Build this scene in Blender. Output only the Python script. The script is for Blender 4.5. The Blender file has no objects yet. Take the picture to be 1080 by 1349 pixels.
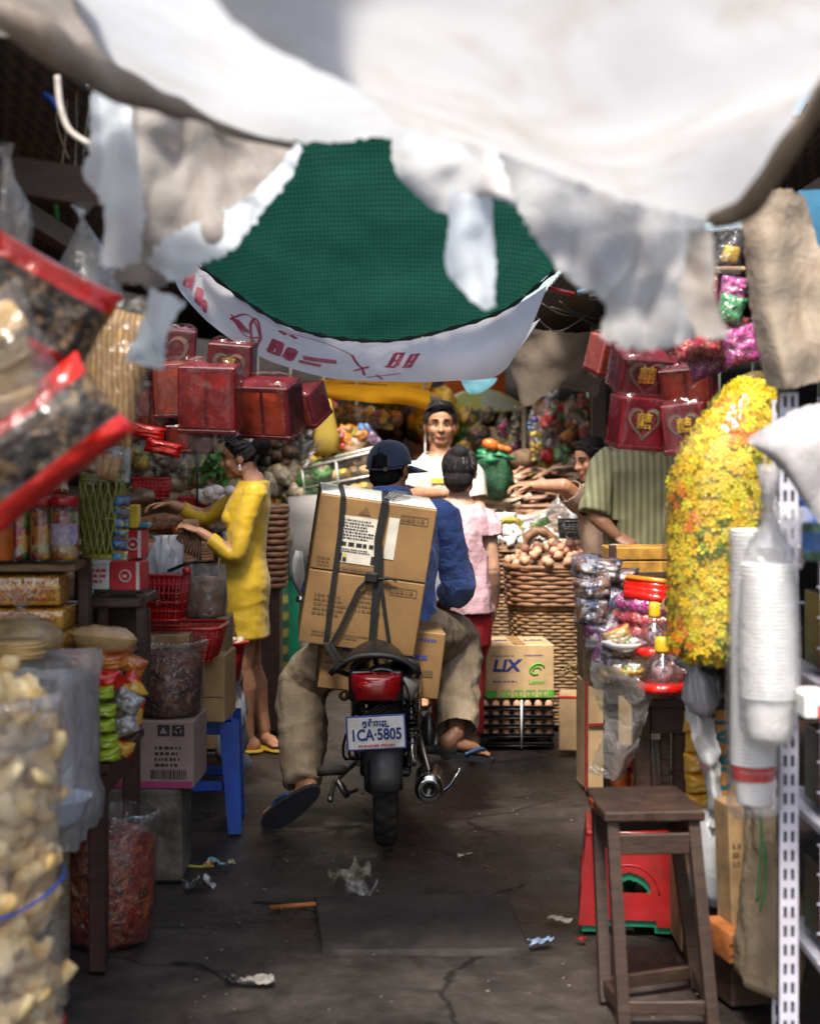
import bpy, bmesh, math, random
from math import sin, cos, pi, radians as R_
from mathutils import Vector as V, Matrix, Euler, noise
random.seed(7)
S = bpy.context.scene
COL = S.collection
F, HZ, CX, EYE = 2000.0, 595.0, 540.0, 1.5       # lens in pixels, eye level row, centre column, eye height
U = random.uniform

def W(px, py, Y): return V(((px-CX)*Y/F, Y, EYE-(py-HZ)*Y/F))
def ZZ(py, Y): return EYE-(py-HZ)*Y/F
def XX(px, Y): return (px-CX)*Y/F
def nz(p, s=1.0, o=0.0): return noise.noise(V((p[0]*s+o, p[1]*s+o*1.7, p[2]*s-o)))
def rot(rx=0, ry=0, rz=0): return Euler((R_(rx), R_(ry), R_(rz))).to_matrix()

# ------------------------------------------------------------------ mesh builder
class MB:
    def __init__(s): s.v=[]; s.f=[]; s.m=[]; s.s=[]
    def add(s, vs, fs, mat=0, smooth=True):
        b=len(s.v); s.v += [V(p) for p in vs]
        for f in fs:
            s.f.append([b+i for i in f]); s.m.append(mat); s.s.append(smooth)
        return s
    def box(s, c, size, r=None, bev=0.004, mat=0, taper=1.0, seg=1):
        bm=bmesh.new(); bmesh.ops.create_cube(bm, size=1)
        for v in bm.verts:
            k = taper if v.co.z<0 else 1.0
            v.co=V((v.co.x*size[0]*k, v.co.y*size[1]*k, v.co.z*size[2]))
        if bev>0: bmesh.ops.bevel(bm, geom=bm.edges[:], offset=min(bev, min(size)*.4), segments=seg, affect='EDGES', profile=.5)
        bm.verts.index_update()
        M=(r or Matrix.Identity(3)); c=V(c)
        s.add([M@v.co+c for v in bm.verts],[[v.index for v in f.verts] for f in bm.faces],mat,seg>1)
        bm.free(); return s
    def tube(s, pts, r, n=8, mat=0, closed=False, caps=True, flat=1.0, up=None):
        pts=[V(p) for p in pts]; m=len(pts)
        rs=r if isinstance(r,(list,tuple)) else [r]*m
        vs=[]; fs=[]; prev=None
        for i,p in enumerate(pts):
            if closed: d=pts[(i+1)%m]-pts[i-1]
            else: d=pts[min(i+1,m-1)]-pts[max(i-1,0)]
            if d.length<1e-9: d=V((0,0,1))
            d.normalize()
            if prev is None:
                a=V(up) if up else (V((0,0,1)) if abs(d.z)<.9 else V((1,0,0)))
            else: a=prev
            x=(a-d*a.dot(d))
            if x.length<1e-6: x=d.orthogonal()
            x.normalize(); y=d.cross(x); prev=x
            for k in range(n):
                t=2*pi*k/n
                vs.append(p+x*(cos(t)*rs[i]*flat)+y*(sin(t)*rs[i]))
        q=m if closed else m-1
        for i in range(q):
            for k in range(n):
                a=i*n+k; b=i*n+(k+1)%n; c=((i+1)%m)*n+(k+1)%n; d=((i+1)%m)*n+k
                fs.append((a,b,c,d))
        if caps and not closed:
            fs.append(tuple(range(n))[::-1]); fs.append(tuple((m-1)*n+k for k in range(n)))
        return s.add(vs,fs,mat,True)
    def limb(s, pts, rs, n=12, mat=0, flat=1.0, up=None):
        pts=[V(p) for p in pts]
        s.tube(pts,rs,n,mat,caps=True,flat=flat,up=up)
        for p,r in zip(pts,rs): s.ell(p,(r*.98,)*3,mat=mat,n=8)
        return s
    def lathe(s, prof, c=(0,0,0), n=20, mat=0, r=None, sx=1, sy=1, wob=0, seed=0, cap=True):
        c=V(c); M=r or Matrix.Identity(3); vs=[]; fs=[]
        for j,(rr,z) in enumerate(prof):
            for k in range(n):
                t=2*pi*k/n; q=rr
                if wob: q=rr*(1+wob*nz((cos(t)*1.5,sin(t)*1.5,z*6),1.6,seed))
                vs.append(M@V((q*cos(t)*sx,q*sin(t)*sy,z))+c)
        m=len(prof)
        for j in range(m-1):
            for k in range(n):
                fs.append((j*n+k,j*n+(k+1)%n,(j+1)*n+(k+1)%n,(j+1)*n+k))
        if cap:
            if prof[0][0]>1e-4: fs.append(tuple(range(n))[::-1])
            if prof[-1][0]>1e-4: fs.append(tuple((m-1)*n+k for k in range(n)))
        return s.add(vs,fs,mat,True)
    def ell(s, c, r, M=None, n=10, mat=0, wob=0, seed=0, ws=2.0):
        c=V(c); M=M or Matrix.Identity(3); vs=[]; fs=[]; h=max(4,n//2+1)
        vs.append(V((0,0,-1)))
        for j in range(1,h):
            a=-pi/2+pi*j/h
            for k in range(n):
                t=2*pi*k/n; vs.append(V((cos(a)*cos(t),cos(a)*sin(t),sin(a))))
        vs.append(V((0,0,1))); N=len(vs)-1
        for k in range(n): fs.append((0,1+(k+1)%n,1+k))
        for j in range(h-2):
            for k in range(n):
                a=1+j*n+k; b=1+j*n+(k+1)%n; fs.append((a,b,b+n,a+n))
        b=1+(h-2)*n
        for k in range(n): fs.append((b+k,b+(k+1)%n,N))
        out=[]
        for q in vs:
            w=1+wob*nz(q,ws,seed) if wob else 1
            out.append(M@V((q.x*r[0]*w,q.y*r[1]*w,q.z*r[2]*w))+c)
        return s.add(out,fs,mat,True)
    def grid(s, P, mat=0, wrap=False, smooth=True):
        nv=len(P); nu=len(P[0]); vs=[p for row in P for p in row]; fs=[]
        for j in range(nv-1):
            for i in range(nu if wrap else nu-1):
                fs.append((j*nu+i,j*nu+(i+1)%nu,(j+1)*nu+(i+1)%nu,(j+1)*nu+i))
        return s.add(vs,fs,mat,smooth)
    def pillow(s, c, size, M=None, mat=0, crimp=.12, wr=.06, seed=None, n=14, band=None, bandmat=1):
        """a filled packet: two puffed faces that meet in a crimped seam"""
        seed=U(0,90) if seed is None else seed
        c=V(c); M=M or Matrix.Identity(3); w,h,t=size
        def fac(u,v,sg):
            e=max(0,(1-abs(u)**3.2))*max(0,(1-abs(v)**4))
            q=e**.55
            ax=.5*w*u*(1-.05*(1-abs(v)**2)); az=.5*h*v*(1-.04*(1-u*u))
            z=.5*t*q*(1+wr*3*nz((u*2,v*2,sg),1.5,seed))+wr*t*.6*nz((u*6,v*6,sg),1.3,seed)*(q**.3)
            return M@V((ax+wr*.12*w*nz((u*3,v*3,7),1,seed), sg*z, az))+c
        us=[-1+2*i/n for i in range(n+1)]
        for sg in (-1,1):
            P=[[fac(u,v,sg) for u in us] for v in us]
            if band:
                b=len(s.v); s.grid(P,mat)
                k=0
                for j in range(n):
                    for i in range(n):
                        vv=-1+2*(j+.5)/n
                        if band(vv): s.m[len(s.f)-n*n+j*n+i]=bandmat
            else: s.grid(P,mat)
        return s
    def build(s, name, mats, parent=None, sub=0, solid=0):
        me=bpy.data.meshes.new(name)
        vs=s.v
        if parent is None:
            xs=[v.x for v in vs]; ys=[v.y for v in vs]; zs=[v.z for v in vs]
            o0=V(((min(xs)+max(xs))/2,(min(ys)+max(ys))/2,min(zs)))
            vs=[v-o0 for v in vs]
        else:
            Mi=mw(parent).inverted(); vs=[Mi@v for v in vs]; o0=V((0,0,0))
        me.from_pydata([tuple(v) for v in vs],[],s.f)
        return finish(me,name,mats,parent,o0,s.m,s.s,sub,solid)

def finish(me,name,mats,parent,o0,mi=None,sm=None,sub=0,solid=0):
    if not isinstance(mats,(list,tuple)): mats=[mats]
    for m in mats: me.materials.append(m)
    if mi:
        me.polygons.foreach_set('material_index',mi); me.polygons.foreach_set('use_smooth',sm)
    me.update(); me.validate()
    o=bpy.data.objects.new(name,me); COL.objects.link(o); o.location=o0
    if parent is not None: o.parent=parent
    if solid:
        d=o.modifiers.new('s','SOLIDIFY'); d.thickness=solid; d.offset=0
    if sub:
        d=o.modifiers.new('b','SUBSURF'); d.levels=sub; d.render_levels=sub
    return o

def mw(o):
    M=Matrix.LocRotScale(o.location,o.rotation_euler,o.scale)
    return mw(o.parent)@M if o.parent else M
def tag(o,label,cat,group=None,kind=None):
    if label: o['label']=label
    if cat: o['category']=cat
    if group: o['group']=group
    if kind: o['kind']=kind
    return o
def thing(name,label,cat,loc=(0,0,0),rz=0,group=None):
    o=bpy.data.objects.new(name,None); COL.objects.link(o)
    o.empty_display_size=.1; o.location=loc; o.rotation_euler=(0,0,R_(rz))
    return tag(o,label,cat,group)
def one(mb,name,mats,label,cat,group=None,sub=0,solid=0):
    return tag(mb.build(name,mats,None,sub,solid),label,cat,group)
def dup(o,loc,rz=None,label=None,scale=None,rotm=None):
    c=o.copy(); COL.objects.link(c); c.location=loc
    if rz is not None: c.rotation_euler=(0,0,R_(rz))
    if rotm is not None: c.rotation_euler=rotm
    if scale: c.scale=(scale,)*3
    if label: c['label']=label
    for ch in [x for x in COL.objects if x.parent==o]:
        d=ch.copy(); COL.objects.link(d); d.parent=c
        for g in [x for x in COL.objects if x.parent==ch]:
            e=g.copy(); COL.objects.link(e); e.parent=d
    return c
def voxel(mb,size,smooth=2):
    """weld overlapping shapes into one continuous skin"""
    me=bpy.data.meshes.new('tmp'); me.from_pydata([tuple(v) for v in mb.v],[],mb.f)
    bm=bmesh.new(); bm.from_mesh(me); bmesh.ops.recalc_face_normals(bm,faces=bm.faces); bm.to_mesh(me); bm.free()
    o=bpy.data.objects.new('tmp',me); COL.objects.link(o)
    d=o.modifiers.new('r','REMESH'); d.mode='VOXEL'; d.voxel_size=size; d.use_smooth_shade=True
    if smooth:
        q=o.modifiers.new('s','SMOOTH'); q.iterations=smooth; q.factor=.5
    dg=bpy.context.evaluated_depsgraph_get(); e=o.evaluated_get(dg)
    m2=bpy.data.meshes.new_from_object(e)
    out=MB(); out.v=[v.co.copy() for v in m2.vertices]; out.f=[list(p.vertices) for p in m2.polygons]
    out.m=[0]*len(out.f); out.s=[True]*len(out.f)
    bpy.data.objects.remove(o); bpy.data.meshes.remove(me); bpy.data.meshes.remove(m2)
    return out
def displace(mb,fn):
    n=[V((0,0,0)) for _ in mb.v]
    for f in mb.f:
        a,b,c=mb.v[f[0]],mb.v[f[1]],mb.v[f[2]]; q=(b-a).cross(c-a)
        for i in f: n[i]+=q
    for i,v in enumerate(mb.v):
        if n[i].length>0: mb.v[i]=v+n[i].normalized()*fn(v)
    return mb
def cr(a,b,c,d,t):
    return .5*((2*b)+(c-a)*t+(2*a-5*b+4*c-d)*t*t+(3*b-a-3*c+d)*t*t*t)
def spl(pts,n):
    pts=[V(p) for p in pts]; m=len(pts); out=[]
    L=[0]
    for i in range(m-1): L.append(L[-1]+(pts[i+1]-pts[i]).length)
    for k in range(n):
        s=L[-1]*k/(n-1); i=0
        while i<m-2 and L[i+1]<s: i+=1
        t=(s-L[i])/max(1e-9,L[i+1]-L[i])
        out.append(cr(pts[max(i-1,0)],pts[i],pts[i+1],pts[min(i+2,m-1)],min(1,max(0,t))))
    return out
def loft(rows,nu,nv,amp=0,ns=4,seed=0,jag=0,wr=None):
    """cloth through rows of (px,py,Y)"""
    R=[spl([W(*q) for q in r],nu) for r in rows]
    C=[spl([R[j][i] for j in range(len(R))],nv) for i in range(nu)]
    P=[[C[i][j].copy() for i in range(nu)] for j in range(nv)]
    for j in range(nv):
        for i in range(nu):
            p=P[j][i]
            if amp:
                d=amp*(nz(p,ns,seed)+.5*nz(p,ns*2.3,seed+3)); p.y+=d; p.z+=d*.4
            if jag and (j in (0,nv-1) or i in (0,nu-1)):
                p.z+=jag*nz((i*.9,j*.9,seed),1.1,seed)*1.2; p.x+=jag*nz((i*.7,j*.8,seed+5),1.3,seed)
    return P
def ribbon(mb,pts,w,axis,mat=0,t=.002):
    pts=[V(p) for p in pts]; a=V(axis).normalized()*w/2
    P=[[p-a,p+a] for p in pts]; mb.grid(P,mat)
    return mb

# ------------------------------------------------------------------ lettering
def text(mb,s,size,origin,X,Zv,mat=0,lift=.0015,font=None,align='CENTER',squash=1.0,bold=0.0,ext=.0006,shear=0):
    cu=bpy.data.curves.new('t','FONT'); cu.body=s; cu.size=size; cu.align_x=align; cu.align_y='CENTER'
    cu.offset=bold; cu.extrude=ext; cu.resolution_u=3; cu.shear=shear
    o=bpy.data.objects.new('t',cu); COL.objects.link(o)
    dg=bpy.context.evaluated_depsgraph_get(); me=bpy.data.meshes.new_from_object(o.evaluated_get(dg))
    X=V(X).normalized(); Zv=V(Zv).normalized(); N=X.cross(Zv); N.normalize(); O=V(origin)
    mb.add([O+X*(v.co.x*squash)+Zv*v.co.y+N*(lift+v.co.z) for v in me.vertices],[list(p.vertices) for p in me.polygons],mat,False)
    bpy.data.objects.remove(o); bpy.data.meshes.remove(me); bpy.data.curves.remove(cu)
    return mb
def quadf(mb,O,X,Zv,x0,x1,z0,z1,mat=0,lift=.0015):
    X=V(X).normalized(); Zv=V(Zv).normalized(); N=X.cross(Zv).normalized(); O=V(O)
    mb.add([O+X*a+Zv*b+N*lift for a,b in ((x0,z0),(x1,z0),(x1,z1),(x0,z1))],[(0,1,2,3)],mat,False); return mb
def strokes(mb,O,X,Zv,x0,x1,z0,z1,rows,mat=0,lift=.0015,seed=1,fill=.62):
    """rows of illegible small print"""
    rnd=random.Random(seed); h=(z1-z0)/rows
    for k in range(rows):
        x=x0; end=x0+(x1-x0)*rnd.uniform(.6,1)
        while x<end:
            w=rnd.uniform(.25,.9)*h
            quadf(mb,O,X,Zv,x,min(x+w,x1),z0+h*k+h*.2,z0+h*(k+fill+.1),mat,lift); x+=w+h*rnd.uniform(.15,.4)
    return mb

# ------------------------------------------------------------------ materials
MATS={}
def newmat(name):
    m=bpy.data.materials.new(name); m.use_nodes=True; nt=m.node_tree; nt.nodes.clear()
    out=nt.nodes.new('ShaderNodeOutputMaterial'); return m,nt,out
def nd(nt,t,**k):
    n=nt.nodes.new(t)
    for a,b in k.items():
        if a in n.inputs.keys() if isinstance(a,str) else False: n.inputs[a].default_value=b
        else: setattr(n,a,b)
    return n
def rgba(c): return (c[0],c[1],c[2],1)
def lerpc(a,b,t): return tuple(a[i]+(b[i]-a[i])*t for i in range(3))
def noise_(nt,co,scale,detail=4,rough=.55,dist=0):
    n=nt.nodes.new('ShaderNodeTexNoise'); n.inputs['Scale'].default_value=scale; n.inputs['Detail'].default_value=detail
    n.inputs['Roughness'].default_value=rough; n.inputs['Distortion'].default_value=dist
    nt.links.new(co,n.inputs['Vector']); return n
def ramp_(nt,fac,stops,interp='LINEAR'):
    r=nt.nodes.new('ShaderNodeValToRGB'); r.color_ramp.interpolation=interp
    e=r.color_ramp.elements
    while len(e)<len(stops): e.new(.5)
    for k,(p,c) in enumerate(stops): e[k].position=p; e[k].color=rgba(c) if not isinstance(c,(int,float)) else (c,c,c,1)
    nt.links.new(fac,r.inputs['Fac']); return r
def coords(nt,kind='Object',stretch=None):
    t=nt.nodes.new('ShaderNodeTexCoord'); o=t.outputs[kind]
    if stretch:
        m=nt.nodes.new('ShaderNodeMapping'); m.inputs['Scale'].default_value=stretch; nt.links.new(o,m.inputs['Vector']); o=m.outputs['Vector']
    return o
def bump_(nt,h,strength,dist=.01):
    b=nt.nodes.new('ShaderNodeBump'); b.inputs['Strength'].default_value=strength; b.inputs['Distance'].default_value=dist
    nt.links.new(h,b.inputs['Height']); return b
def pbr(name,col,rough=.6,metal=0,var=.25,vs=14,bump=.25,bs=70,col2=None,stretch=None,dirt=0,dirtcol=(.05,.04,.03),coat=0,spec=.5,sheen=0,trans=0,dist=.004):
    if name in MATS: return MATS[name]
    m,nt,out=newmat(name); co=coords(nt,'Object',stretch); L=nt.links
    p=nt.nodes.new('ShaderNodeBsdfPrincipled')
    p.inputs['Roughness'].default_value=rough; p.inputs['Metallic'].default_value=metal
    p.inputs['Coat Weight'].default_value=coat; p.inputs['Specular IOR Level'].default_value=spec
    p.inputs['Sheen Weight'].default_value=sheen; p.inputs['Transmission Weight'].default_value=trans
    n=noise_(nt,co,vs,5,.6)
    c2=col2 or tuple(max(0,c*(1-var*1.6)) for c in col); c1=tuple(min(1,c*(1+var*.5)) for c in col)
    r=ramp_(nt,n.outputs['Fac'],[(.33,c2),(.62,c1)]); cs=r.outputs['Color']
    if dirt:
        n2=noise_(nt,co,vs*.35,8,.7,.4); rr=ramp_(nt,n2.outputs['Fac'],[(.48,0),(.7,1)])
        mx=nt.nodes.new('ShaderNodeMix'); mx.data_type='RGBA'
        mu=nt.nodes.new('ShaderNodeMath'); mu.operation='MULTIPLY'; mu.inputs[1].default_value=dirt
        L.new(rr.outputs['Color'],mu.inputs[0]); L.new(mu.outputs[0],mx.inputs['Factor'])
        L.new(cs,mx.inputs[6]); mx.inputs[7].default_value=rgba(dirtcol); cs=mx.outputs[2]
    L.new(cs,p.inputs['Base Color'])
    n3=noise_(nt,co,vs*2.3,3); rr=ramp_(nt,n3.outputs['Fac'],[(.3,max(.02,rough-.12)),(.7,min(1,rough+.12))]); L.new(rr.outputs['Color'],p.inputs['Roughness'])
    if bump:
        b=bump_(nt,noise_(nt,co,bs,4,.6).outputs['Fac'],bump,dist); L.new(b.outputs[0],p.inputs['Normal'])
    L.new(p.outputs[0],out.inputs[0]); MATS[name]=m; return m
def film(name,tint=(.95,.95,.97),haze=.12,rough=.12,crinkle=.6,cs=28,gloss=.16,dirt=0):
    """thin clear plastic"""
    if name in MATS: return MATS[name]
    m,nt,out=newmat(name); L=nt.links; co=coords(nt)
    n=noise_(nt,co,cs,3,.55,1.2); b=bump_(nt,n.outputs['Fac'],crinkle,.02)
    tr=nt.nodes.new('ShaderNodeBsdfTransparent'); tr.inputs[0].default_value=rgba(tint)
    df=nt.nodes.new('ShaderNodeBsdfDiffuse'); df.inputs[0].default_value=rgba(tuple(.85*t for t in tint)); L.new(b.outputs[0],df.inputs['Normal'])
    tl=nt.nodes.new('ShaderNodeBsdfTranslucent'); tl.inputs[0].default_value=rgba(tuple(.85*t for t in tint))
    ad=nt.nodes.new('ShaderNodeMixShader'); ad.inputs[0].default_value=.45; L.new(df.outputs[0],ad.inputs[1]); L.new(tl.outputs[0],ad.inputs[2])
    gl=nt.nodes.new('ShaderNodeBsdfGlossy'); gl.inputs['Roughness'].default_value=rough; gl.inputs[0].default_value=(1,1,1,1); L.new(b.outputs[0],gl.inputs['Normal'])
    m1=nt.nodes.new('ShaderNodeMixShader'); L.new(tr.outputs[0],m1.inputs[1]); L.new(ad.outputs[0],m1.inputs[2])
    r=ramp_(nt,noise_(nt,co,cs*.4,3).outputs['Fac'],[(.3,haze*.3),(.75,min(1,haze*1.15))]); L.new(r.outputs[0],m1.inputs[0])
    fr=nt.nodes.new('ShaderNodeFresnel'); fr.inputs['IOR'].default_value=1.35
    ma=nt.nodes.new('ShaderNodeMath'); ma.operation='MULTIPLY_ADD'; ma.inputs[1].default_value=.34; ma.inputs[2].default_value=gloss*.18; L.new(fr.outputs[0],ma.inputs[0]); ma.use_clamp=True
    m2=nt.nodes.new('ShaderNodeMixShader'); L.new(ma.outputs[0],m2.inputs[0]); L.new(m1.outputs[0],m2.inputs[1]); L.new(gl.outputs[0],m2.inputs[2])
    L.new(m2.outputs[0],out.inputs[0]); MATS[name]=m; return m
def cloth(name,col,trans=.5,var=.12,vs=6,dirt=0,dirtcol=(.25,.2,.15),bump=.3,bs=30,gloss=0,weave=0,ds=3.0,dlo=.47):
    """thin sheet that lets daylight through"""
    if name in MATS: return MATS[name]
    m,nt,out=newmat(name); L=nt.links; co=coords(nt)
    n=noise_(nt,co,vs,6,.6,.5); r=ramp_(nt,n.outputs['Fac'],[(.3,tuple(c*(1-var) for c in col)),(.65,col)]); cs=r.outputs[0]
    if dirt:
        n2=noise_(nt,co,ds,9,.72,.8); rr=ramp_(nt,n2.outputs['Fac'],[(dlo,0),(dlo+.22,dirt)])
        mx=nt.nodes.new('ShaderNodeMix'); mx.data_type='RGBA'; L.new(rr.outputs[0],mx.inputs['Factor']); L.new(cs,mx.inputs[6]); mx.inputs[7].default_value=rgba(dirtcol); cs=mx.outputs[2]
    if weave:
        w=[]
        for ax in ('X','Z'):
            q=nt.nodes.new('ShaderNodeTexWave'); q.bands_direction=ax; q.inputs['Scale'].default_value=weave; q.inputs['Distortion'].default_value=1.6; q.inputs['Detail'].default_value=2; q.inputs['Detail Scale'].default_value=.6
            L.new(co,q.inputs['Vector']); w.append(q)
        mu=nt.nodes.new('ShaderNodeMath'); mu.operation='MULTIPLY'; L.new(w[0].outputs['Fac'],mu.inputs[0]); L.new(w[1].outputs['Fac'],mu.inputs[1])
        rr=ramp_(nt,mu.outputs[0],[(.0,.72),(.45,1)]); mx=nt.nodes.new('ShaderNodeMix'); mx.data_type='RGBA'; mx.blend_type='MULTIPLY'; mx.inputs['Factor'].default_value=1
        L.new(cs,mx.inputs[6]); L.new(rr.outputs[0],mx.inputs[7]); cs=mx.outputs[2]
    b=bump_(nt,noise_(nt,co,bs,4,.6,.6).outputs['Fac'],bump,.01)
    df=nt.nodes.new('ShaderNodeBsdfDiffuse'); tl=nt.nodes.new('ShaderNodeBsdfTranslucent')
    for q in (df,tl): L.new(cs,q.inputs[0]); L.new(b.outputs[0],q.inputs['Normal'])
    mm=nt.nodes.new('ShaderNodeMixShader'); mm.inputs[0].default_value=trans; L.new(df.outputs[0],mm.inputs[1]); L.new(tl.outputs[0],mm.inputs[2]); last=mm
    if gloss:
        gl=nt.nodes.new('ShaderNodeBsdfGlossy'); gl.inputs['Roughness'].default_value=.35; L.new(b.outputs[0],gl.inputs['Normal'])
        m2=nt.nodes.new('ShaderNodeMixShader'); m2.inputs[0].default_value=gloss; L.new(mm.outputs[0],m2.inputs[1]); L.new(gl.outputs[0],m2.inputs[2]); last=m2
    L.new(last.outputs[0],out.inputs[0]); MATS[name]=m; return m
def printed(name,cols,scale=12,rough=.25,coat=.5,bump=.35,bs=26,kind='voronoi',stretch=None):
    """packaging or patterned stuff in several flat inks"""
    if name in MATS: return MATS[name]
    m,nt,out=newmat(name); L=nt.links; co=coords(nt,'Object',stretch)
    if kind=='voronoi':
        n0=noise_(nt,co,scale*.8,3); mxv=nt.nodes.new('ShaderNodeMix'); mxv.data_type='VECTOR'; mxv.inputs['Factor'].default_value=.12
        L.new(co,mxv.inputs[4]); L.new(n0.outputs['Color'],mxv.inputs[5])
        t=nt.nodes.new('ShaderNodeTexVoronoi'); t.inputs['Scale'].default_value=scale; L.new(mxv.outputs[1],t.inputs['Vector'])
        sp=nt.nodes.new('ShaderNodeSeparateColor'); L.new(t.outputs['Color'],sp.inputs[0]); fac=sp.outputs[0]
    else: fac=noise_(nt,co,scale,4,.6,.8).outputs['Fac']
    k=len(cols)
    st=[(i/k if kind=='voronoi' else .3+.4*i/k,c) for i,c in enumerate(cols)]
    r=ramp_(nt,fac,st,'CONSTANT' if kind=='voronoi' else 'EASE')
    p=nt.nodes.new('ShaderNodeBsdfPrincipled'); p.inputs['Roughness'].default_value=rough; p.inputs['Coat Weight'].default_value=coat; p.inputs['Coat Roughness'].default_value=.1
    L.new(r.outputs[0],p.inputs['Base Color'])
    b=bump_(nt,noise_(nt,co,bs,3,.55,.8).outputs['Fac'],bump,.012); L.new(b.outputs[0],p.inputs['Normal']); L.new(b.outputs[0],p.inputs['Coat Normal'])
    L.new(p.outputs[0],out.inputs[0]); MATS[name]=m; return m
def stripes(name,c1,c2,scale,axis='X',rough=.8,dist=.4,bump=.2):
    if name in MATS: return MATS[name]
    m,nt,out=newmat(name); L=nt.links; co=coords(nt)
    w=nt.nodes.new('ShaderNodeTexWave'); w.bands_direction=axis; w.inputs['Scale'].default_value=scale; w.inputs['Distortion'].default_value=dist; w.inputs['Detail'].default_value=2
    L.new(co,w.inputs['Vector']); r=ramp_(nt,w.outputs['Fac'],[(.3,c1),(.75,c2)])
    p=nt.nodes.new('ShaderNodeBsdfPrincipled'); p.inputs['Roughness'].default_value=rough; L.new(r.outputs[0],p.inputs['Base Color'])
    b=bump_(nt,noise_(nt,co,40,4).outputs['Fac'],bump,.006); L.new(b.outputs[0],p.inputs['Normal'])
    L.new(p.outputs[0],out.inputs[0]); MATS[name]=m; return m
def wood(name,c1,c2,rough=.6,scale=5,stretch=(1,1,8)):
    return pbr(name,c1,rough,0,col2=c2,vs=scale*3,bump=.35,bs=40,stretch=stretch,dirt=.4)

def skinmat(name,col):
    if name in MATS: return MATS[name]
    m=pbr(name,col,.5,0,.14,22,.12,160); p=[n for n in m.node_tree.nodes if n.type=='BSDF_PRINCIPLED'][0]
    p.inputs['Subsurface Weight'].default_value=.08; p.inputs['Subsurface Radius'].default_value=(.012,.004,.002); return m

CARD=pbr('cardboard',(.40,.245,.105),.75,0,.14,9,.2,120,stretch=(1,1,1.0))
CARD2=pbr('cardboard_pale',(.46,.31,.16),.75,0,.14,9,.2,120)
CARDD=pbr('cardboard_worn',(.30,.19,.09),.8,0,.3,8,.3,80,dirt=.5)
BLACK=pbr('black_plastic',(.012,.012,.013),.45,0,.2,20,.1,80)
RUBBER=pbr('rubber',(.018,.017,.016),.85,0,.3,25,.4,90,dirt=.5,dirtcol=(.08,.065,.05))
CHROME=pbr('chrome',(.62,.62,.6),.18,1,.2,20,.05,60)
STEEL=pbr('dull_steel',(.3,.29,.27),.4,1,.35,25,.2,60,dirt=.5)
INK=pbr('black_ink',(.02,.02,.025),.7,0,.1,30,0)
INKB=pbr('blue_ink',(.05,.06,.3),.7,0,.2,30,0)
INKN=pbr('navy_ink',(.012,.025,.16),.6,0,.1,30,0)
INKR=pbr('red_ink',(.55,.03,.03),.6,0,.2,30,0)
INKG=pbr('green_ink',(.08,.36,.03),.6,0,.2,30,0)
INKBR=pbr('brown_ink',(.14,.08,.035),.7,0,.1,30,0)
PAPER=pbr('white_paper',(.62,.58,.5),.7,0,.1,20,.1,60)
WHITEP=pbr('white_plastic',(.72,.74,.76),.35,0,.08,10,.05,40,dirt=.15)
GOLD=pbr('gold_print',(.75,.45,.06),.3,.6,.3,40,.1,60)
DARKWOOD=wood('dark_wood',(.055,.026,.018),(.02,.010,.008),.5)
OLDWOOD=wood('old_wood',(.13,.06,.035),(.05,.025,.016),.65)
GREYWOOD=wood('grey_wood',(.2,.16,.11),(.08,.06,.04),.8)
REDPL=pbr('red_plastic',(.40,.010,.012),.38,0,.15,10,.08,50,coat=.2)
BLUEPL=pbr('blue_plastic',(.012,.07,.42),.4,0,.2,10,.08,50,dirt=.15)
CLEAR=film('clear_film')
CLEARW=film('milky_film',haze=.34,crinkle=.8,cs=18)
CLEARH=film('hazy_film',haze=.06,crinkle=.9,cs=22,gloss=.22)
STRING=pbr('string',(.35,.3,.22),.9,0,.2,20,0)
# ------------------------------------------------------------------ camera, sky, sun
cam=bpy.data.cameras.new('camera'); co_=bpy.data.objects.new('camera',cam); COL.objects.link(co_)
co_.location=(0,0,EYE); co_.rotation_euler=(R_(90),0,0)
cam.sensor_fit='VERTICAL'; cam.sensor_height=36; cam.sensor_width=28.8; cam.lens=F/1349*36
cam.shift_y=-(1349/2-HZ)/1349; cam.clip_end=400; cam.clip_start=.05
cam.dof.use_dof=True; cam.dof.focus_distance=6.0; cam.dof.aperture_fstop=2.4
S.camera=co_
w=bpy.data.worlds.new('World'); S.world=w; w.use_nodes=True
nt=w.node_tree; bg=nt.nodes['Background']; sk=nt.nodes.new('ShaderNodeTexSky'); sk.sky_type='NISHITA'; sk.sun_disc=False
SUN_EL,SUN_AZ=58,192
sk.sun_elevation=R_(SUN_EL); sk.sun_rotation=R_(SUN_AZ); sk.air_density=1.3; sk.dust_density=4.0; sk.ozone_density=1.0
nt.links.new(sk.outputs[0],bg.inputs[0]); bg.inputs[1].default_value=.14
sl=bpy.data.lights.new('sun','SUN'); sl.energy=3.6; sl.angle=R_(12); sl.color=(1,.93,.82)
so=bpy.data.objects.new('sun',sl); COL.objects.link(so)
# the sun stands behind the camera, high, so light falls down and forward into the lane
az=R_(SUN_AZ); el=R_(SUN_EL); sd=V((sin(az)*cos(el),cos(az)*cos(el),sin(el)))
so.rotation_euler=sd.to_track_quat('Z','Y').to_euler(); so.location=sd*30
S.view_settings.view_transform='Standard'; S.view_settings.look='None'; S.view_settings.exposure=1.2; S.view_settings.gamma=1
S.cycles.max_bounces=8; S.cycles.diffuse_bounces=4; S.cycles.glossy_bounces=3; S.cycles.transmission_bounces=6; S.cycles.transparent_max_bounces=20
S.cycles.use_denoising=True; S.cycles.sample_clamp_indirect=4; S.cycles.caustics_reflective=False; S.cycles.caustics_refractive=False

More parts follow.
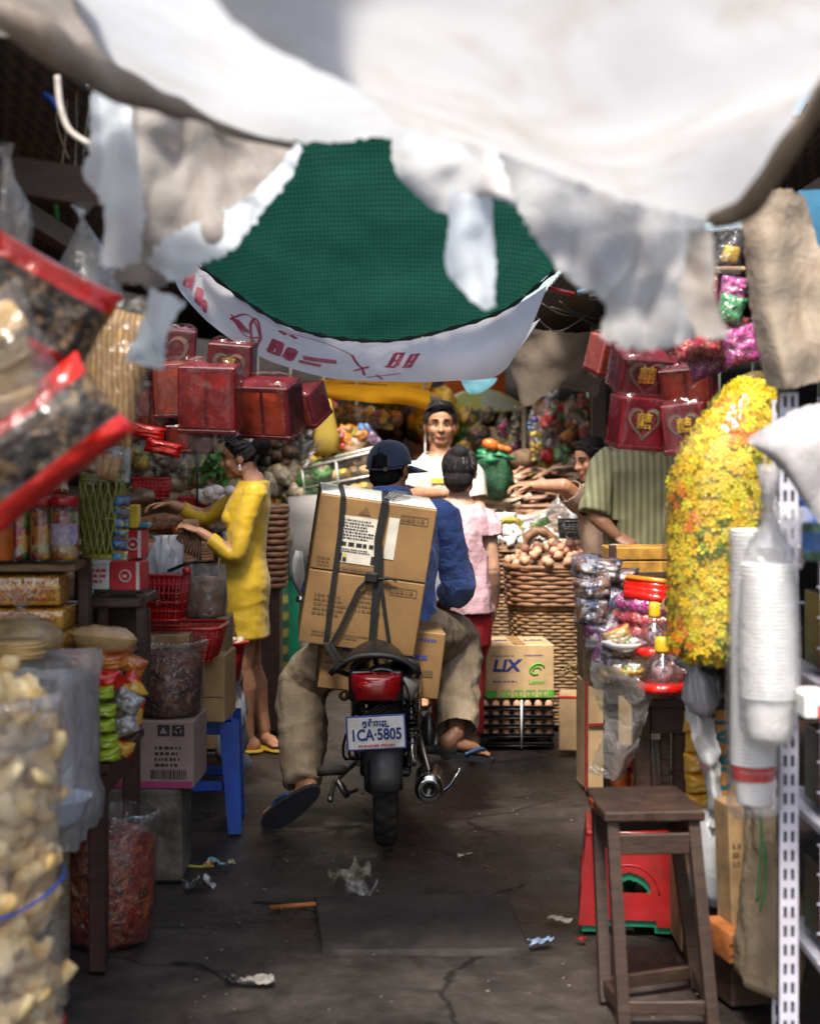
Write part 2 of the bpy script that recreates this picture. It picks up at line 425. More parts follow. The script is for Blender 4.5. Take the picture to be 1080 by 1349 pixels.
# ------------------------------------------------------------------ ground
def ground_mat():
    m,nt,out=newmat('trodden_concrete'); L=nt.links; co=coords(nt)
    n1=noise_(nt,co,1.1,8,.68,.6); n2=noise_(nt,co,7,8,.7,.3); n3=noise_(nt,co,60,5,.7)
    r=ramp_(nt,n1.outputs['Fac'],[(.32,(.015,.0115,.0105)),(.5,(.036,.029,.026)),(.68,(.070,.056,.047))])
    r2=ramp_(nt,n2.outputs['Fac'],[(.33,.38),(.64,1.35)])
    mx=nt.nodes.new('ShaderNodeMix'); mx.data_type='RGBA'; mx.blend_type='MULTIPLY'; mx.inputs['Factor'].default_value=1; L.new(r.outputs[0],mx.inputs[6]); L.new(r2.outputs[0],mx.inputs[7])
    v=nt.nodes.new('ShaderNodeTexVoronoi'); v.inputs['Scale'].default_value=26; L.new(co,v.inputs['Vector'])
    r3=ramp_(nt,v.outputs['Distance'],[(.0,1),(.11,0)]); n4=noise_(nt,co,2.4,3); r4=ramp_(nt,n4.outputs['Fac'],[(.5,0),(.62,.55)])
    mu=nt.nodes.new('ShaderNodeMath'); mu.operation='MULTIPLY'; L.new(r3.outputs[0],mu.inputs[0]); L.new(r4.outputs[0],mu.inputs[1])
    mx2=nt.nodes.new('ShaderNodeMix'); mx2.data_type='RGBA'; L.new(mu.outputs[0],mx2.inputs['Factor']); L.new(mx.outputs[2],mx2.inputs[6]); mx2.inputs[7].default_value=(.12,.10,.08,1)
    n6=noise_(nt,co,1.6,5,.6); mv=nt.nodes.new('ShaderNodeMix'); mv.data_type='VECTOR'; mv.inputs['Factor'].default_value=.22; L.new(co,mv.inputs[4]); L.new(n6.outputs['Color'],mv.inputs[5])
    ve=nt.nodes.new('ShaderNodeTexVoronoi'); ve.feature='DISTANCE_TO_EDGE'; ve.inputs['Scale'].default_value=1.5; L.new(mv.outputs[1],ve.inputs['Vector'])
    r7=ramp_(nt,ve.outputs['Distance'],[(.004,.18),(.016,1)]); n7=noise_(nt,co,.9,2); r8=ramp_(nt,n7.outputs['Fac'],[(.46,1),(.54,0)])
    mxc=nt.nodes.new('ShaderNodeMath'); mxc.operation='MAXIMUM'; L.new(r7.outputs[0],mxc.inputs[0]); L.new(r8.outputs[0],mxc.inputs[1])
    mx3=nt.nodes.new('ShaderNodeMix'); mx3.data_type='RGBA'; mx3.blend_type='MULTIPLY'; mx3.inputs['Factor'].default_value=1; L.new(mx2.outputs[2],mx3.inputs[6]); L.new(mxc.outputs[0],mx3.inputs[7])
    p=nt.nodes.new('ShaderNodeBsdfPrincipled'); L.new(mx3.outputs[2],p.inputs['Base Color'])
    r5=ramp_(nt,n1.outputs['Fac'],[(.40,.24),(.62,.68)]); L.new(r5.outputs[0],p.inputs['Roughness'])
    ad=nt.nodes.new('ShaderNodeMath'); ad.operation='MULTIPLY_ADD'; ad.inputs[1].default_value=.25; L.new(n3.outputs['Fac'],ad.inputs[0]); L.new(n2.outputs['Fac'],ad.inputs[2])
    b=bump_(nt,ad.outputs[0],.9,.02); L.new(b.outputs[0],p.inputs['Normal']); L.new(p.outputs[0],out.inputs[0]); return m
GROUND=ground_mat()
g=MB()
def gz(x,y): return .012*nz((x,y,0),1.3)+.006*nz((x,y,3),5)-.012
xs=[-60,-20,-6,-3]+[-2.2+.08*i for i in range(56)]+[3,6,20,60]; ys=[-40,-10,0,2.5]+[3.4+.09*i for i in range(72)]+[11,14,20,40,120]
g.grid([[V((x,y,gz(x,y) if abs(x)<2.5 and 3<y<10 else -.012)) for x in xs] for y in ys])
o=g.build('ground',GROUND); o['kind']='structure'
# cover slab let into the lane
sl_=MB(); 
slab=[W(425,1255,4.545),W(697,1253,4.56),W(668,1180,5.13),W(415,1184,5.1)]
P=[]
for a,z in ((0,-.05),(0,.004),(.012,.008)):
    c=sum(slab,V((0,0,0)))/4
    row=[]
    for k in range(4):
        for t in [i/8 for i in range(8)]:
            q=slab[k].lerp(slab[(k+1)%4],t); q=q.lerp(c,a*1.5); q.z=z+.003*nz(q,9); q.x+=.008*nz(q,11,4); row.append(q)
    P.append(row)
sl_.grid(P,wrap=True); n0=len(sl_.v); sl_.f.append(list(range(n0-32,n0))); sl_.m.append(0); sl_.s.append(False)
one(sl_,'drain_cover',pbr('slab_concrete',(.026,.021,.019),.75,0,.3,6,.8,40,dirt=.6,dirtcol=(.09,.075,.06)),'flat worn concrete cover slab let into the dark lane','drain cover')
# cracks in the lane surface
for pts,lb in (([(330,1185),(380,1188),(425,1198),(470,1190)],'short dark crack in the paving between the blue stool and the cover slab'),
           ([(560,1172),(610,1178),(660,1172),(690,1160)],'long dark crack along the far edge of the cover slab'),
           ([(225,1262),(270,1268),(300,1290)],'curved crack in the paving behind the white paper scrap')):
    c=MB()
    q=[]
    for a,b in pts:
        Y=3000/(b-HZ); q.append(W(a,b,Y)+V((0,0,.002)))
    q=spl(q,24); q=[p+V((.01*nz(p,20),.012*nz(p,17,3),.004)) for p in q]
    P_=[[V((p.x+.004*nz(p,30,1),p.y-(.004+.006*abs(sin(i*.5)))*s_,gz(p.x,p.y)+.004 if True else 0)) for s_ in (-1,1)] for i,p in enumerate(q)]; c.grid(P_,0,False,False)
    one(c,'crack',pbr('crack_dirt',(.008,.007,.006),.95,0,.1,10,0),lb,'crack')

# ------------------------------------------------------------------ roofs and walls of the covered market
TIN=stripes('corrugated_tin',(.035,.032,.03),(.085,.075,.065),7,'X',.7,.6)
TIND=pbr('dark_boards',(.035,.024,.018),.8,0,.4,7,.4,40,stretch=(1,1,.2))
def slabbox(name,label,cat,x0,x1,y0,y1,z0,z1,mat,rx=0,ry=0):
    b=MB(); b.box(((x0+x1)/2,(y0+y1)/2,(z0+z1)/2),(x1-x0,y1-y0,z1-z0),rot(rx,ry,0),.004); return one(b,name,mat,label,cat)
def tinroof(label,x0,x1,y0,y1,za,zb):
    b=MB(); n=int(abs(y1-y0)/.04)
    P=[[V((x,y0+(y1-y0)*j/n,za+(zb-za)*(x-x0)/(x1-x0)+.012*sin(j*1.57))) for x in (x0,(x0*2+x1)/3,(x0+2*x1)/3,x1)] for j in range(n+1)]
    b.grid(P); return one(b,'tin_roof',TIN,label,'roof',solid=.004)
tinroof('dark corrugated roof over the hanging packets near the lens',-4.2,-.82,1.0,4.7,2.85,2.43)
tinroof('dark corrugated roof over the candy jars and gift boxes',-4.2,-.98,4.65,6.6,2.85,2.46)
tinroof('dark corrugated roof above the gourd and egg stall',-4.6,-.80,6.75,15,2.9,2.48)
tinroof('dark corrugated roof over the yellow flower bag stall',1.15,4.2,2.6,6.6,2.5,2.75)
tinroof('dark corrugated roof above the egg basket and dried fish stalls',.78,5.2,6.8,15,2.42,2.9)
slabbox('stall_wall','dark board wall behind the candy jar shelf','wall',-3.1,-3.02,1.2,6.6,0,2.75,TIND)
slabbox('stall_wall','dark board wall behind the gourd stall','wall',-4.0,-3.9,6.7,15,0,2.9,TIND)
slabbox('stall_wall','dark board wall behind the metal shelf stand','wall',2.6,2.68,1.2,6.4,0,2.6,TIND)
slabbox('stall_wall','dark board wall behind the dried fish stall','wall',4.2,4.3,6.5,15,0,2.9,TIND)
b=MB()
for i in range(26): b.box((-4+.33*i,15.2+.01*(i%2),1.5),(.32,.03,3),None,.006)
one(b,'shuttered_front',pbr('shutter_boards',(.022,.018,.018),.8,0,.35,5,.3,30),'dark shuttered shop front closing the far end of the lane','shop front')
# beams
bm_=MB(); bm_.box((-1.75,3.6,2.28),(2.2,.07,.09),rot(0,9,0)); one(bm_,'roof_beam',DARKWOOD,'dark wooden beam under the roof above the hanging packets','beam')
bm_=MB(); bm_.box((-1.3,4.5,2.3),(.06,5,.08)); one(bm_,'roof_beam',OLDWOOD,'long dark beam running along the lane above the dangling strings','beam')
bm_=MB(); bm_.box((1.35,4.7,2.35),(.06,4,.08)); one(bm_,'roof_beam',OLDWOOD,'long dark beam above the red tinsel packets','beam')

# ------------------------------------------------------------------ tarps overhead
TARP=cloth('white_tarp',(.68,.71,.75),.46,.10,3,.5,(.45,.40,.34),.25,14,.05,ds=1.8)
TARP2=cloth('grimy_tarp',(.70,.71,.73),.45,.18,3,.9,(.42,.36,.29),.3,16,.05,ds=2.6)
DIRTY=cloth('brown_cloth',(.46,.43,.41),.46,.25,5,.9,(.19,.14,.10),.5,18,ds=3.2,dlo=.44)
STRIP=cloth('pale_strip',(.78,.86,.95),.55,.1,6,.25,(.5,.48,.44),.3,20)
NET=cloth('green_net',(.017,.088,.060),.48,.25,4,.2,(.01,.08,.05),.2,60,weave=22)
BAN=cloth('banner',(.82,.80,.84),.45,.08,5,.15,(.5,.45,.45),.3,22)
def sheet(name,label,cat,rows,mat,nu=40,nv=16,amp=.01,ns=4,seed=1,jag=0,pleat=0):
    P=loft(rows,nu,nv,amp,ns,seed,jag)
    if pleat:
        for j,row in enumerate(P):
            for i,p in enumerate(row):
                q=nz((p.x*1.6,0,p.z*.5),9,seed); p.y+=pleat*(1-abs(q)*2.6)*(.4+.6*j/len(P))
    b=MB(); b.grid(P); return one(b,name,mat,label,cat)
# the far, lower tarp that reaches over the lane from the left
sheet('tarp','bright white tarp stretched high over the lane, its torn edge before the green net','tarp',
  [[(-700,-900,1.350),(-100,-900,1.300),(520,-900,1.300)],
   [(-160,-260,1.640),(100,-300,1.599),(430,-300,1.558)],
   [(60,-60,2.296),(240,30,2.255),(330,40,2.214),(470,60,2.198)],
   [(130,60,2.624),(250,125,2.583),(400,130,2.542),(560,130,2.542)],
   [(195,112,2.706),(300,172,2.706),(372,186,2.706),(430,190,2.706),(520,181,2.706),(600,182,2.706)]],TARP,70,50,.02,2.5,3,.008)
# the nearer sagging tarp
sheet('tarp','greyish white tarp sagging low, overlapping the brighter one, rolled at one side','tarp',
  [[(-200,-1300,1.200),(600,-1200,1.150),(1500,-1100,1.200)],
   [(160,-260,1.435),(560,-200,1.394),(1250,-240,1.435)],
   [(300,20,1.804),(560,60,1.763),(820,110,1.763),(1120,40,1.763)],
   [(470,120,2.091),(640,170,2.050),(830,215,2.050),(1050,150,2.050)],
   [(528,166,2.255),(640,196,2.255),(745,236,2.255),(840,268,2.255),(930,288,2.255),(985,275,2.255),(1045,205,2.255)]],TARP2,70,50,.02,2.2,11,.006)
r=MB(); pts=spl([W(940,288,2.25),W(985,272,2.2),W(1040,190,2.1),W(1110,80,1.97),W(1250,-200,1.64)],40)
r.tube(pts,[.016+.006*nz(p,14) for p in pts],10); one(r,'rolled_hem',cloth('hem_brown',(.40,.33,.26),.2,.35,10,.6,(.12,.08,.05)),'brown rolled hem along the edge of the sagging tarp','hem')
r=MB(); pts=spl([W(-60,-10,2.204),W(40,40,2.280),W(110,90,2.356),W(195,128,2.432),W(255,150,2.546),W(320,178,2.622),W(385,192,2.660)],60)
r.tube(pts,[.026*(1-.6*i/59)+.016*nz(p,11) for i,p in enumerate(pts)],12); one(r,'rolled_hem',DIRTY,'thick grimy rolled hem crossing the dark roof towards the green net','hem')
sheet('tarp_flap','wide brown stained flap drooping from the rolled hem','tarp flap',
  [[(-160,-260,2.233),(40,-120,2.319),(120,-20,2.448)],[(-120,-60,2.448),(30,10,2.533),(150,60,2.662)],[(-80,40,2.576),(60,60,2.619),(190,118,2.748)]],DIRTY,30,16,.02,5,5)
sheet('torn_drape','torn brown and white drape hanging beside the green net with a frayed edge','drape',
  [[(168,132,2.834),(230,150,2.877),(300,168,2.963),(392,190,3.006)],
   [(172,190,2.834),(225,210,2.877),(290,225,2.937),(380,222,2.972)],
   [(182,270,2.834),(225,275,2.860),(275,278,2.903),(338,272,2.937)],
   [(170,335,2.817),(205,340,2.834),(240,338,2.851),(285,318,2.886)],
   [(150,368,2.800),(185,376,2.817),(210,380,2.834),(232,352,2.851)]],DIRTY,56,50,.03,8,9,.012,.032)
sheet('torn_strip','pale ragged edge strip of plastic along the torn brown drape','torn strip',
  [[(392,186,2.937),(398,196,2.937)],[(360,225,2.903),(380,235,2.903)],[(320,262,2.886),(345,278,2.886)],[(262,290,2.851),(312,318,2.851)],[(205,322,2.817),(262,350,2.817)],[(192,348,2.800),(228,372,2.800)]],STRIP,14,48,.02,14,3,.010,.03)
sheet('torn_strip','long pale blue strip of torn plastic hanging in front of the dark roof','torn strip',
  [[(118,120,2.705),(150,128,2.748),(172,140,2.765)],[(116,190,2.705),(150,190,2.714),(178,180,2.731)],[(112,232,2.696),(148,240,2.705),(182,230,2.714)],[(138,275,2.679),(165,275,2.688),(190,270,2.705)],[(132,350,2.662),(155,352,2.662),(180,345,2.679)]],STRIP,24,40,.02,10,4,.007,.035)
sheet('torn_strip','small pale rag dangling above the red gift boxes','torn strip',
  [[(196,384,2.748),(220,388,2.748),(243,398,2.748)],[(186,420,2.748),(208,425,2.748),(228,425,2.748)],[(172,455,2.748),(198,460,2.748),(218,450,2.748)],[(162,474,2.748),(188,482,2.748),(212,486,2.748)]],STRIP,24,26,.02,14,8,.008,.03)
sheet('torn_flap','ragged white flap hanging before the middle of the green net','torn flap',
  [[(518,165,2.834),(580,172,2.791),(640,190,2.748),(700,215,2.662),(760,240,2.576)],[(516,200,2.834),(570,215,2.791),(630,222,2.748),(690,240,2.662),(750,262,2.619)],[(528,236,2.834),(575,250,2.791),(625,248,2.748),(668,262,2.679),(740,290,2.662)],[(556,262,2.834),(585,282,2.791),(625,262,2.748),(664,264,2.705),(735,300,2.662)]],TARP2,40,16,.02,9,2,.008)
sheet('torn_strip','pointed white strip dangling over the middle of the green net','torn strip',
  [[(594,250,2.748),(620,255,2.748),(646,252,2.748)],[(590,300,2.748),(620,305,2.748),(650,300,2.748)],[(586,345,2.748),(620,350,2.748),(654,350,2.748)],[(602,375,2.748),(628,380,2.748),(652,378,2.748)],[(632,404,2.748),(640,408,2.748),(654,404,2.748)]],STRIP,20,32,.02,9,6,.006,.03)
sheet('hanging_drape','grey white sheet draped below the sagging tarp above the red gift boxes','drape',
  [[(650,185,2.576),(740,215,2.533),(830,248,2.491),(932,275,2.474)],[(690,290,2.576),(750,300,2.550),(830,310,2.517),(935,330,2.491)],[(722,338,2.576),(775,345,2.559),(850,360,2.524),(938,370,2.491)],[(758,376,2.576),(806,380,2.559),(862,400,2.533),(930,410,2.507)],[(800,402,2.576),(830,415,2.559),(872,420,2.533),(918,430,2.517)],[(790,440,2.576),(820,455,2.559),(852,462,2.542),(912,445,2.524)]],cloth('grey_sheet',(.66,.67,.69),.5,.2,5,.85,(.36,.31,.27),.4,18,ds=3,dlo=.46),56,44,.025,7,13,.010,.034)
sheet('torn_strip','brownish knotted rag end hanging before the red tinsel packets','torn strip',
  [[(905,300,2.448),(925,300,2.448),(938,300,2.448)],[(902,360,2.448),(922,362,2.448),(940,360,2.448)],[(895,385,2.439),(916,388,2.439),(942,392,2.439)],[(916,440,2.439),(935,445,2.439),(958,440,2.439)]],DIRTY,12,24,.02,10,21,.006)
b=MB(); b.grid([[V((-1.25+1.62*i/24,2.75+1.75*j/16,2.86+.05*nz((i*.3,j*.3,0),1)-.10*sin(pi*i/24))) for i in range(25)] for j in range(17)])  # tarp added above the frame to keep the near lane in shade
one(b,'tarp',cloth('added_shade_tarp',(.42,.43,.44),.32,.15,4,.5,(.2,.17,.14)),'added grey tarp out of view above the lane, shading the near floor and stools','tarp')
b=MB(); b.grid([[V((-.86+1.72*i/10,9.7+5.2*j/20,2.98+.05*nz((i*.5,j*.4,0),1)-.06*sin(pi*i/10))) for i in range(11)] for j in range(21)])  # sheet added over the far end to dim it and tint its light warm
one(b,'roof_sheet',cloth('added_yellow_sheet',(.62,.44,.16),.45,.15,4,.4,(.3,.2,.08)),'added yellowish sheet over the far stalls, dimming and warming their light','roof sheet')
# green shade net and its lettered banner
nrow0=[(350,120,5.15),(430,130,5.1),(520,130,5.1),(640,150,5.15),(780,190,5.2)]
nrow=[(262,348,6.3),(310,386,6.35),(370,424,6.4),(440,444,6.4),(520,447,6.4),(600,430,6.4),(670,404,6.4),(738,350,6.4)]
sheet('shade_net','dark green shade net slung in a curve across the lane','shade net',
  [nrow0,[(300,265,5.75),(400,290,5.72),(520,300,5.72),(640,290,5.72),(775,268,5.8)],nrow],NET,70,40,.02,3,2)
c=MB(); pts=[W(a,b+1,Y-.015) for a,b,Y in nrow]; pts=spl(pts,60); c.tube(pts,[.007+.004*sin(i*1.9) for i in range(60)],6); one(c,'net_cord',BLACK,'black laced cord along the lower edge of the green net','cord')
bt=thing('banner','white cloth banner with faded red writing sagging under the green net','banner',W(500,500,6.42))
bm_=MB(); BR=[[(236,352,6.3),(262,350,6.31),(312,388,6.36),(370,427,6.41),(440,447,6.41),(520,450,6.41),(600,433,6.41),(670,407,6.41),(720,376,6.41)],
   [(232,372,6.34),(262,392,6.35),(315,432,6.4),(372,462,6.44),(440,478,6.45),(520,480,6.45),(600,472,6.45),(660,455,6.45),(700,430,6.44)],
   [(240,388,6.38),(275,425,6.4),(322,458,6.42),(372,482,6.45),(440,499,6.46),(520,503,6.46),(600,502,6.46),(648,498,6.46),(668,484,6.45)]]
BP=loft(BR,60,16,.012,4,6); bm_.grid(BP); bm_.build('cloth',BAN,bt)
# red writing laid on the cloth: strokes follow the banner surface
ink=MB()
def bpt(u,v):
    j=min(14,int(v*15)); i=min(58,int(u*59)); fu=u*59-i; fv=v*15-j
    p=BP[j][i].lerp(BP[j][i+1],fu).lerp(BP[j+1][i].lerp(BP[j+1][i+1],fu),fv); return p+V((0,-.004,-.001))
def bstroke(u0,v0,u1,v1,wd,n=8,bend=0):
    for k in range(n):
        t0=k/n;t1=(k+1)/n; f=lambda t:(u0+(u1-u0)*t+bend*sin(t*pi)*(v1-v0)*.2, v0+(v1-v0)*t+bend*sin(t*pi))
        a=f(t0);b=f(t1); wd_=wd*.55; dx,dy=b[0]-a[0],b[1]-a[1]; l=math.hypot(dx*3,dy)+1e-6; nx,ny=-dy/l*wd_*.33,dx*3/l*wd_
        ink.add([bpt(a[0]-nx,a[1]-ny),bpt(b[0]-nx,b[1]-ny),bpt(b[0]+nx,b[1]+ny),bpt(a[0]+nx,a[1]+ny)],[(0,1,2,3)],0,False)
INKM=cloth('banner_red',(.68,.15,.23),.4,.35,30,.5,(.75,.5,.55))
def flush():
    global ink
    if ink.v: ink.build('red_writing',INKM,bt)
    ink=MB()
def glyph(u,v,w,h,seed,wd=.03):
    flush()
    r=random.Random(seed)
    for k in range(3): vv=v+h*(k/2); bstroke(u+w*r.uniform(0,.2),vv,u+w*r.uniform(.8,1),vv+r.uniform(-.03,.03),wd)
    for k in range(2): uu=u+w*(.25+.5*k); bstroke(uu,v,uu+w*r.uniform(-.1,.1),v+h,wd)
glyph(.028,.25,.022,.3,1); glyph(.060,.45,.022,.3,2); glyph(.085,.58,.016,.2,9)
flush()
for k in range(2): bstroke(.17,.45+.12*k,.26,.55,.02,14,.2-.5*k)
bstroke(.18,.5,.225,.62,.10); bstroke(.225,.42,.262,.55,.025,10,-.25); bstroke(.225,.42,.262,.55,.025,10,.35)
glyph(.29,.45,.035,.3,3,.05); glyph(.335,.5,.03,.25,4,.05)
flush(); bstroke(.385,.62,.47,.55,.09); flush(); bstroke(.38,.72,.44,.70,.06)
flush(); bstroke(.30,.2,.50,.35,.012,20,-.12); bstroke(.50,.35,.56,.62,.02,10,.1); bstroke(.53,.7,.56,.58,.03); bstroke(.545,.62,.57,.8,.02)
glyph(.60,.30,.035,.28,5,.035); glyph(.645,.36,.03,.25,6,.03); flush(); bstroke(.58,.85,.66,.75,.02); bstroke(.60,.78,.63,.9,.02)
flush()
for k in range(2): bstroke(.30+.03*k,.2,.32+.03*k,.24,.05)
flush()
sheet('banner_patch','plain greyish cloth end folded under the banner','cloth',
  [[(560,470,6.5),(620,462,6.5),(690,432,6.5),(712,420,6.5)],[(575,500,6.52),(630,500,6.52),(665,486,6.52),(672,478,6.52)]],BAN,16,8,.01,5,4)
# ------------------------------------------------------------------ people
SKIN=skinmat('skin',(.40,.195,.11)); SKIND=skinmat('skin_tan',(.26,.125,.07)); SKINL=skinmat('skin_light',(.44,.255,.17))
HAIR=pbr('black_hair',(.009,.008,.008),.8,0,.4,60,.5,120,stretch=(1,1,.3),spec=.12); HAIRG=pbr('greying_hair',(.016,.014,.015),.75,0,.3,30,.5,90,col2=(.010,.009,.009),stretch=(3,3,1),spec=.15)
EYEM=pbr('eye_dark',(.01,.008,.006),.15,0,.1,10,0); EYEW=pbr('eye_white',(.26,.22,.20),.3,0,.1,10,0); LIP=pbr('lip',(.30,.10,.085),.5,0,.2,20,0)
def frame_of(f,up=(0,0,1)):
    f=V(f).normalized(); u=V(up); u=(u-f*u.dot(f)).normalized(); r=f.cross(u); return Matrix((r,f,u)).transposed()   # columns right, forward, up
def head_shapes(b,c,M,k=1.0,female=False):
    c=V(c)
    def e(p,r,n=14): b.ell(c+M@(V(p)*k),[x*k for x in r],M,n)
    e((0,-.008,.035),(.074,.094,.085),18); e((0,.02,-.03),(.062 if female else .066,.068,.078),16)
    e((0,.052,-.088),(.03 if female else .036,.03,.024)); e((-.045,.0,-.07),(.022,.045,.035)); e((.045,.0,-.07),(.022,.045,.035))
    for s in (-1,1):
        e((s*.036,.064,-.026),(.026,.018,.024)); e((s*.079,-.008,-.008),(.012,.022,.034)); e((s*.011,.093,-.028),(.010,.012,.009))
    b.limb([c+M@(V((0,.080,.02))*k),c+M@(V((0,.092,-.008))*k),c+M@(V((0,.105,-.028))*k)],[.009*k,.010*k,.012*k],8)
    b.limb([c+M@(V((-.04,.074,.026))*k),c+M@(V((0,.084,.024))*k),c+M@(V((.04,.074,.026))*k)],[.007*k]*3,8)
    e((0,.082,-.055),(.024,.012,.007)); e((0,.08,-.066),(.02,.012,.007))
def face_parts(root,c,M,k=1.0,white=True):
    c=V(c)
    for s in (-1,1):
        q=MB(); q.ell(c+M@(V((s*.031,.0825,.008))*k),(.0125*k,.0055*k,.0029*k),M,10); o=q.build('eye',EYEW if white else EYEM,root)
        if white: q=MB(); q.ell(c+M@(V((s*.031,.0868,.008))*k),(.0058*k,.0028*k,.0040*k),M,10); q.build('iris',EYEM,o)
        q=MB(); q.tube([c+M@(V((s*(.014+.013*i),.0895-.004*i*i*.6,.030+.003*sin(i*1.2)))*k) for i in range(4)],[.0032*k,.0045*k,.004*k,.002*k],6); q.build('eyebrow',HAIR,root)
    q=MB(); q.ell(c+M@(V((0,.0875,-.0605))*k),(.0215*k,.0085*k,.0065*k),M,12); q.build('mouth',LIP,root)
def hand_shapes(b,wr,d,pn,thumb,curl=25,k=1.0,side=1,spread=6):
    """wrist, finger direction, palm-facing direction, thumb side direction"""
    wr=V(wr); d=V(d).normalized(); pn=V(pn); pn=(pn-d*pn.dot(d)).normalized(); t=V(thumb); t=(t-d*t.dot(d)-pn*t.dot(pn)).normalized()
    M=Matrix((t,pn,d)).transposed()
    b.ell(wr+d*.045*k,(.040*k,.0155*k,.052*k),M,12); b.ell(wr+d*.072*k,(.039*k,.013*k,.022*k),M,12)
    for i,(off,L) in enumerate(((.029,.070),(.010,.080),(-.010,.074),(-.028,.058))):
        p=wr+d*.086*k+t*off*k; ang=R_(spread*(1.2-i*.8)*.8); dd=(d*cos(ang)+t*sin(ang)*1).normalized(); a=0; pts=[p-d*.012*k,p]; rs=[.0092*k,.0090*k]
        for seg,fr in enumerate((.45,.30,.25)):
            a+=R_(curl*(.7+.25*seg)); p=p+(dd*cos(a)+pn*sin(a))*L*fr*k; pts.append(p); rs.append((.0086-.0008*seg)*k)
        b.limb(pts,rs,8)
    p=wr+d*.022*k+t*.030*k; q=p+(d*.55+t*.75+pn*.25).normalized()*.038*k; r=q+(d*.85+t*.25+pn*.35).normalized()*.032*k; s=r+(d*.9+pn*.4).normalized()*.022*k
    b.limb([p,q,r,s],[.0135*k,.0115*k,.0098*k,.008*k],8)
def foot_shapes(b,an,toe_dir,k=1.0,drop=.075,dn=(0,0,-1)):
    an=V(an); t=V(toe_dir).normalized(); dn=V(dn); dn=(dn-t*dn.dot(t)).normalized(); s=t.cross(dn)
    M=Matrix((s,t,-dn)).transposed(); h=an+dn*drop*k*.55-t*.03*k
    b.ell(h,(.034*k,.04*k,.038*k),M,12); b.ell(an+t*.05*k+dn*drop*.6*k,(.034*k,.075*k,.028*k),M,12); b.ell(an+t*.115*k+dn*drop*.8*k,(.042*k,.05*k,.017*k),M,12)
    for i in range(5): b.limb([an+t*.14*k+dn*drop*.82*k+s*(.032-.016*i)*k,an+t*(.178-.006*abs(i-1)*1.5)*k+dn*drop*.88*k+s*(.034-.0165*i)*k],[.0095*k if i else .012*k]*2,7)
    b.limb([an,h],[.034*k,.034*k],10)
def torso_shapes(b,rings,grow=0.0,n=22):
    """rings: (centre, right vector, half width, half depth, forward vector)"""
    P=[]
    for c,r,w,d,f in rings:
        c=V(c); r=V(r).normalized(); f=V(f).normalized(); row=[]
        for k in range(n):
            t=2*pi*k/n; ct,st=cos(t),sin(t); ct=math.copysign(abs(ct)**.85,ct); st=math.copysign(abs(st)**.85,st)
            row.append(c+r*ct*(w+grow)+f*st*(d+grow))
        P.append(row)
    b.grid(P,0,True); n0=len(b.v); b.f.append(list(range(n0-n,n0))); b.f.append(list(range(n0-n*len(P),n0-n*len(P)+n))[::-1]); b.m+=[0,0]; b.s+=[True,True]
def wrinkle(amp,s1=9,s2=26,seed=0,st=(1,1,.55)):
    def fn(p):
        q=V((p.x*st[0],p.y*st[1],p.z*st[2])); a=nz(q,s1,seed); r=1-abs(a)*2.2
        return amp*(r*.6+nz(q,s2,seed+4)*.45)
    return fn
def densify(pts,rs,m=5):
    out=[];ro=[]; P=spl(pts,(len(pts)-1)*m+1); n=len(pts)-1
    # even-length sampling: interpolate radii along the same arc length
    L=[0]; 
    for i in range(n): L.append(L[-1]+(V(pts[i+1])-V(pts[i])).length)
    for k,p in enumerate(P):
        s=L[-1]*k/(len(P)-1); i=0
        while i<n-1 and L[i+1]<s: i+=1
        t=(s-L[i])/max(1e-9,L[i+1]-L[i]); ro.append(rs[i]+(rs[i+1]-rs[i])*min(1,max(0,t)))
    return P,ro
def sleeve(b,pts,rs,m=5,n=14):
    P,ro=densify(pts,rs,m); b.tube(P,ro,n); b.ell(P[0],(ro[0],)*3,n=10)
    return b
def opened(b,planes):
    """cut cloth open past planes (point, normal): cuffs, hems, necklines end cleanly"""
    keep=[True]*len(b.f)
    for i,f in enumerate(b.f):
        c=sum((b.v[k] for k in f),V((0,0,0)))/len(f)
        for p,nn,rad in planes:
            if (c-V(p)).dot(V(nn))>0 and (c-V(p)).length<rad: keep[i]=False; break
    b.f=[f for f,k in zip(b.f,keep) if k]; b.m=[0]*len(b.f); b.s=[True]*len(b.f); return b

def strands(root,c,M,k,end,n,mats,seed=1,front=.05,r=.0016,only=None):
    # fine locks combed from the hairline to a gathering point
    rnd=random.Random(seed); bs=[MB() for _ in mats]
    for q in range(n):
        a=rnd.uniform(-1.45,1.45); s0=V((.082*sin(a),front*cos(a)+.012,.062+.052*cos(a)))*1.0
        if rnd.random()<.45: s0=V((math.copysign(.083,a),rnd.uniform(-.05,.03),rnd.uniform(-.03,.05)))
        if rnd.random()<.25: s0=V((rnd.uniform(-.06,.06),-.085,rnd.uniform(-.075,-.03)))
        e=V(end)+V((rnd.uniform(-.02,.02),rnd.uniform(-.012,.012),rnd.uniform(-.018,.018))); pts=[]
        for t in range(8):
            p=s0.lerp(e,t/7); d=V((p.x,p.y+.018,p.z-.03)); L=math.sqrt((d.x/.087)**2+(d.y/.099)**2+(d.z/.094)**2)
            if L<1.02: d=d*(1.02/max(L,.3)); p=V((d.x,d.y-.018,d.z+.03))
            pts.append(c+M@(p*k)+V((rnd.uniform(-1,1),rnd.uniform(-1,1),rnd.uniform(-1,1)))*.0012)
        bs[0 if len(mats)==1 or rnd.random()<.72 else 1].tube(pts,[r*1.0,r*1.5,r*1.7,r*1.7,r*1.6,r*1.5,r*1.3,r],5)
    for b,m in zip(bs,mats): 
        if b.v: b.build('hair_locks',m,root)['kind']='stuff'
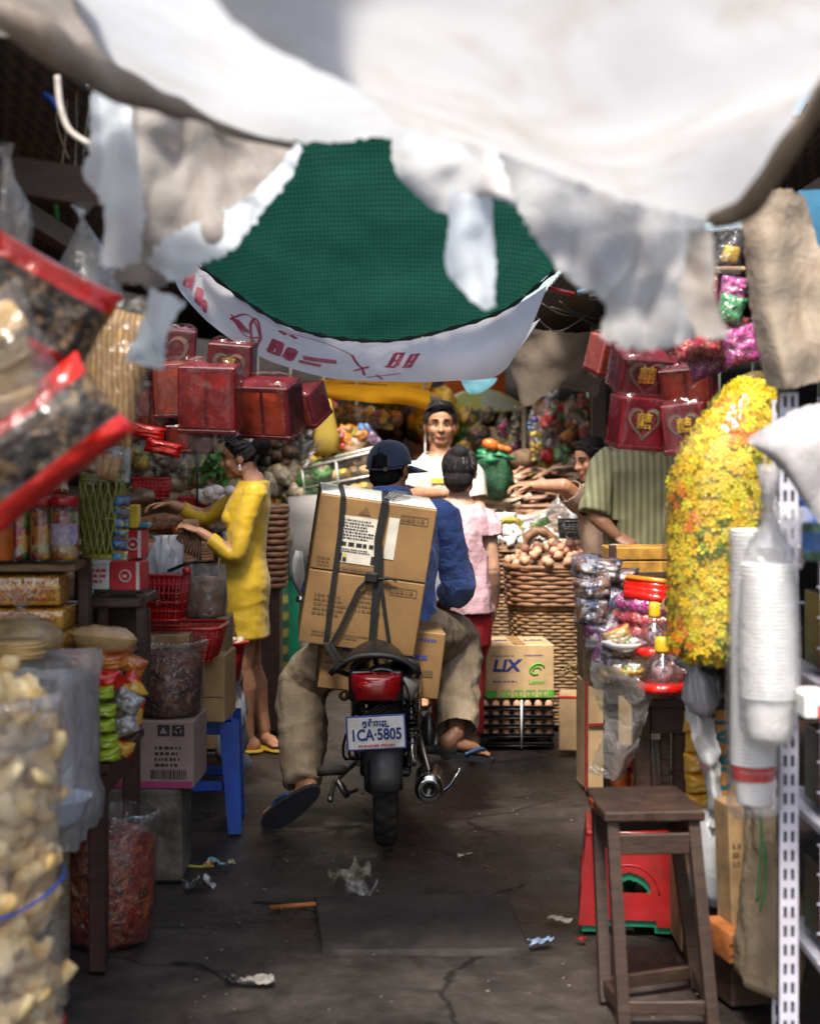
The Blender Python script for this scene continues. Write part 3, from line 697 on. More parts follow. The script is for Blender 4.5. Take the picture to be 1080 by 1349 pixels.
STRK=pbr('grey_hair',(.16,.145,.14),.5,0,.3,40,0); STRB=pbr('brown_black_hair',(.022,.016,.014),.5,0,.3,40,0)
# ---- the rider on the motorbike -------------------------------------------------
BX=-.092
rd=thing('person','person in a navy cap, blue shirt and beige trousers riding the loaded motorbike','person',(BX,6.25,0))
X=V((1,0,0)); FW=V((0,1,0))
HC=W(513,618,6.36)
RM=frame_of((.42,1,-.06))
rb=MB()
pel=V((BX,6.26,.80)); 
rings=[((BX,6.25,.70),X,.13,.11,FW),((BX,6.25,.80),X,.165,.125,FW),((BX+.005,6.26,.94),X,.15,.105,FW),((BX+.005,6.28,1.08),X,.165,.115,FW),((BX+.008,6.29,1.20),X,.165,.11,FW),((BX+.008,6.30,1.275),X,.125,.085,FW),((BX+.01,6.315,1.315),X,.07,.06,FW)]
torso_shapes(rb,rings)
rb.limb([(BX+.012,6.31,1.29),(BX+.016,6.335,1.36),HC-V((0,.0,.05))],[.064,.060,.06],14)
head_shapes(rb,HC,RM,.98)
SHR=W(583,683,6.30); ELR=W(604,768,6.42); WRR=W(586,792,6.72)
SHL=W(452,690,6.30); ELL_=W(425,775,6.45); WRL=W(428,800,6.74)
for sh,el,wr,sg in ((SHR,ELR,WRR,1),(SHL,ELL_,WRL,-1)):
    rb.limb([sh,el],[.056,.044],12); rb.limb([el,el.lerp(wr,.35),wr],[.043,.041,.029],12)
    hand_shapes(rb,wr,(wr-el).normalized()+V((0,.6,-.3)),(0,.3,-1),(-sg,.2,0),55,1,sg,2)
HPR=V((BX+.10,6.25,.76)); KNR=W(602,846,6.62); ANR=W(601,966,6.30)
HPL=V((BX-.10,6.25,.76)); KNL=W(399,905,6.42); ANL=W(399,1036,6.12)
rb.limb([HPR,KNR],[.085,.06],12); rb.limb([KNR,KNR.lerp(ANR,.35),ANR],[.058,.056,.038],12)
rb.limb([HPL,KNL],[.085,.06],12); rb.limb([KNL,KNL.lerp(ANL,.35),ANL],[.058,.056,.038],12)
TDR=(W(632,992,6.36)-W(588,985,6.30)).normalized(); foot_shapes(rb,ANR,TDR,1)
TDL=(W(362,1078,6.10)-W(408,1046,6.02)); TDL=V((-.80,.12,-.60)).normalized(); SNL=(.10,-.96,-.30)
foot_shapes(rb,ANL,TDL,1,.075,SNL)
voxel(rb,.0055,2).build('body',SKIND,rd)
# shirt
SHIRT=pbr('blue_cotton',(.075,.15,.46),.85,0,.18,10,.9,13,sheen=.3,dist=.03)
b=MB(); torso_shapes(b,[(V(c)-V((0,0,.0)),r,w*1.06,d*1.10,f) for c,r,w,d,f in rings[1:6]],.022)
b.ell((BX+.01,6.30,1.28),(.10,.085,.05),n=14)
for sh,el,wr in ((SHR,ELR,WRR),(SHL,ELL_,WRL)):
    b.limb([sh+V((0,0,.005)),sh.lerp(V((BX,6.3,1.22)),.55)],[.068,.085],14)
    sleeve(b,[sh,sh.lerp(el,.5)+V((0,-.01,0)),el+V((0,-.006,-.01)),el.lerp(wr,.55)],[.071,.068,.066,.056],5)
b=voxel(b,.007,3); displace(b,wrinkle(.017,11,22,3,(1.2,1,.75)))
b.build('shirt',SHIRT,rd)
b=MB()
nk=V((BX+.014,6.325,1.335))
P=[]
for j in range(5):
    row=[]
    for k in range(24):
        t=2*pi*k/24; rr=.072+.010*(j==0)+.012*abs(j-2)*.5; z=[-.028,-.004,.022,.012,-.018][j]; rr=[.078,.074,.072,.079,.092][j]
        row.append(nk+V((rr*cos(t),rr*.92*sin(t),z-.010*sin(t))))
    P.append(row)
b.grid(P,0,True); b.build('collar',SHIRT,rd,sub=1)
b=MB()   # white undershirt at the waist
torso_shapes(b,[((BX+.01,6.24,.74),X,.19,.14,FW),((BX+.01,6.245,.80),X,.192,.145,FW),((BX+.012,6.25,.86),X,.185,.14,FW)],0)
b=voxel(b,.008,2); displace(b,wrinkle(.005,10,24,8)); b.build('undershirt',pbr('white_cotton',(.62,.63,.64),.85,0,.1,10,.3,150),rd)
KHAKI=pbr('khaki_cotton',(.28,.215,.145),.88,0,.2,8,.6,12,dist=.03)
b=MB(); b.ell((BX,6.25,.755),(.19,.165,.11),n=16)
sleeve(b,[HPR+V((0,.0,0)),HPR.lerp(KNR,.5)+V((0,0,.008)),KNR+V((.0,-.01,0)),KNR.lerp(ANR,.4)+V((.0,-.02,0)),KNR.lerp(ANR,.8),ANR+V((.0,-.005,-.005))],[.125,.112,.096,.094,.086,.082],5)
sleeve(b,[HPL,HPL.lerp(KNL,.5)+V((-.01,0,.0)),KNL+V((0,-.01,0)),KNL.lerp(ANL,.4)+V((0,-.02,0)),KNL.lerp(ANL,.8),ANL+V((0,0,.012))],[.125,.112,.098,.096,.084,.070],5)
b=voxel(b,.0075,3); displace(b,wrinkle(.017,7,17,6,(1,1,1.3)))
b=opened(b,[(ANR-V((0,0,-.02)),(ANR-KNR).normalized(),.14),(ANL,(ANL-KNL).normalized(),.14)])
b.build('trousers',KHAKI,rd,solid=.005)
# flip-flops: sole and strap
SOLE=pbr('navy_foam',(.006,.007,.013),.85,0,.3,20,.4,60,dirt=.25,dirtcol=(.03,.024,.02)); STRAPB=pbr('blue_strap',(.02,.06,.16),.5,0,.2,20,.1,60)
def flipflop(an,td,k=1.0,drop=.075,dn=(0,0,-1)):
    an=V(an); t=V(td).normalized(); dn=V(dn); dn=(dn-t*dn.dot(t)).normalized(); s=t.cross(dn); o=an+dn*(drop+.012)*k
    b=MB(); n=28; ring=[]
    for i in range(n):
        a=2*pi*i/n; y=.06+.135*sin(a); w=(.040+.012*(sin(a)+1)/2)*cos(a)*(abs(cos(a))**-.25 if abs(cos(a))>.05 else 1); ring.append(s*w*k+t*y*k)
    P=[[o+q-dn*.012*k for q in ring],[o+q*1.0+dn*.0*k for q in ring],[o+q+dn*.012*k for q in ring]]
    b.grid(P,0,True,False); m=len(b.v); b.f+= [list(range(m-n,m)),list(range(0,n))[::-1]]; b.m+=[0,0]; b.s+=[False,False]
    so=b.build('flip_flop',SOLE,rd)
    b=MB(); top=an+t*.085*k+dn*(drop*.42)*k
    for sg in (-1,1): b.tube(spl([o+t*.155*k-dn*.02*k,o+t*.11*k+s*sg*.035*k-dn*.045*k,o+t*.035*k+s*sg*.046*k-dn*.012*k],10),[.008*k]*10,6)
    b.build('strap',STRAPB,so)
flipflop(ANR,TDR); flipflop(ANL,TDL,1.05,.075,SNL)
# hair at the nape and the cap
b=MB(); b.ell(HC+RM@V((0,-.014,.028)),(.079,.094,.086),RM,18); b.ell(HC+RM@V((0,-.045,-.035)),(.066,.058,.055),RM,14); b=voxel(b,.006,2)
b=opened(b,[(HC+RM@V((0,.035,0)),RM@V((0,1,.25)),.3),(HC+RM@V((0,0,-.062)),RM@V((0,.2,-1)),.3)]); displace(b,wrinkle(.003,30,80,2)); b.build('hair',HAIR,rd,solid=.003)
CAP=pbr('navy_cap',(.022,.034,.085),.85,0,.25,18,.4,160,sheen=.3)
b=MB(); P=[]; n=32
for j in range(11):
    a=R_(90)*j/10; row=[]
    for k in range(n):
        t=2*pi*k/n; x=.091*cos(a)**.8*cos(t); y=.108*cos(a)**.8*sin(t); z=.022+.098*sin(a)
        hole=0
        row.append(HC+RM@V((x,y-.006,z-.045*(1-sin(a))*max(0,-sin(t))*.6)))
    P.append(row)
b.grid(P,0,True)
# leave the half-round opening over the rear band
def inhole(c):
    q=RM.transposed()@(c-HC); return q.y<-.06 and (q.x/.038)**2+((q.z-.008)/.050)**2<1 and q.z>.004
kf=[f for f in b.f if not inhole(sum((b.v[i] for i in f),V((0,0,0)))/len(f))]; b.f=kf; b.m=[0]*len(kf); b.s=[True]*len(kf)
co1=b.build('cap',CAP,rd,sub=1,solid=.004)
b=MB(); b.tube([HC+RM@V((.089*cos(t),-.106*abs(sin(t))-.006,.014-.022*sin(t))) for t in [.5+(pi-1.0)*i/16 for i in range(17)]],[.008]*17,8,flat=.4); b.build('rear_band',CAP,co1)
b=MB(); b.box(HC+RM@V((.03,-.113,-.006)),(.016,.006,.018),RM,.002); b.build('buckle',pbr('brass',(.5,.42,.3),.35,1,.2,20,0),co1)
b=MB(); P=[]      # peak, turned to one side
for i in range(13):
    t=-1+2*i/12; row=[]
    for j in range(6):
        s_=j/5; ang=R_(42+t*52); rr=.098+.068*s_*(1-.35*t*t); row.append(HC+RM@V((rr*cos(ang)*.98,rr*sin(ang)*1.05-.004,.014-.020*s_-.010*t*t*s_)))
    P.append(row)
b.grid(P); b.build('peak',CAP,co1,solid=.004)
b=MB(); b.ell(HC+RM@V((0,-.006,.121)),(.009,.009,.005),n=8); b.build('cap_button',CAP,co1)

# ---- woman in yellow ----------------------------------------------------------------
Yw=7.6
yl=thing('person','person in a tight yellow dress picking produce at the stall','person',W(322,990,Yw)*1.0)
yl.location.z=0
def wy(px,py,dy=0): 
    return W(px,py,Yw+dy) 
LF=V((-1,0,0)); SD=V((0,1,0))       # she faces -x
b=MB(); HCY=wy(315,603,.0); HM=frame_of((-1,-.06,-.16))
rgs=[(wy(321,800),SD,.150,.105,LF),(wy(322,768),SD,.155,.112,LF),(wy(320,735),SD,.138,.098,LF),(wy(325,712),SD,.115,.080,LF),(wy(325,690),SD,.122,.088,LF),(wy(327,668),SD,.132,.094,LF),(wy(332,648),SD,.14,.074,LF),(wy(335,634),SD,.095,.060,LF),(wy(331,622),SD,.055,.050,LF)]
torso_shapes(b,rgs)
b.limb([wy(333,636),wy(327,620),wy(322,608)],[.052,.047,.05],12); head_shapes(b,HCY,HM,.90,True)
SA=wy(336,650,-.15); EA=wy(309,731,-.20); WA=wy(263,700,-.16)
SB=wy(333,650,.15); EB=wy(268,680,.22); WB=wy(226,664,.16)
for a,e,w_,tn in ((SA,EA,WA,1),(SB,EB,WB,-1)):
    b.limb([a,e],[.045,.036],12); b.limb([e,e.lerp(w_,.35),w_],[.036,.034,.023],12)
hand_shapes(b,WA,(-1,.1,.42),(.2,.3,-1),(0,1,.3),48,.92); hand_shapes(b,WB,(-1,-.1,-.05),(0,-.2,-1),(.1,-1,.3),25,.92)
for hp,kn,an,td in ((wy(321,800,-.08),wy(318,878,-.07),wy(327,972,-.02),(-.9,-.15,0)),(wy(322,800,.08),wy(330,875,.09),wy(349,962,.10),(.55,-.8,0))):
    b.limb([hp,kn],[.083,.055],12); b.limb([kn,kn.lerp(an,.3)+V((.012,0,0)),kn.lerp(an,.7),an],[.053,.055,.040,.032],12); foot_shapes(b,an,td,.92,.07)
voxel(b,.0052,2).build('body',SKIN,yl)
YEL=pbr('yellow_satin',(.58,.37,.012),.55,0,.10,6,.15,160,sheen=.2)
b=MB(); torso_shapes(b,[(wy(320,838),SD,.165,.118,LF)]+[r for r in rgs[:8]],.015)
b.ell(wy(306,683,-.065),(.05,.055,.06),n=12); b.ell(wy(306,683,.065),(.05,.055,.06),n=12); b.ell(wy(333,776),(.085,.140,.13),n=14)
for a,e,w_ in ((SA,EA,WA),(SB,EB,WB)):
    b.ell(a,(.06,.06,.06)); sleeve(b,[a.lerp(wy(330,655),.4),a,a.lerp(e,.5),e+V((.004,0,-.004)),e.lerp(w_,.70)],[.054,.053,.046,.041,.034],5)
b=voxel(b,.006,3); displace(b,wrinkle(.0045,9,22,9,(1,1,1.5)))
b=opened(b,[(wy(320,842),(0,0,-1),.3),(EA.lerp(WA,.66),(WA-EA).normalized(),.09),(EB.lerp(WB,.66),(WB-EB).normalized(),.09),(wy(331,630),(-.25,0,1),.09)])
# side slit towards the lane
kf=[]
for f in b.f:
    c=sum((b.v[i] for i in f),V((0,0,0)))/len(f); zz=ZZ(800,Yw)
    if c.z<zz and c.y<Yw and abs(c.x-XX(311,Yw))<.028*(zz-c.z)/.16: continue
    kf.append(f)
b.f=kf; b.m=[0]*len(kf); b.s=[True]*len(kf)
b.build('dress',YEL,yl,solid=.004)
b=MB(); b.ell(HCY+HM@V((0,-.016,.034)),(.075,.088,.083),HM,18); b.ell(HCY+HM@V((0,-.088,.048)),(.052,.055,.055),HM,14); b.ell(HCY+HM@V((0,-.125,.052)),(.05,.045,.052),HM,14)
b=voxel(b,.005,2); b=opened(b,[(HCY+HM@V((0,.03,.03)),HM@V((0,1,-.65)),.3),(HCY+HM@V((0,0,-.02)),HM@V((0,.9,-1)),.12)]); displace(b,wrinkle(.004,24,70,2)); b.build('hair',HAIR,yl,solid=.003)
strands(yl,HCY,HM,.90,(0,-.085,.05),150,[STRB],3)
b=MB(); b.box(HCY+HM@V((.0,-.075,.075)),(.10,.03,.05),HM,.008); b.build('hair_clip',pbr('pale_clip',(.55,.5,.48),.4,0,.2,20,.1,50),yl)
b=MB(); b.ell(HCY+HM@V((-.078,.0,-.045)),(.008,.008,.012)); b.ell(HCY+HM@V((-.08,.0,-.058)),(.007,.007,.008)); b.build('earring',pbr('pearl',(.75,.72,.7),.2,.2,.1,10,0),yl)
face_parts(yl,HCY,HM,.9,False)
for an,td in ((wy(327,972,-.02),(-.9,-.15,0)),(wy(349,962,.10),(.55,-.8,0))):
    t=V(td).normalized(); s=V((-t.y,t.x,0)); c_=V((an.x,an.y,0))+t*.045
    b=MB(); n=20; ring=[t*(.125*sin(2*pi*i/n))+s*(.044*cos(2*pi*i/n)) for i in range(n)]
    b.grid([[c_+q+V((0,0,z)) for q in ring] for z in (.001,.014)],0,True); m=len(b.v); b.f.append(list(range(m-n,m))); b.m.append(0); b.s.append(False); b.build('flip_flop',pbr('yellow_foam',(.5,.3,.03),.7,0,.2,20,.1,50),yl)

# ---- woman in pink seen from behind ---------------------------------------------------
Yp=7.35
pk=thing('person','person in a pink top and red trousers seen from behind, greying hair in a bun','person',V((XX(606,Yp),Yp,0)))
def wp(px,py,dy=0): return W(px,py,Yp+dy)
b=MB(); HCP=wp(606,621); HM=frame_of((.25,1,-.06))
rgs=[(wp(604,850),X,.145,.115,FW),(wp(604,815),X,.152,.12,FW),(wp(604,775),X,.130,.105,FW),(wp(603,735),X,.130,.105,FW),(wp(602,700),X,.142,.11,FW),(wp(601,680),X,.142,.098,FW),(wp(602,666),X,.10,.075,FW),(wp(604,655),X,.06,.055,FW)]
torso_shapes(b,rgs)
b.limb([wp(604,660),wp(605,645),wp(606,630)],[.055,.05,.055],12); head_shapes(b,HCP,HM,.93,True)
SA=wp(641,690); EA=wp(648,750,-.02); WA=wp(651,796,.05); SB=wp(563,688); EB=wp(556,750,.06); WB=wp(568,775,.25)
for a,e,w_ in ((SA,EA,WA),(SB,EB,WB)):
    b.limb([a,e],[.048,.039],12); b.limb([e,e.lerp(w_,.35),w_],[.039,.038,.024],12)
hand_shapes(b,WA,(-.10,.05,-1),(-1,.2,0),(0,1,0),26,.95); hand_shapes(b,WB,(.2,1,0),(0,0,-1),(1,0,0),30,.95)
for s in (-1,1):
    hp=wp(603+s*16,850); kn=V((hp.x+s*.005,Yp+.02,.47)); an=V((hp.x+s*.005,Yp-.02,.085)); b.limb([hp,kn],[.085,.058],12); b.limb([kn,kn.lerp(an,.35),an],[.056,.056,.036],12); foot_shapes(b,an,(s*.2,1,0),.93,.07)
voxel(b,.0055,2).build('body',SKINL,pk)
PINK=pbr('pink_cotton',(.60,.37,.41),.85,0,.10,9,.7,14,dist=.02); REDC=pbr('red_cotton',(.42,.012,.022),.8,0,.2,9,.25,150)
b=MB(); torso_shapes(b,[(wp(603,806),X,.154,.134,FW),(wp(603,785),X,.144,.124,FW)]+[r for r in rgs[2:7]],.018)
for a,e in ((SA,EA),(SB,EB)): b.ell(a,(.062,)*3); sleeve(b,[a.lerp(wp(602,690),.5),a,a.lerp(e,.30)],[.068,.064,.064],5)
b=voxel(b,.006,3); displace(b,wrinkle(.014,9,20,19)); b=opened(b,[(wp(604,806),(0,0,-1),.3),(SA.lerp(EA,.28),(EA-SA).normalized(),.1),(SB.lerp(EB,.28),(EB-SB).normalized(),.1),(wp(604,664),(0,.15,1),.1)])
b.build('top',PINK,pk,solid=.004)
b=MB(); torso_shapes(b,[r for r in rgs[:2]]+[(wp(603,790),X,.125,.105,FW)],.008)
for s in (-1,1):
    hp=wp(603+s*16,850); sleeve(b,[hp,V((hp.x,Yp+.01,.5)),V((hp.x,Yp-.01,.14))],[.090,.072,.062],6)
b=voxel(b,.007,3); displace(b,wrinkle(.006,9,20,4)); b=opened(b,[((0,0,.135),(0,0,-1),99)]); b.build('trousers',REDC,pk,solid=.004)
b=MB(); b.ell(HCP+HM@V((0,-.02,.028)),(.083,.095,.09),HM,18); b.ell(HCP+HM@V((0,-.05,-.04)),(.07,.06,.06),HM,14); b.ell(HCP+HM@V((.01,-.075,.085)),(.042,.036,.038),HM,14); b=voxel(b,.0055,2)
b=opened(b,[(HCP+HM@V((0,.04,0)),HM@V((0,1,.1)),.3)]); displace(b,wrinkle(.005,22,55,2,(1,1,.4))); b.build('hair',HAIRG,pk,solid=.003)
strands(pk,HCP,HM,.95,(.01,-.075,.085),260,[STRB,STRK],4)
b=MB(); b.ell(HCP+HM@V((-.028,-.098,.052)),(.020,.006,.012),HM); b.build('hair_clip',BLACK,pk)

# ---- man in the white polo shirt ------------------------------------------------------
Yq=9.0
mn=thing('person','person in a white polo shirt facing the camera beyond the motorbike','person',V((XX(581,Yq),Yq,0)))
def wq(px,py,dy=0): return W(px,py,Yq+dy)
b=MB(); HCM=wq(580,561); HM=frame_of((.02,-1,.0)); BK=V((0,-1,0)); RX=V((-1,0,0))
rgs=[(wq(581,790),X,.16,.11,FW),(wq(581,755),X,.165,.115,FW),(wq(581,710),X,.15,.105,FW),(wq(581,660),X,.165,.115,FW),(wq(581,630),X,.175,.115,FW),(wq(581,612),X,.14,.09,FW),(wq(580,598),X,.075,.065,FW)]
torso_shapes(b,rgs); b.limb([wq(580,604),wq(580,588),wq(580,572)],[.066,.062,.062],12); head_shapes(b,HCM,HM,1.08)
SA=wq(543,626); EA=wq(537,652,-.06); WA=wq(585,650,-.24); SB=wq(620,626); EB=wq(628,665,-.05); WB=wq(640,690,-.2)
for a,e,w_ in ((SA,EA,WA),(SB,EB,WB)):
    b.limb([a,e],[.055,.045],12); b.limb([e,e.lerp(w_,.35),w_],[.044,.043,.029],12)
hand_shapes(b,WA,(1,-.1,-.05),(0,1,0),(0,-.2,1),35,1); hand_shapes(b,WB,(.3,-.6,-.6),(-1,0,0),(0,-.3,1),35,1)
for s in (-1,1):
    hp=wq(581+s*20,790); kn=V((hp.x,Yq,.48)); an=V((hp.x,Yq+.02,.085)); b.limb([hp,kn],[.085,.058],12); b.limb([kn,an],[.056,.038],12); foot_shapes(b,an,(s*.2,-1,0),1,.07)
voxel(b,.006,1).build('body',SKIN,mn)
POLO=pbr('white_polo',(.52,.50,.45),.85,0,.12,9,.3,150)
b=MB(); torso_shapes(b,[r for r in rgs[1:7]],.02)
for a,e in ((SA,EA),(SB,EB)): b.ell(a,(.07,)*3); sleeve(b,[a.lerp(wq(581,630),.5),a,a.lerp(e,.95)],[.075,.074,.072],5)
b=voxel(b,.0065,3); displace(b,wrinkle(.016,8,18,29)); b=opened(b,[(SA.lerp(EA,.8),(EA-SA).normalized(),.12),(SB.lerp(EB,.8),(EB-SB).normalized(),.12),(wq(580,600),(0,-.5,1),.10)]); sh=b.build('polo_shirt',POLO,mn,solid=.004)
b=MB(); c=wq(580,601)
for s in (-1,1):
    b.add([c+V((s*.0,-.082,-.035)),c+V((s*.012,-.10,-.075)),c+V((s*.075,-.078,-.035)),c+V((s*.082,-.01,.012)),c+V((s*.06,-.05,.0))],[(0,1,2,4),(4,2,3)],0)
b.build('collar',pbr('cream_collar',(.55,.50,.42),.85,0,.1,9,.2,120),mn,solid=.004)
for (x0,x1,z,h,mi) in ((-.06,.10,636,.030,0),(-.13,.13,650,.016,1)):
    b=MB(); row=[]
    for i in range(17):
        xx=x0+(x1-x0)*i/16; yy=-.142*math.sqrt(max(0,1-(xx/.215)**2))**.7; row.append(V((xx,yy)))
    zc=ZZ(z,Yq); cx=wq(581,600).x
    for i in range(16):
        a,d=row[i],row[i+1]; b.add([V((cx+a.x,Yq+a.y-.012,zc)),V((cx+d.x,Yq+d.y-.012,zc)),V((cx+d.x,Yq+d.y-.012,zc+h)),V((cx+a.x,Yq+a.y-.012,zc+h))],[(0,1,2,3)],0,False)
    b.build('shirt_stripe',[pbr('yellow_print',(.55,.42,.06),.8,0,.2,30,0),pbr('grey_print',(.07,.07,.07),.8,0,.2,30,0)][mi],sh)
b=MB(); torso_shapes(b,[r for r in rgs[:3]],.016)
for s in (-1,1): sleeve(b,[wq(581+s*20,790),V((wq(581+s*20,790).x,Yq,.5)),V((wq(581+s*20,790).x,Yq,.10))],[.105,.085,.075],6)
b=voxel(b,.008,3); b.build('trousers',pbr('dark_trousers',(.03,.03,.04),.85,0,.2,9,.3,120),mn)
b=MB(); b.ell(HCM+HM@V((0,-.018,.058)),(.088,.104,.092),HM,18); b.ell(HCM+HM@V((0,.035,.112)),(.074,.055,.040),HM,14); b=voxel(b,.006,2); b=opened(b,[(HCM+HM@V((0,.072,.078)),HM@V((0,.75,-1)),.14),(HCM+HM@V((0,.0,.02)),HM@V((0,.6,-1)),.16)]); displace(b,wrinkle(.007,18,45,2)); b.build('hair',HAIR,mn,solid=.004)
strands(mn,HCM,HM,1.1,(.03,.03,.135),200,[STRB],6,.075)
face_parts(mn,HCM,HM,1.08,False)

# ---- vendor in the striped green shirt ---------------------------------------------------
Yg=7.8
gm=thing('person','person in a green striped shirt behind the red packets, face hidden by gift boxes','person',V((XX(842,Yg),Yg,0)))
def wg(px,py,dy=0): return W(px,py,Yg+dy)
b=MB(); HCG=wg(842,553); HM=frame_of((-.5,-.8,-.15))
rgs=[(wg(845,800),X,.19,.13,FW),(wg(845,760),X,.185,.125,FW),(wg(845,715),X,.155,.12,FW),(wg(845,660),X,.160,.125,FW),(wg(845,620),X,.165,.12,FW),(wg(845,600),X,.16,.10,FW),(wg(844,586),X,.075,.065,FW)]
torso_shapes(b,rgs); b.limb([wg(844,592),wg(843,572),wg(842,562)],[.066,.062,.062],12); head_shapes(b,HCG,HM,1.0)
SA=wg(799,611); EA=wg(784,680,-.10); WA=wg(812,706,-.13); SB=wg(895,612); EB=wg(905,690,0); WB=wg(888,714,-.10)
for a,e,w_ in ((SA,EA,WA),(SB,EB,WB)):
    b.limb([a,e],[.055,.044],12); b.limb([e,e.lerp(w_,.35),w_],[.043,.042,.029],12)
hand_shapes(b,WA,(.8,-.4,-.45),(.2,.6,-.9),(.6,-.6,.3),50,1.05); hand_shapes(b,WB,(-.7,-.5,-.3),(0,.5,-1),(-.5,-.6,.3),50,1.0)
for s in (-1,1): 
    hp=wg(845+s*26,800); an=V((hp.x,Yg,.09)); b.limb([hp,V((hp.x,Yg,.48)),an],[.085,.058,.038],12); foot_shapes(b,an,(s*.2,-1,0),1,.07)
voxel(b,.006,1).build('body',SKIND,gm)
STR=stripes('striped_cotton',(.23,.225,.13),(.14,.14,.07),9.0,'X',.85,.15)
b=MB(); torso_shapes(b,[(wg(845,772),X,.175,.135,FW)]+[r for r in rgs[2:7]],.03)
for a,e,w_ in ((SA,EA,WA),(SB,EB,WB)): b.ell(a,(.075,)*3); sleeve(b,[a.lerp(wg(845,640),.4),a,a.lerp(e,.5)+V((-.006,0,0)),e+V((-.006,0,.012))],[.085,.08,.078,.074],5)
b=voxel(b,.0065,3); displace(b,wrinkle(.018,7,17,39)); b=opened(b,[(EA+V((0,0,.004)),(EA-SA).normalized(),.12),(EB+V((0,0,.004)),(EB-SB).normalized(),.12)]); b.build('shirt',STR,gm,solid=.004)
b=MB(); torso_shapes(b,[r for r in rgs[:2]],.016)
for s in (-1,1): sleeve(b,[wg(845+s*26,800),V((wg(845+s*26,800).x,Yg,.5)),V((wg(845+s*26,800).x,Yg,.1))],[.105,.085,.075],6)
voxel(b,.009,2).build('trousers',MATS['dark_trousers'],gm)
b=MB(); b.ell(HCG+HM@V((0,-.018,.05)),(.084,.10,.088),HM,16); b=voxel(b,.007,2); b=opened(b,[(HCG+HM@V((0,.06,.06)),HM@V((0,.8,-1)),.14)]); b.build('hair',HAIR,gm,solid=.004)
face_parts(gm,HCG,HM,1.0,False)

# ---- woman vendor leaning at the dried fish ------------------------------------------------
Yv=8.2
vd=thing('person','person with black hair leaning over the dried fish beside the striped shirt','person',V((XX(800,Yv),Yv,0)))
def wv(px,py,dy=0): return W(px,py,Yv+dy)
b=MB(); HCV=wv(777,606); HM=frame_of((-.85,-.5,-.22))
rgs=[(wv(812,800),X,.15,.11,FW),(wv(808,740),X,.14,.105,FW),(wv(802,680),X,.145,.11,FW),(wv(797,650),X,.14,.10,FW),(wv(792,638),X,.08,.07,FW)]
torso_shapes(b,rgs); b.limb([wv(793,642),wv(787,628),wv(780,615)],[.055,.05,.05],12); head_shapes(b,HCV,HM,.95,True)
SA=wv(766,662,-.08); EA=wv(742,640,-.16); WA=wv(700,640,-.10); SB=wv(828,662); EB=wv(830,720,-.1); WB=wv(800,735,-.2)
for a,e,w_ in ((SA,EA,WA),(SB,EB,WB)):
    b.limb([a,e],[.05,.042],12); b.limb([e,w_],[.041,.027],12)
hand_shapes(b,WA,(-1,-.1,.0),(0,0,-1),(0,-1,0),30,.95); hand_shapes(b,WB,(-1,-.3,-.2),(0,0,-1),(0,1,0),30,.95)
for s in (-1,1):
    hp=wv(812+s*20,800); an=V((hp.x,Yv,.09)); b.limb([hp,an],[.085,.038],12); foot_shapes(b,an,(s*.2,-1,0),1,.07)
voxel(b,.0065,1).build('body',SKIN,vd)
b=MB(); torso_shapes(b,[r for r in rgs],.02)
for a,e in ((SA,EA),(SB,EB)): b.ell(a,(.066,)*3); sleeve(b,[a.lerp(wv(800,670),.4),a,a.lerp(e,.8)],[.07,.068,.064],5)
b=voxel(b,.008,2); displace(b,wrinkle(.01,9,22,49)); b=opened(b,[(SA.lerp(EA,.7),(EA-SA).normalized(),.1),(SB.lerp(EB,.7),(EB-SB).normalized(),.1)]); b.build('blouse',pbr('beige_blouse',(.40,.28,.21),.85,0,.2,9,.3,120),vd,solid=.004)
b=MB(); torso_shapes(b,[(wv(812,960),X,.15,.12,FW)]+[r for r in rgs[:2]],.018); voxel(b,.01,2).build('skirt',MATS['dark_trousers'],vd)
b=MB(); b.ell(HCV+HM@V((0,-.02,.035)),(.085,.10,.092),HM,16); b.ell(HCV+HM@V((0,-.06,-.03)),(.07,.06,.06),HM,12); b=voxel(b,.007,2); b=opened(b,[(HCV+HM@V((0,.045,.03)),HM@V((0,1,-.55)),.16)]); displace(b,wrinkle(.004,20,50,2)); b.build('hair',HAIR,vd,solid=.004)
strands(vd,HCV,HM,.96,(0,-.10,.0),160,[STRB],7)
face_parts(vd,HCV,HM,.95,False)

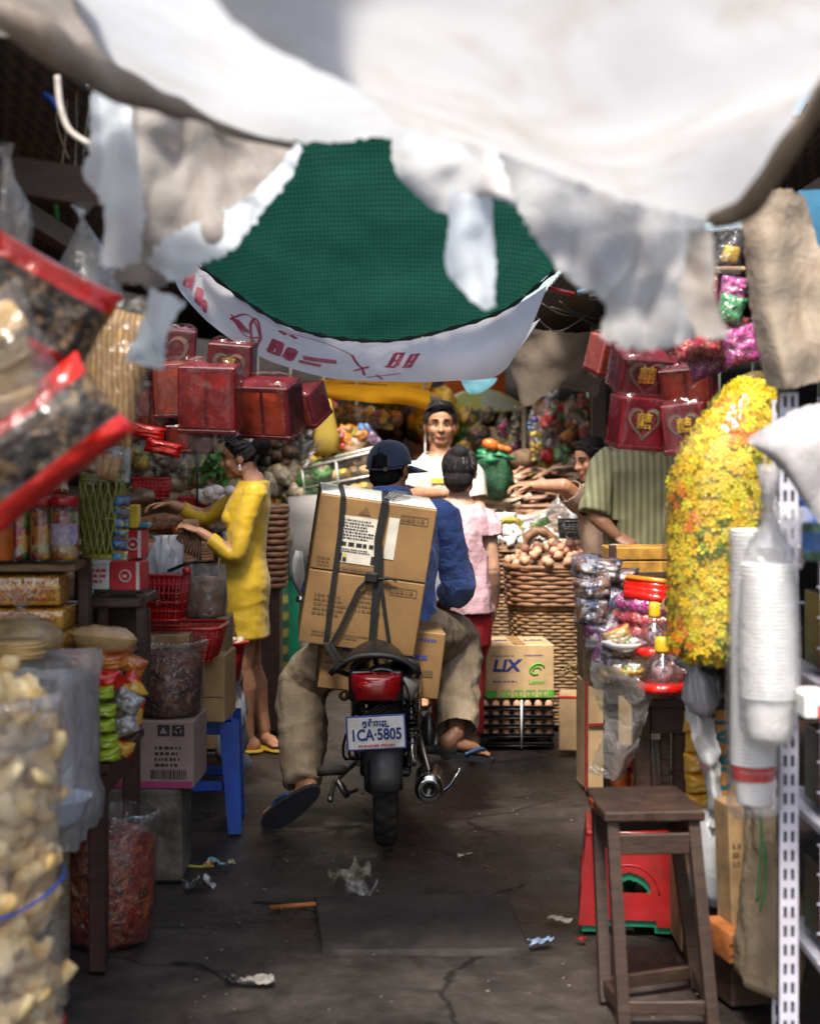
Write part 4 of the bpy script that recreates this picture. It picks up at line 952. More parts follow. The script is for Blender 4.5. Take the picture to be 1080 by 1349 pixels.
# ---- two distant people in the dark ----------------------------------------------------------
for px,py,Y,lb,cl in ((552,578,13.2,'small distant person in the dark between the cap and the white polo shirt',(.12,.06,.09)),(738,592,12.2,'small distant person in the dim stalls beyond the dried fish',(.22,.16,.12))):
    p_=thing('person',lb,'person',V((XX(px,Y),Y,0)))
    b=MB(); hc=W(px,py,Y); M=frame_of((-.4,-1,-.1)); rg=[((hc.x,Y,hc.z-.75),X,.16,.11,FW),((hc.x,Y,hc.z-.4),X,.16,.11,FW),((hc.x,Y,hc.z-.25),X,.17,.10,FW),((hc.x,Y,hc.z-.17),X,.08,.07,FW)]
    torso_shapes(b,rg); head_shapes(b,hc,M,1); b.limb([(hc.x,Y,hc.z-.2),hc],[.055,.05])
    for s in (-1,1):
        b.limb([(hc.x+s*.19,Y,hc.z-.26),(hc.x+s*.22,Y-.02,hc.z-.5),(hc.x+s*.14,Y-.2,hc.z-.55)],[.05,.042,.03]); hand_shapes(b,(hc.x+s*.14,Y-.2,hc.z-.55),(-s*.4,-1,0),(0,0,-1),(-s,0,0),30)
        b.limb([(hc.x+s*.09,Y,hc.z-.75),(hc.x+s*.09,Y,.45),(hc.x+s*.09,Y,.08)],[.085,.058,.04]); foot_shapes(b,(hc.x+s*.09,Y,.08),(0,-1,0))
    voxel(b,.009,1).build('body',SKIN,p_)
    b=MB(); torso_shapes(b,rg,.025); voxel(b,.01,1).build('shirt',pbr('far_shirt%d'%px,cl,.85,0,.2,9,.2,90),p_)
    b=MB(); b.ell(hc+M@V((0,-.02,.045)),(.084,.10,.088),M,14); b=opened(b,[(hc+M@V((0,.05,.04)),M@V((0,1,-.7)),.16)]); b.build('hair',HAIR,p_,solid=.004)
# ------------------------------------------------------------------ the motorbike, seen from behind
mb_=thing('motorbike','black motorbike seen from behind with white number plate, carrying strapped cartons','motorbike',(BX,5.8,0))
GREYP=pbr('dark_grey_plastic',(.04,.042,.047),.5,0,.2,15,.1,70,dirt=.3,dirtcol=(.09,.075,.06)); ENG=pbr('engine_metal',(.16,.155,.15),.45,.9,.4,25,.4,70,dirt=.5)
BLK2=pbr('black_paint',(.012,.012,.013),.25,0,.2,15,.05,70,coat=.5)
def torus(b,c,R,r,n=40,m=10,flat=1.0,mat=0):
    c=V(c); b.tube([c+V((0,R*cos(2*pi*i/n),R*sin(2*pi*i/n))) for i in range(n)],r,m,mat,closed=True,flat=flat,up=None)
def wheel(name,c,R=.275):
    b=MB(); n=56; P=[]
    prof=[(-.040,R-.062),(-.046,R-.035),(-.036,R-.010),(-.018,R-.001),(0,R),(.018,R-.001),(.036,R-.010),(.046,R-.035),(.040,R-.062)]
    for i in range(n*2):
        a=2*pi*i/(n*2); row=[]
        for k,(x,r) in enumerate(prof):
            g=.006*((i//2+(k>4))%2) if 1<k<7 and k!=4 else 0
            row.append(V(c)+V((x,(r-g)*cos(a),(r-g)*sin(a))))
        P.append(row)
    P.append(P[0]); b.grid(P,smooth=False); w_=b.build(name,RUBBER,mb_)
    b=MB(); torus(b,c,R-.066,.016,44,8); torus(b,c,.05,.02,20,8)
    for i in range(18):
        a=2*pi*i/18; b.tube([V(c)+V((.015*(-1)**i,.05*cos(a),.05*sin(a))),V(c)+V((0,(R-.07)*cos(a+.25*(-1)**(i//2)),(R-.07)*sin(a+.25*(-1)**(i//2))))],.0022,5)
    b.tube([V(c)+V((-.09,0,0)),V(c)+V((.09,0,0))],.012,8); b.build('rim',STEEL,w_)
wheel('rear_wheel',(XX(509,5.8),5.8,.275)); wheel('front_wheel',(BX,7.02,.275))
wx=XX(509,5.8)
# rear mudguard
b=MB(); P=[]
for i in range(15):
    a=R_(55+95*i/14) if False else R_(150-120*i/14); row=[]
    for k in range(9):
        t=-1+2*k/8; rr=.33-.03*t*t*abs(t); row.append(V((wx+.062*t,5.8+rr*cos(pi-a)*-1 if False else 5.8-rr*sin(a-R_(60)),.275+rr*cos(a-R_(60)))))
    P.append(row)
b.grid(P); b.build('rear_mudguard',GREYP,mb_,solid=.004)
b=MB(); P=[]   # hanging mud flap below the plate
for j in range(10):
    t=j/9; z=.47-.20*t; y=5.515-.035*t+.02*t*t; row=[]
    for k in range(9):
        u=-1+2*k/8; row.append(V((wx-.02+.064*u*(1-.15*t),y+.030*u*u,z-(.02*(1-u*u) if j==9 else 0))))
    P.append(row)
b.grid(P); b.build('mud_flap',GREYP,mb_,solid=.006)
# plate
pc=W(495.5,965,5.47); b=MB(); XR=V((1,0,.055)).normalized(); ZU=V((-.055,.06,1)).normalized(); RMx=Matrix((XR,ZU.cross(XR),ZU)).transposed()
b.box(pc,(.215,.006,.124),RMx,.004); pl=b.build('number_plate',pbr('plate_blue',(.03,.06,.30),.4,0,.1,20,.05,50),mb_)
b=MB(); b.box(pc+V((0,-.0045,.0)),(.203,.003,.112),RMx,.003); b.build('plate_face',pbr('plate_white',(.66,.67,.68),.45,0,.08,20,.08,50,dirt=.6,dirtcol=(.36,.30,.22)),pl)
O=pc+V((0,-.0065,0)); b=MB(); text(b,'1CA·5805',.056,O+ZU*-.008,XR,ZU,0,squash=.80,bold=.0018); text(b,'ភ្នំពេញ',.028,O+ZU*.034,XR,ZU,0,squash=1.15,bold=.0012); b.build('plate_number',INKN,pl)
b=MB(); text(b,'PHNOM PENH',.013,O+ZU*-.046,XR,ZU,0,squash=1.6,bold=.0004); b.build('plate_city',INKR,pl)
# tail light
tc=W(495,905,5.50); b=MB(); P=[]
for j in range(9):
    v=-1+2*j/8; row=[]
    for k in range(15):
        u=-1+2*k/14; q=(1-abs(u)**2.6)*(1-abs(v)**3); row.append(tc+V((.095*u*(1-.18*(v<0)*abs(v)),-.045*q**.5+.02*u*u,.052*v-.006*u*u)))
    P.append(row)
b.grid(P); m=pbr('tail_lens',(.34,.006,.008),.15,0,.15,30,.1,90,coat=.8); tl=b.build('tail_light',m,mb_,solid=.004)
b=MB(); b.box(tc+V((0,.035,0)),(.20,.05,.115),None,.015,seg=2); b.build('light_housing',BLK2,tl)
b=MB(); b.ell(tc+V((-.02,-.028,.006)),(.05,.02,.026)); b.build('brake_lens',pbr('brake_lens',(.5,.02,.015),.12,0,.2,30,.1,60,coat=.8),tl)
# tail fairing, rack
b=MB(); P=[]
for j in range(8):
    t=j/7; y=5.50+.55*t; row=[]
    for k in range(13):
        a=pi*k/12; wd=.10+.05*t; row.append(V((BX-.01+wd*cos(a),y+.01,.655+.05*t+.055*sin(a)-.07*(1-sin(a)))))
    P.append(row)
b.grid(P); b.build('tail_fairing',BLK2,mb_,solid=.004)
b=MB(); rc=W(494,875,5.55)
P=[]
for j in range(7):
    v=j/6; row=[]
    for k in range(17):
        u=-1+2*k/16; row.append(rc+V((.165*u*(1-.25*v),.20*v-.02,.020-.055*abs(u)**3.2+.03*v*(1-abs(u))+.012*(1-u*u))))
    P.append(row)
b.grid(P); b.build('rear_rack',BLACK,mb_,solid=.018)
b=MB()
for s in (-1,1): b.tube(spl([rc+V((s*.15,0,-.02)),rc+V((s*.12,.12,-.05)),V((BX+s*.10,6.0,.60)),V((BX+s*.09,6.3,.55))],14),.010,8)
b.build('rack_frame',STEEL,mb_)
b=MB(); P=[]   # seat
for j in range(10):
    t=j/9; y=5.72+.78*t; row=[]
    for k in range(13):
        a=pi*k/12; wd=.125-.03*t; row.append(V((BX+wd*cos(a),y,.66-.02*sin(t*pi)+.06*sin(a)**.5)))
    P.append(row)
b.grid(P); b.build('seat',pbr('vinyl_seat',(.015,.014,.014),.5,0,.2,20,.3,120),mb_,solid=.02)
# side panels, tank shell, leg shields
for s in (-1,1):
    b=MB(); P=[]
    for j in range(8):
        t=j/7; y=5.62+.62*t; P.append([V((BX+s*(.115+.02*sin(t*pi)),y,.64-.16*v-.05*t*v)) for v in (0,.3,.6,1)])
    b.grid(P); b.build('side_panel',BLK2,mb_,solid=.008)
    b=MB(); P=[]
    for j in range(12):
        t=j/11; z=1.02-.62*t; P.append([V((BX+s*(.04+.23*u-.02*t),6.98+.10*u*u-.18*t*(1-.6*t),z+.04*u)) for u in [k/7 for k in range(8)]])
    b.grid(P); b.build('leg_shield',WHITEP,mb_,solid=.006)
    b=MB(); c=V((BX+s*.30,6.86,1.02)); b.tube([V((BX+s*.04,6.96,.96)),V((BX+s*.16,6.93,1.0)),V((BX+s*.34,6.80,.99))],.012,8); hb=b.build('handlebar',CHROME,mb_)
    b=MB(); b.tube([V((BX+s*.24,6.88,.995)),V((BX+s*.36,6.785,.988))],[.017,.018],10); b.build('grip',RUBBER,hb)
# white side cover that peeks out beside the cartons
b=MB(); P=[]
for j in range(10):
    t=j/9; z=ZZ(728,6.0)-(ZZ(728,6.0)-ZZ(835,6.0))*t; wd=.045*sin(pi*min(1,t*1.3+.12))+.012
    P.append([V((XX(397+10*t,6.0)-wd*u,6.05+.08*u,z)) for u in [k/5 for k in range(6)]])
b.grid(P); b.build('pannier_guard',WHITEP,mb_,solid=.006)
b=MB(); b.tube([W(404,790,5.95),W(392,789,5.93)],[.014,.014],10); b.build('chrome_bolt',CHROME,mb_)
b=MB(); b.box(W(402,772,6.0),(.02,.05,.05),rot(0,15,0),.006); b.build('blue_clip',BLUEPL,mb_)
b=MB(); b.ell(V((BX,7.05,.98)),(.13,.09,.11),None,14); b.build('headlight_cowl',BLK2,mb_)
b=MB()
for s in (-1,1): b.tube([V((BX+s*.085,6.92,.90)),V((BX+s*.085,7.02,.275))],[.022,.018],10)
b.build('fork',CHROME,mb_)
b=MB(); P=[[V((BX+.055*u,7.02+.315*cos(a),.275+.315*sin(a)-.02*u*u)) for u in (-1,-.5,0,.5,1)] for a in [R_(20+120*i/12) for i in range(13)]]; b.grid(P); b.build('front_mudguard',BLK2,mb_,solid=.004)
# frame, engine, swingarm, shocks, chain case
b=MB(); b.tube(spl([V((BX,6.95,.92)),V((BX,6.7,.62)),V((BX,6.3,.52)),V((BX,5.75,.60))],20),.028,10)
for s in (-1,1): b.tube([V((wx+s*.075,5.80,.275)),V((BX+s*.08,6.30,.30))],.020,8)
b.build('frame',BLK2,mb_)
b=MB(); b.ell((BX+.02,6.40,.34),(.14,.19,.12),None,14); b.ell((BX+.10,6.36,.32),(.075,.12,.10),None,14); b.tube([(BX,6.45,.36),(BX,6.70,.40)],.075,14)
for i in range(7): b.tube([(BX,6.52+.025*i,.37),(BX,6.53+.025*i,.37)],.098,14)
b.ell((BX+.17,6.34,.33),(.03,.085,.085),None,12); b.build('engine',ENG,mb_)
for s in (-1,1):
    b=MB(); x=wx+s*.098; a=V((x,5.80,.30)); d=V((x-s*.005,5.93,.62)); n=60
    b.tube([a,a.lerp(d,.5)],.018,10); b.tube([a.lerp(d,.4),d],.012,8); sp=b.build('shock_absorber',CHROME,mb_)
    b=MB(); q=(d-a).normalized(); e1=q.orthogonal().normalized(); e2=q.cross(e1)
    b.tube([a.lerp(d,.2+.7*i/n)+(e1*cos(i*1.0)+e2*sin(i*1.0))*.026 for i in range(n)],.0055,6); b.build('spring',STEEL,sp)
b=MB(); b.box((wx-.085,6.03,.30),(.03,.56,.10),rot(-4,0,0),.02,seg=2); b.build('chain_case',BLK2,mb_)
b=MB(); b.lathe([(.06,0),(.075,.02),(.07,.05),(.02,.055)],(wx-.06,5.8,.275),18,0,rot(0,90,0)); b.build('wheel_hub',ENG,mb_)
# exhaust
ec=W(565,1040,5.62); b=MB(); D=V((.02,1,-.06)).normalized()
ex0=ec; prof=[(.034,0),(.052,.004),(.055,.02),(.053,.10),(.056,.30),(.045,.42),(.024,.50)]
Mx=Matrix((V((1,0,0)),D.cross(V((1,0,0))).normalized()*1,D)).transposed(); b.lathe(prof,ec,24,0,Mx,cap=False); 
b.tube(spl([ec+D*.48,ec+D*.7+V((-.02,0,.0)),V((BX+.08,6.72,.24)),V((BX+.03,6.78,.34))],14),.022,10); xo=b.build('exhaust_pipe',CHROME,mb_)
b=MB(); b.lathe([(.0,.02),(.018,.02),(.019,.002),(.034,.0),(.036,.012)],ec,20,0,Mx); b.build('exhaust_end',BLK2,xo)
b=MB(); b.tube([ec+V((0,0,.0))+D*.1+V((.0,-.0,.055)),V((BX+.11,5.95,.45))],.010,8); b.build('exhaust_bracket',STEEL,mb_)
# pegs, levers, stand
for (a,c_,lb) in ((W(457,1014,5.95),W(418,1016,5.93),'l'),(V((BX+.14,6.28,.27)),V((BX+.285,6.27,.265)),'r')):
    b=MB(); b.tube([a,a.lerp(c_,.15),c_],[.012,.020,.020],10); b.build('foot_peg',RUBBER,mb_)
b=MB(); b.tube(spl([W(470,1040,5.9),W(458,1044,5.85),W(450,1032,5.8),W(444,1032,5.78)],10),.008,8); b.tube([W(444,1028,5.78),W(458,1050,5.78)],.012,8); b.build('gear_lever',STEEL,mb_)
b=MB(); b.tube(spl([W(575,1048,5.75),W(590,1038,5.8),W(602,1020,5.85),W(606,1012,5.85)],10),.009,8); b.build('kick_lever',CHROME,mb_)
b=MB(); b.tube(spl([V((BX-.12,6.2,.24)),V((BX-.20,6.0,.20)),V((BX-.21,5.75,.18))],8),.012,8); b.build('side_stand',STEEL,mb_)
for s in (-1,1):
    b=MB(); p=V((BX+s*.09-.02,5.60,.60)); b.tube([p,p+V((s*.025,0,0))],.008,6); b.ell(p+V((s*.040,-.005,0)),(.022,.020,.020),None,12); b.build('turn_signal',pbr('amber_lens',(.10,.05,.015),.2,0,.1,20,.05,50,coat=.5),mb_)
b=MB(); b.box(W(536,905,5.58),(.075,.10,.075),rot(0,25,0),.012,seg=2); b.build('tool_box',pbr('grey_metal',(.22,.21,.20),.4,.5,.3,20,.15,60,dirt=.4),mb_)
for k in range(3):
    b=MB(); b.tube(spl([V((BX+.02*k,5.6,.58)),W(460+6*k,960,5.6),W(455+8*k,1000,5.7),V((BX-.05,6.1,.32))],16),.005,6); b.build('cable',BLACK,mb_)

# ---- cartons strapped on the rack
def carton(name,label,c,size,RM3,mat,group=None,tape=True):
    t=thing(name,label,'box',V(c)-RM3@V((0,0,size[2]/2)),0,group)
    b=MB(); b.box(c,size,RM3,.005); bm=bmesh.new(); b.build('carton',mat,t)
    return t
RB=rot(2,0,0)@rot(0,8.0,0)@rot(0,0,-3)
RB=(rot(0,9.0,0)@rot(6,0,0)@rot(0,0,6))
cx_=RB@V((1,0,0)); cz_=RB@V((0,0,1)); cy_=RB@V((0,1,0))
BOXC=pbr('carton_brown',(.25,.14,.052),.7,0,.16,7,.2,120,dirt=.4,dirtcol=(.24,.14,.055))
TOPW=pbr('carton_lit_top',(.62,.6,.56),.7,0,.08,8,.1,90)
bw,bd=.445,.30
ctr=W(482,748,5.90)
def face(cc,h): return cc-cy_*(bd/2)       # rear face centre
hs=.285
c1=ctr+cz_*(hs/2+.0); c2=ctr-cz_*(hs/2+.004)
k1=carton('cardboard_box','upper brown carton with a white shipping label strapped behind the rider',c1,(bw,bd,hs),RB,BOXC)
k2=carton('cardboard_box','middle brown carton strapped between the labelled one and the bottom one',c2,(bw,bd,hs),RB,BOXC)
R3=rot(0,7,0)@rot(3,0,0)@rot(0,0,6); c3=W(500,862,5.98); k3=carton('cardboard_box','bottom brown carton with blue lettering low on the motorbike seat',c3,(.47,.26,.26),R3,BOXC)
b=MB(); quadf(b,c1+cz_*hs/2,cx_,cy_,-bw/2+.004,bw/2-.004,-bd/2+.004,bd/2-.004,0,.0025); b.build('lit_top',TOPW,k1)  # pale sheet paints the daylight on the carton top into its colour
fc=face(c1,hs)
b=MB(); quadf(b,fc,cx_,cz_,-.135,.03,-.105,.075,0,.002); quadf(b,fc,cx_,cz_,.045,.085,-.07,.09,0,.002); lb_=b.build('shipping_label',PAPER,k1)
b=MB(); strokes(b,fc,cx_,cz_,-.125,.02,-.015,.065,7,0,.0035,3); strokes(b,fc,cx_,cz_,-.12,.015,-.045,-.02,1,0,.0035,5,.7); strokes(b,fc,cx_,cz_,-.125,.0,-.065,-.048,2,0,.0035,6)
for x in (-.125,.0): quadf(b,fc,cx_,cz_,x,x+.014,-.10,-.068,0,.0035); quadf(b,fc,cx_,cz_,x+.018,x+.032,-.10,-.085,0,.0035)
b.build('label_print',INK,lb_)
for x in (-.125,.0): b=MB(); quadf(b,fc,cx_,cz_,x+.018,x+.030,-.084,-.070,0,.0035); b.build('label_mark',pbr('yellow_ink',(.6,.5,.05),.6,0,.1,20,0),lb_)
def stamp(fc,x,z,w_,h_,par):
    b=MB(); e=.003
    for q in ((x,x+w_,z,z+e),(x,x+w_,z+h_-e,z+h_),(x,x+e,z+e,z+h_-e),(x+w_-e,x+w_,z+e,z+h_-e)): quadf(b,fc,cx_,cz_,*q,0,.002)
    strokes(b,fc,cx_,cz_,x+.006,x+w_-.004,z+.005,z+h_-.005,1,0,.002,9,.7); b.build('stamp',INKBR,par)
stamp(fc,.088,.075,.105,.032,k1); f2=face(c2,hs); stamp(f2,.088,.085,.105,.032,k2)
b=MB(); b.add([fc+cx_*-.075+cz_*.085-cy_*.002,fc+cx_*-.025+cz_*.085-cy_*.002,fc+cx_*-.045+cz_*.118-cy_*.002],[(0,1,2)]); strokes(b,fc,cx_,cz_,-.20,-.14,-.13,-.09,3,0,.002,4); strokes(b,fc,cx_,cz_,-.12,.08,-.135,-.118,1,0,.002,14); b.build('carton_print',INKBR,k1)
b=MB(); strokes(b,f2,cx_,cz_,-.19,-.04,-.03,.06,5,0,.002,14); b.build('carton_print',INKBR,k2); b=MB(); strokes(b,f2,cx_,cz_,-.04,.08,.0,.09,5,0,.002,15); b.build('carton_print',INKBR,k2); b=MB(); strokes(b,f2,cx_,cz_,-.18,.06,-.11,-.085,2,0,.002,16); b.build('carton_print',INKBR,k2)
y3=R3@V((0,1,0)); x3=R3@V((1,0,0)); z3=R3@V((0,0,1)); f3=c3-y3*.13
b=MB(); strokes(b,f3,x3,z3,-.16,.0,.015,.055,1,0,.002,21,.75); strokes(b,f3,x3,z3,.06,.17,.015,.045,1,0,.002,24,.7); strokes(b,f3,x3,z3,.10,.2,.09,.11,1,0,.002,23); b.build('carton_print',INKB,k3)
for q in ((-.225,-.19,.0,.012),(-.225,-.19,-.03,-.02),(-.225,-.19,-.055,-.045),(.13,.20,-.045,-.02)): b=MB(); quadf(b,f3,x3,z3,*q,0,.002); b.build('carton_mark',INKBR,k3)
# seams: tape along the joins
for kk,cc,h_ in ((k1,c1,hs),(k2,c2,hs)):
    b=MB(); quadf(b,cc-cy_*bd/2,cx_,cz_,-bw/2+.002,bw/2-.002,-h_/2+.002,-h_/2+.006,0,.0015); b.build('flap_edge',INKBR,kk)
# rubber straps (hug the faces)
STR_=pbr('rubber_strap',(.008,.008,.009),.75,0,.2,20,.2,80)
def strap(label,pts,wd):
    b=MB(); pts=[V(p) for p in pts]; Q=[p.lerp(q,t/6) for p,q in zip(pts,pts[1:]) for t in range(6)]+[pts[-1]]; P=spl(Q,40); prev=None
    rows=[]
    for i,p in enumerate(P):
        d=(P[min(i+1,39)]-P[max(i-1,0)]).normalized(); n_=-cy_ if abs(d.dot(cy_))<.75 else cz_; s_=d.cross(n_).normalized(); rows.append([p-s_*wd/2,p-s_*wd/2+n_*.004,p+s_*wd/2+n_*.004,p+s_*wd/2])
    b.grid(rows,smooth=False); return one(b,'strap',STR_,label,'strap','black straps holding the cartons on the motorbike')
def fp(x,z,l=.006,cc=None): return face(c1,hs)+cx_*x+cz_*z-cy_*l
zt=hs/2
strap('black strap over the pale carton top, farthest from the navy cap',[c1+cz_*(zt+.006)+cx_*-.14+cy_*.12,c1+cz_*(zt+.006)+cx_*-.14-cy_*.02,fp(-.14,zt+.004,.008),fp(-.13,.0),fp(-.125,-.28),fp(-.12,-.425),rc+V((-.14,-.02,.0))],.019)
strap('wide black strap down the middle of the shipping label',[c1+cz_*(zt+.006)+cx_*.04+cy_*.12,c1+cz_*(zt+.006)+cx_*.03,fp(.02,zt+.004,.008),fp(.015,.0),fp(.035,-.15),fp(.05,-.35),fp(.055,-.42,.008),rc+V((.0,-.02,.035))],.028)
strap('narrow black strap slanting down from the knot to the tail rack',[fp(.015,-.14,.010),fp(-.03,-.2,.010),fp(-.07,-.34,.010),fp(-.10,-.425,.010),rc+V((-.12,-.025,.01))],.015)
strap('narrow black strap slanting from the knot towards the egg trays',[fp(.03,-.02,.012),fp(.05,-.16,.010),fp(.10,-.33,.010),fp(.13,-.425,.010),rc+V((.13,-.02,.0))],.014)
b=MB(); b.box(fp(.012,-.145,.014),(.05,.02,.04),RB,.006); b.tube(spl([fp(.03,-.15,.012),fp(.08,-.14,.016),fp(.11,-.15,.012)],8),[.008,.006,.003]*2+[.003,.002],6); one(b,'strap_knot',STR_,'black knotted strap end on the join of the upper cartons','strap knot')
b=MB(); 
for k in range(4): b.tube(spl([c1+cz_*(zt+.012)+cx_*(.02+.01*k)-cy_*.12,c1+cz_*(zt+.03)+cx_*(.06+.015*k)-cy_*.02,c1+cz_*(zt+.014)+cx_*(.10+.01*k)+cy_*.08],10),.004,6)
one(b,'cord',pbr('grey_cord',(.12,.12,.13),.8,0,.2,20,0),'grey cord ends tied on the pale carton top','cord')
# ------------------------------------------------------------------ shared makers
def basket(name,label,c,size,mat,rz=0,taper=.82,nx=14,nzr=5,bar=.0035,rim=.009,cat='basket',group=None,solidlow=0):
    """moulded plastic basket with slotted sides; c = base centre"""
    w,d,h=size; t=thing(name,label,cat,c,rz,group); c=V(c); M=rot(0,0,rz)
    def corner(z):
        k=taper+(1-taper)*z; r=.14*min(w,d); pts=[]
        for (sx,sy,a0) in ((1,1,0),(-1,1,90),(-1,-1,180),(1,-1,270)):
            for a in (0,30,60,90):
                pts.append(V((sx*(w/2*k-r)+r*cos(R_(a0+a)),sy*(d/2*k-r)+r*sin(R_(a0+a)),z*h)))
        return pts
    def ring(z): return [c+M@p for p in corner(z)]
    b=MB()
    for j in range(nzr+1): b.tube(ring(j/nzr),bar if 0<j<nzr else bar*1.5,5,closed=True)
    per=spl(corner(0)+[corner(0)[0]],nx*4+1)[:-1]; pt=spl(corner(1)+[corner(1)[0]],nx*4+1)[:-1]
    for a,e in zip(per,pt): b.tube([c+M@a,c+M@e],bar*.9,4)
    q=ring(0); b.add([p+V((0,0,.002)) for p in q],[tuple(range(len(q)))])
    if solidlow:
        b.grid([[p for p in ring(0)],[p for p in ring(solidlow)]],0,True); b.grid([[p for p in ring(1-solidlow)],[p for p in ring(1)]],0,True)
    b.build('basket_wall',mat,t)
    b=MB(); P=[[c+M@V((p.x*k,p.y*k,z*h)) for p in corner(1)] for k,z in ((1,.93),(1.035,.945),(1.04,1.0),(1.0,1.01),(.985,.985))]
    b.grid(P,0,True); b.build('rim',mat,t); return t
def clearbag(name,label,c,r,h,mat,fill=.85,flm=None,sx=1,sy=1,seed=1,cat='bag',roll=True,group=None,wob=.10,topw=1.0):
    t=thing(name,label,cat,c,0,group); b=MB(); H=h*fill
    prof=[(r*.80,.0),(r*.95,H*.06),(r*1.0,H*.3),(r*1.02,H*.6),(r*.98,H*.9),(r*.86,H*.97),(r*.5,H*1.02),(.001,H*1.04)]
    b.lathe(prof,c,26,0,None,sx,sy,wob,seed); displace(b,lambda p:.006*nz(p,40,seed)); b.build('contents',mat,t)
    b=MB(); prof=[(r*.83,-.002),(r*.99,H*.05),(r*1.04,H*.3),(r*1.06,H*.6),(r*1.03,H*.9),(r*1.02*topw,h*.93)]
    if roll: prof+=[(r*1.07*topw,h*.985),(r*1.12*topw,h*1.0),(r*1.16*topw,h*.97),(r*1.14*topw,h*.90),(r*1.10*topw,h*.87)]
    P=[]; b.lathe(prof,c,34,0,None,sx,sy,wob*1.2,seed,cap=False); displace(b,lambda p:.010*nz((p.x,p.y,p.z*.6),22,seed+3)+.004*nz(p,60,seed)); b.build('plastic_bag',flm or CLEARH,t); return t
def knotbag(name,label,top,bot,w,mat,flm=None,d=None,seed=1,cat='bag',group=None,neck=.3,fillt=.45):
    """a bag that hangs from its tied neck"""
    top=V(top); bot=V(bot); h=(top-bot).length; t=thing(name,label,cat,bot,0,group); d=d or w*.7; b=MB()
    ax=(top-bot).normalized(); M=ax.to_track_quat('Z','Y').to_matrix()
    prof=[(.02*w,0),(.38*w,h*.03),(.5*w,h*.14),(.5*w,h*.34),(.40*w,h*.52),(.2*w,h*.72),(.06*w,h*.86),(.05*w,h*.90),(.13*w,h*.97),(.16*w,h)]
    b.lathe(prof,bot,30,0,M,1,d/w,.18,seed,cap=False); displace(b,lambda p:.012*nz((p.x*2,p.y*2,p.z*.5),22,seed)+.004*nz(p,60,seed)); b.build('plastic_bag',flm or CLEARW,t)
    if mat:
        b=MB(); prof=[(.02*w,h*.01),(.34*w,h*.04),(.46*w,h*.15),(.46*w,h*.32),(.34*w,h*fillt),(.02*w,h*(fillt+.04))]; b.lathe(prof,bot,24,0,M,1,d/w,.16,seed); displace(b,lambda p:.008*nz(p,35,seed)); b.build('contents',mat,t)
    return t
def boxt(name,label,c,size,mat,rz=0,cat='box',group=None,bev=.004,rx=0,ry=0):
    b=MB(); b.box(c,size,rot(rx,ry,rz),bev); return one(b,name,mat,label,cat,group)
def pack(name,label,c,size,mat,r=(0,0,0),cat='packet',group=None,crimp=.1,wr=.08,seed=None,band=None,mat2=None):
    b=MB(); b.pillow(c,size,rot(*r),0,crimp,wr,seed,14,band,1); return one(b,name,[mat,mat2] if mat2 else mat,label,cat,group)

# ------------------------------------------------------------------ materials of goods
PUFF=pbr('fried_puff',(.74,.60,.34),.75,0,.35,16,.6,60,col2=(.60,.34,.08))
CHILI=printed('dried_chili',[(.14,.012,.006),(.26,.03,.012),(.06,.008,.006),(.34,.09,.02),(.18,.02,.01)],46,.4,.2,.5,60)
DARKF=printed('dried_fruit',[(.09,.022,.012),(.03,.010,.008),(.16,.05,.025),(.06,.018,.012),(.20,.09,.045)],40,.6,.1,.6,50)
FUNGUS=printed('black_fungus',[(.012,.010,.010),(.07,.045,.028),(.02,.015,.013),(.22,.14,.07),(.035,.022,.016),(.010,.009,.008)],46,.45,.12,.9,40)
REDFOIL=pbr('red_foil',(.60,.012,.006),.25,.1,.25,8,.5,10,coat=.6,dist=.03,spec=.4)
NOODLE=stripes('dried_noodles',(.20,.10,.03),(.46,.29,.11),26,'X',.6,3.0,.5)
CANDY=printed('candies',[(.42,.02,.02),(.10,.26,.03),(.55,.28,.03),(.05,.03,.02),(.35,.03,.06),(.45,.40,.30),(.05,.12,.03)],30,.25,.4,.4,50)
CANDY2=printed('candies_dark',[(.42,.15,.02),(.12,.14,.03),(.58,.32,.03),(.20,.02,.03),(.30,.10,.03),(.40,.34,.16)],26,.25,.4,.4,50)
GOLDFOIL=printed('gold_foil_print',[(.60,.24,.012),(.72,.38,.03),(.58,.22,.012),(.44,.08,.01),(.68,.33,.02),(.74,.46,.08)],60,.25,.6,.5,30)
LIME=pbr('lime_wrap',(.32,.42,.02),.25,0,.3,14,.5,40,coat=.5); SILVER=pbr('silver_wrap',(.45,.44,.45),.22,.5,.3,10,.8,30,dist=.02)
ORANGE=printed('orange_print',[(.55,.16,.02),(.45,.07,.02),(.62,.25,.05),(.40,.10,.02)],14,.25,.5,.5,26)
REDPR=printed('red_print',[(.50,.02,.015),(.55,.10,.02),(.30,.02,.012),(.60,.35,.05),(.52,.03,.02)],16,.22,.6,.6,26)
TANPK=pbr('tan_grain',(.46,.30,.12),.6,0,.25,30,.5,110); OLIVE=pbr('olive_plastic',(.20,.21,.035),.4,0,.15,8,.1,60,coat=.2)
WRAPW=film('white_wrap',haze=.62,crinkle=.9,cs=12,gloss=.14)
GREYB=cloth('grey_carrier_bag',(.52,.53,.60),.4,.15,8,.2,(.3,.28,.26),.6,16,.10)
WBAG=cloth('white_carrier_bag',(.70,.72,.78),.45,.1,8,.15,(.45,.42,.4),.6,16,.10)
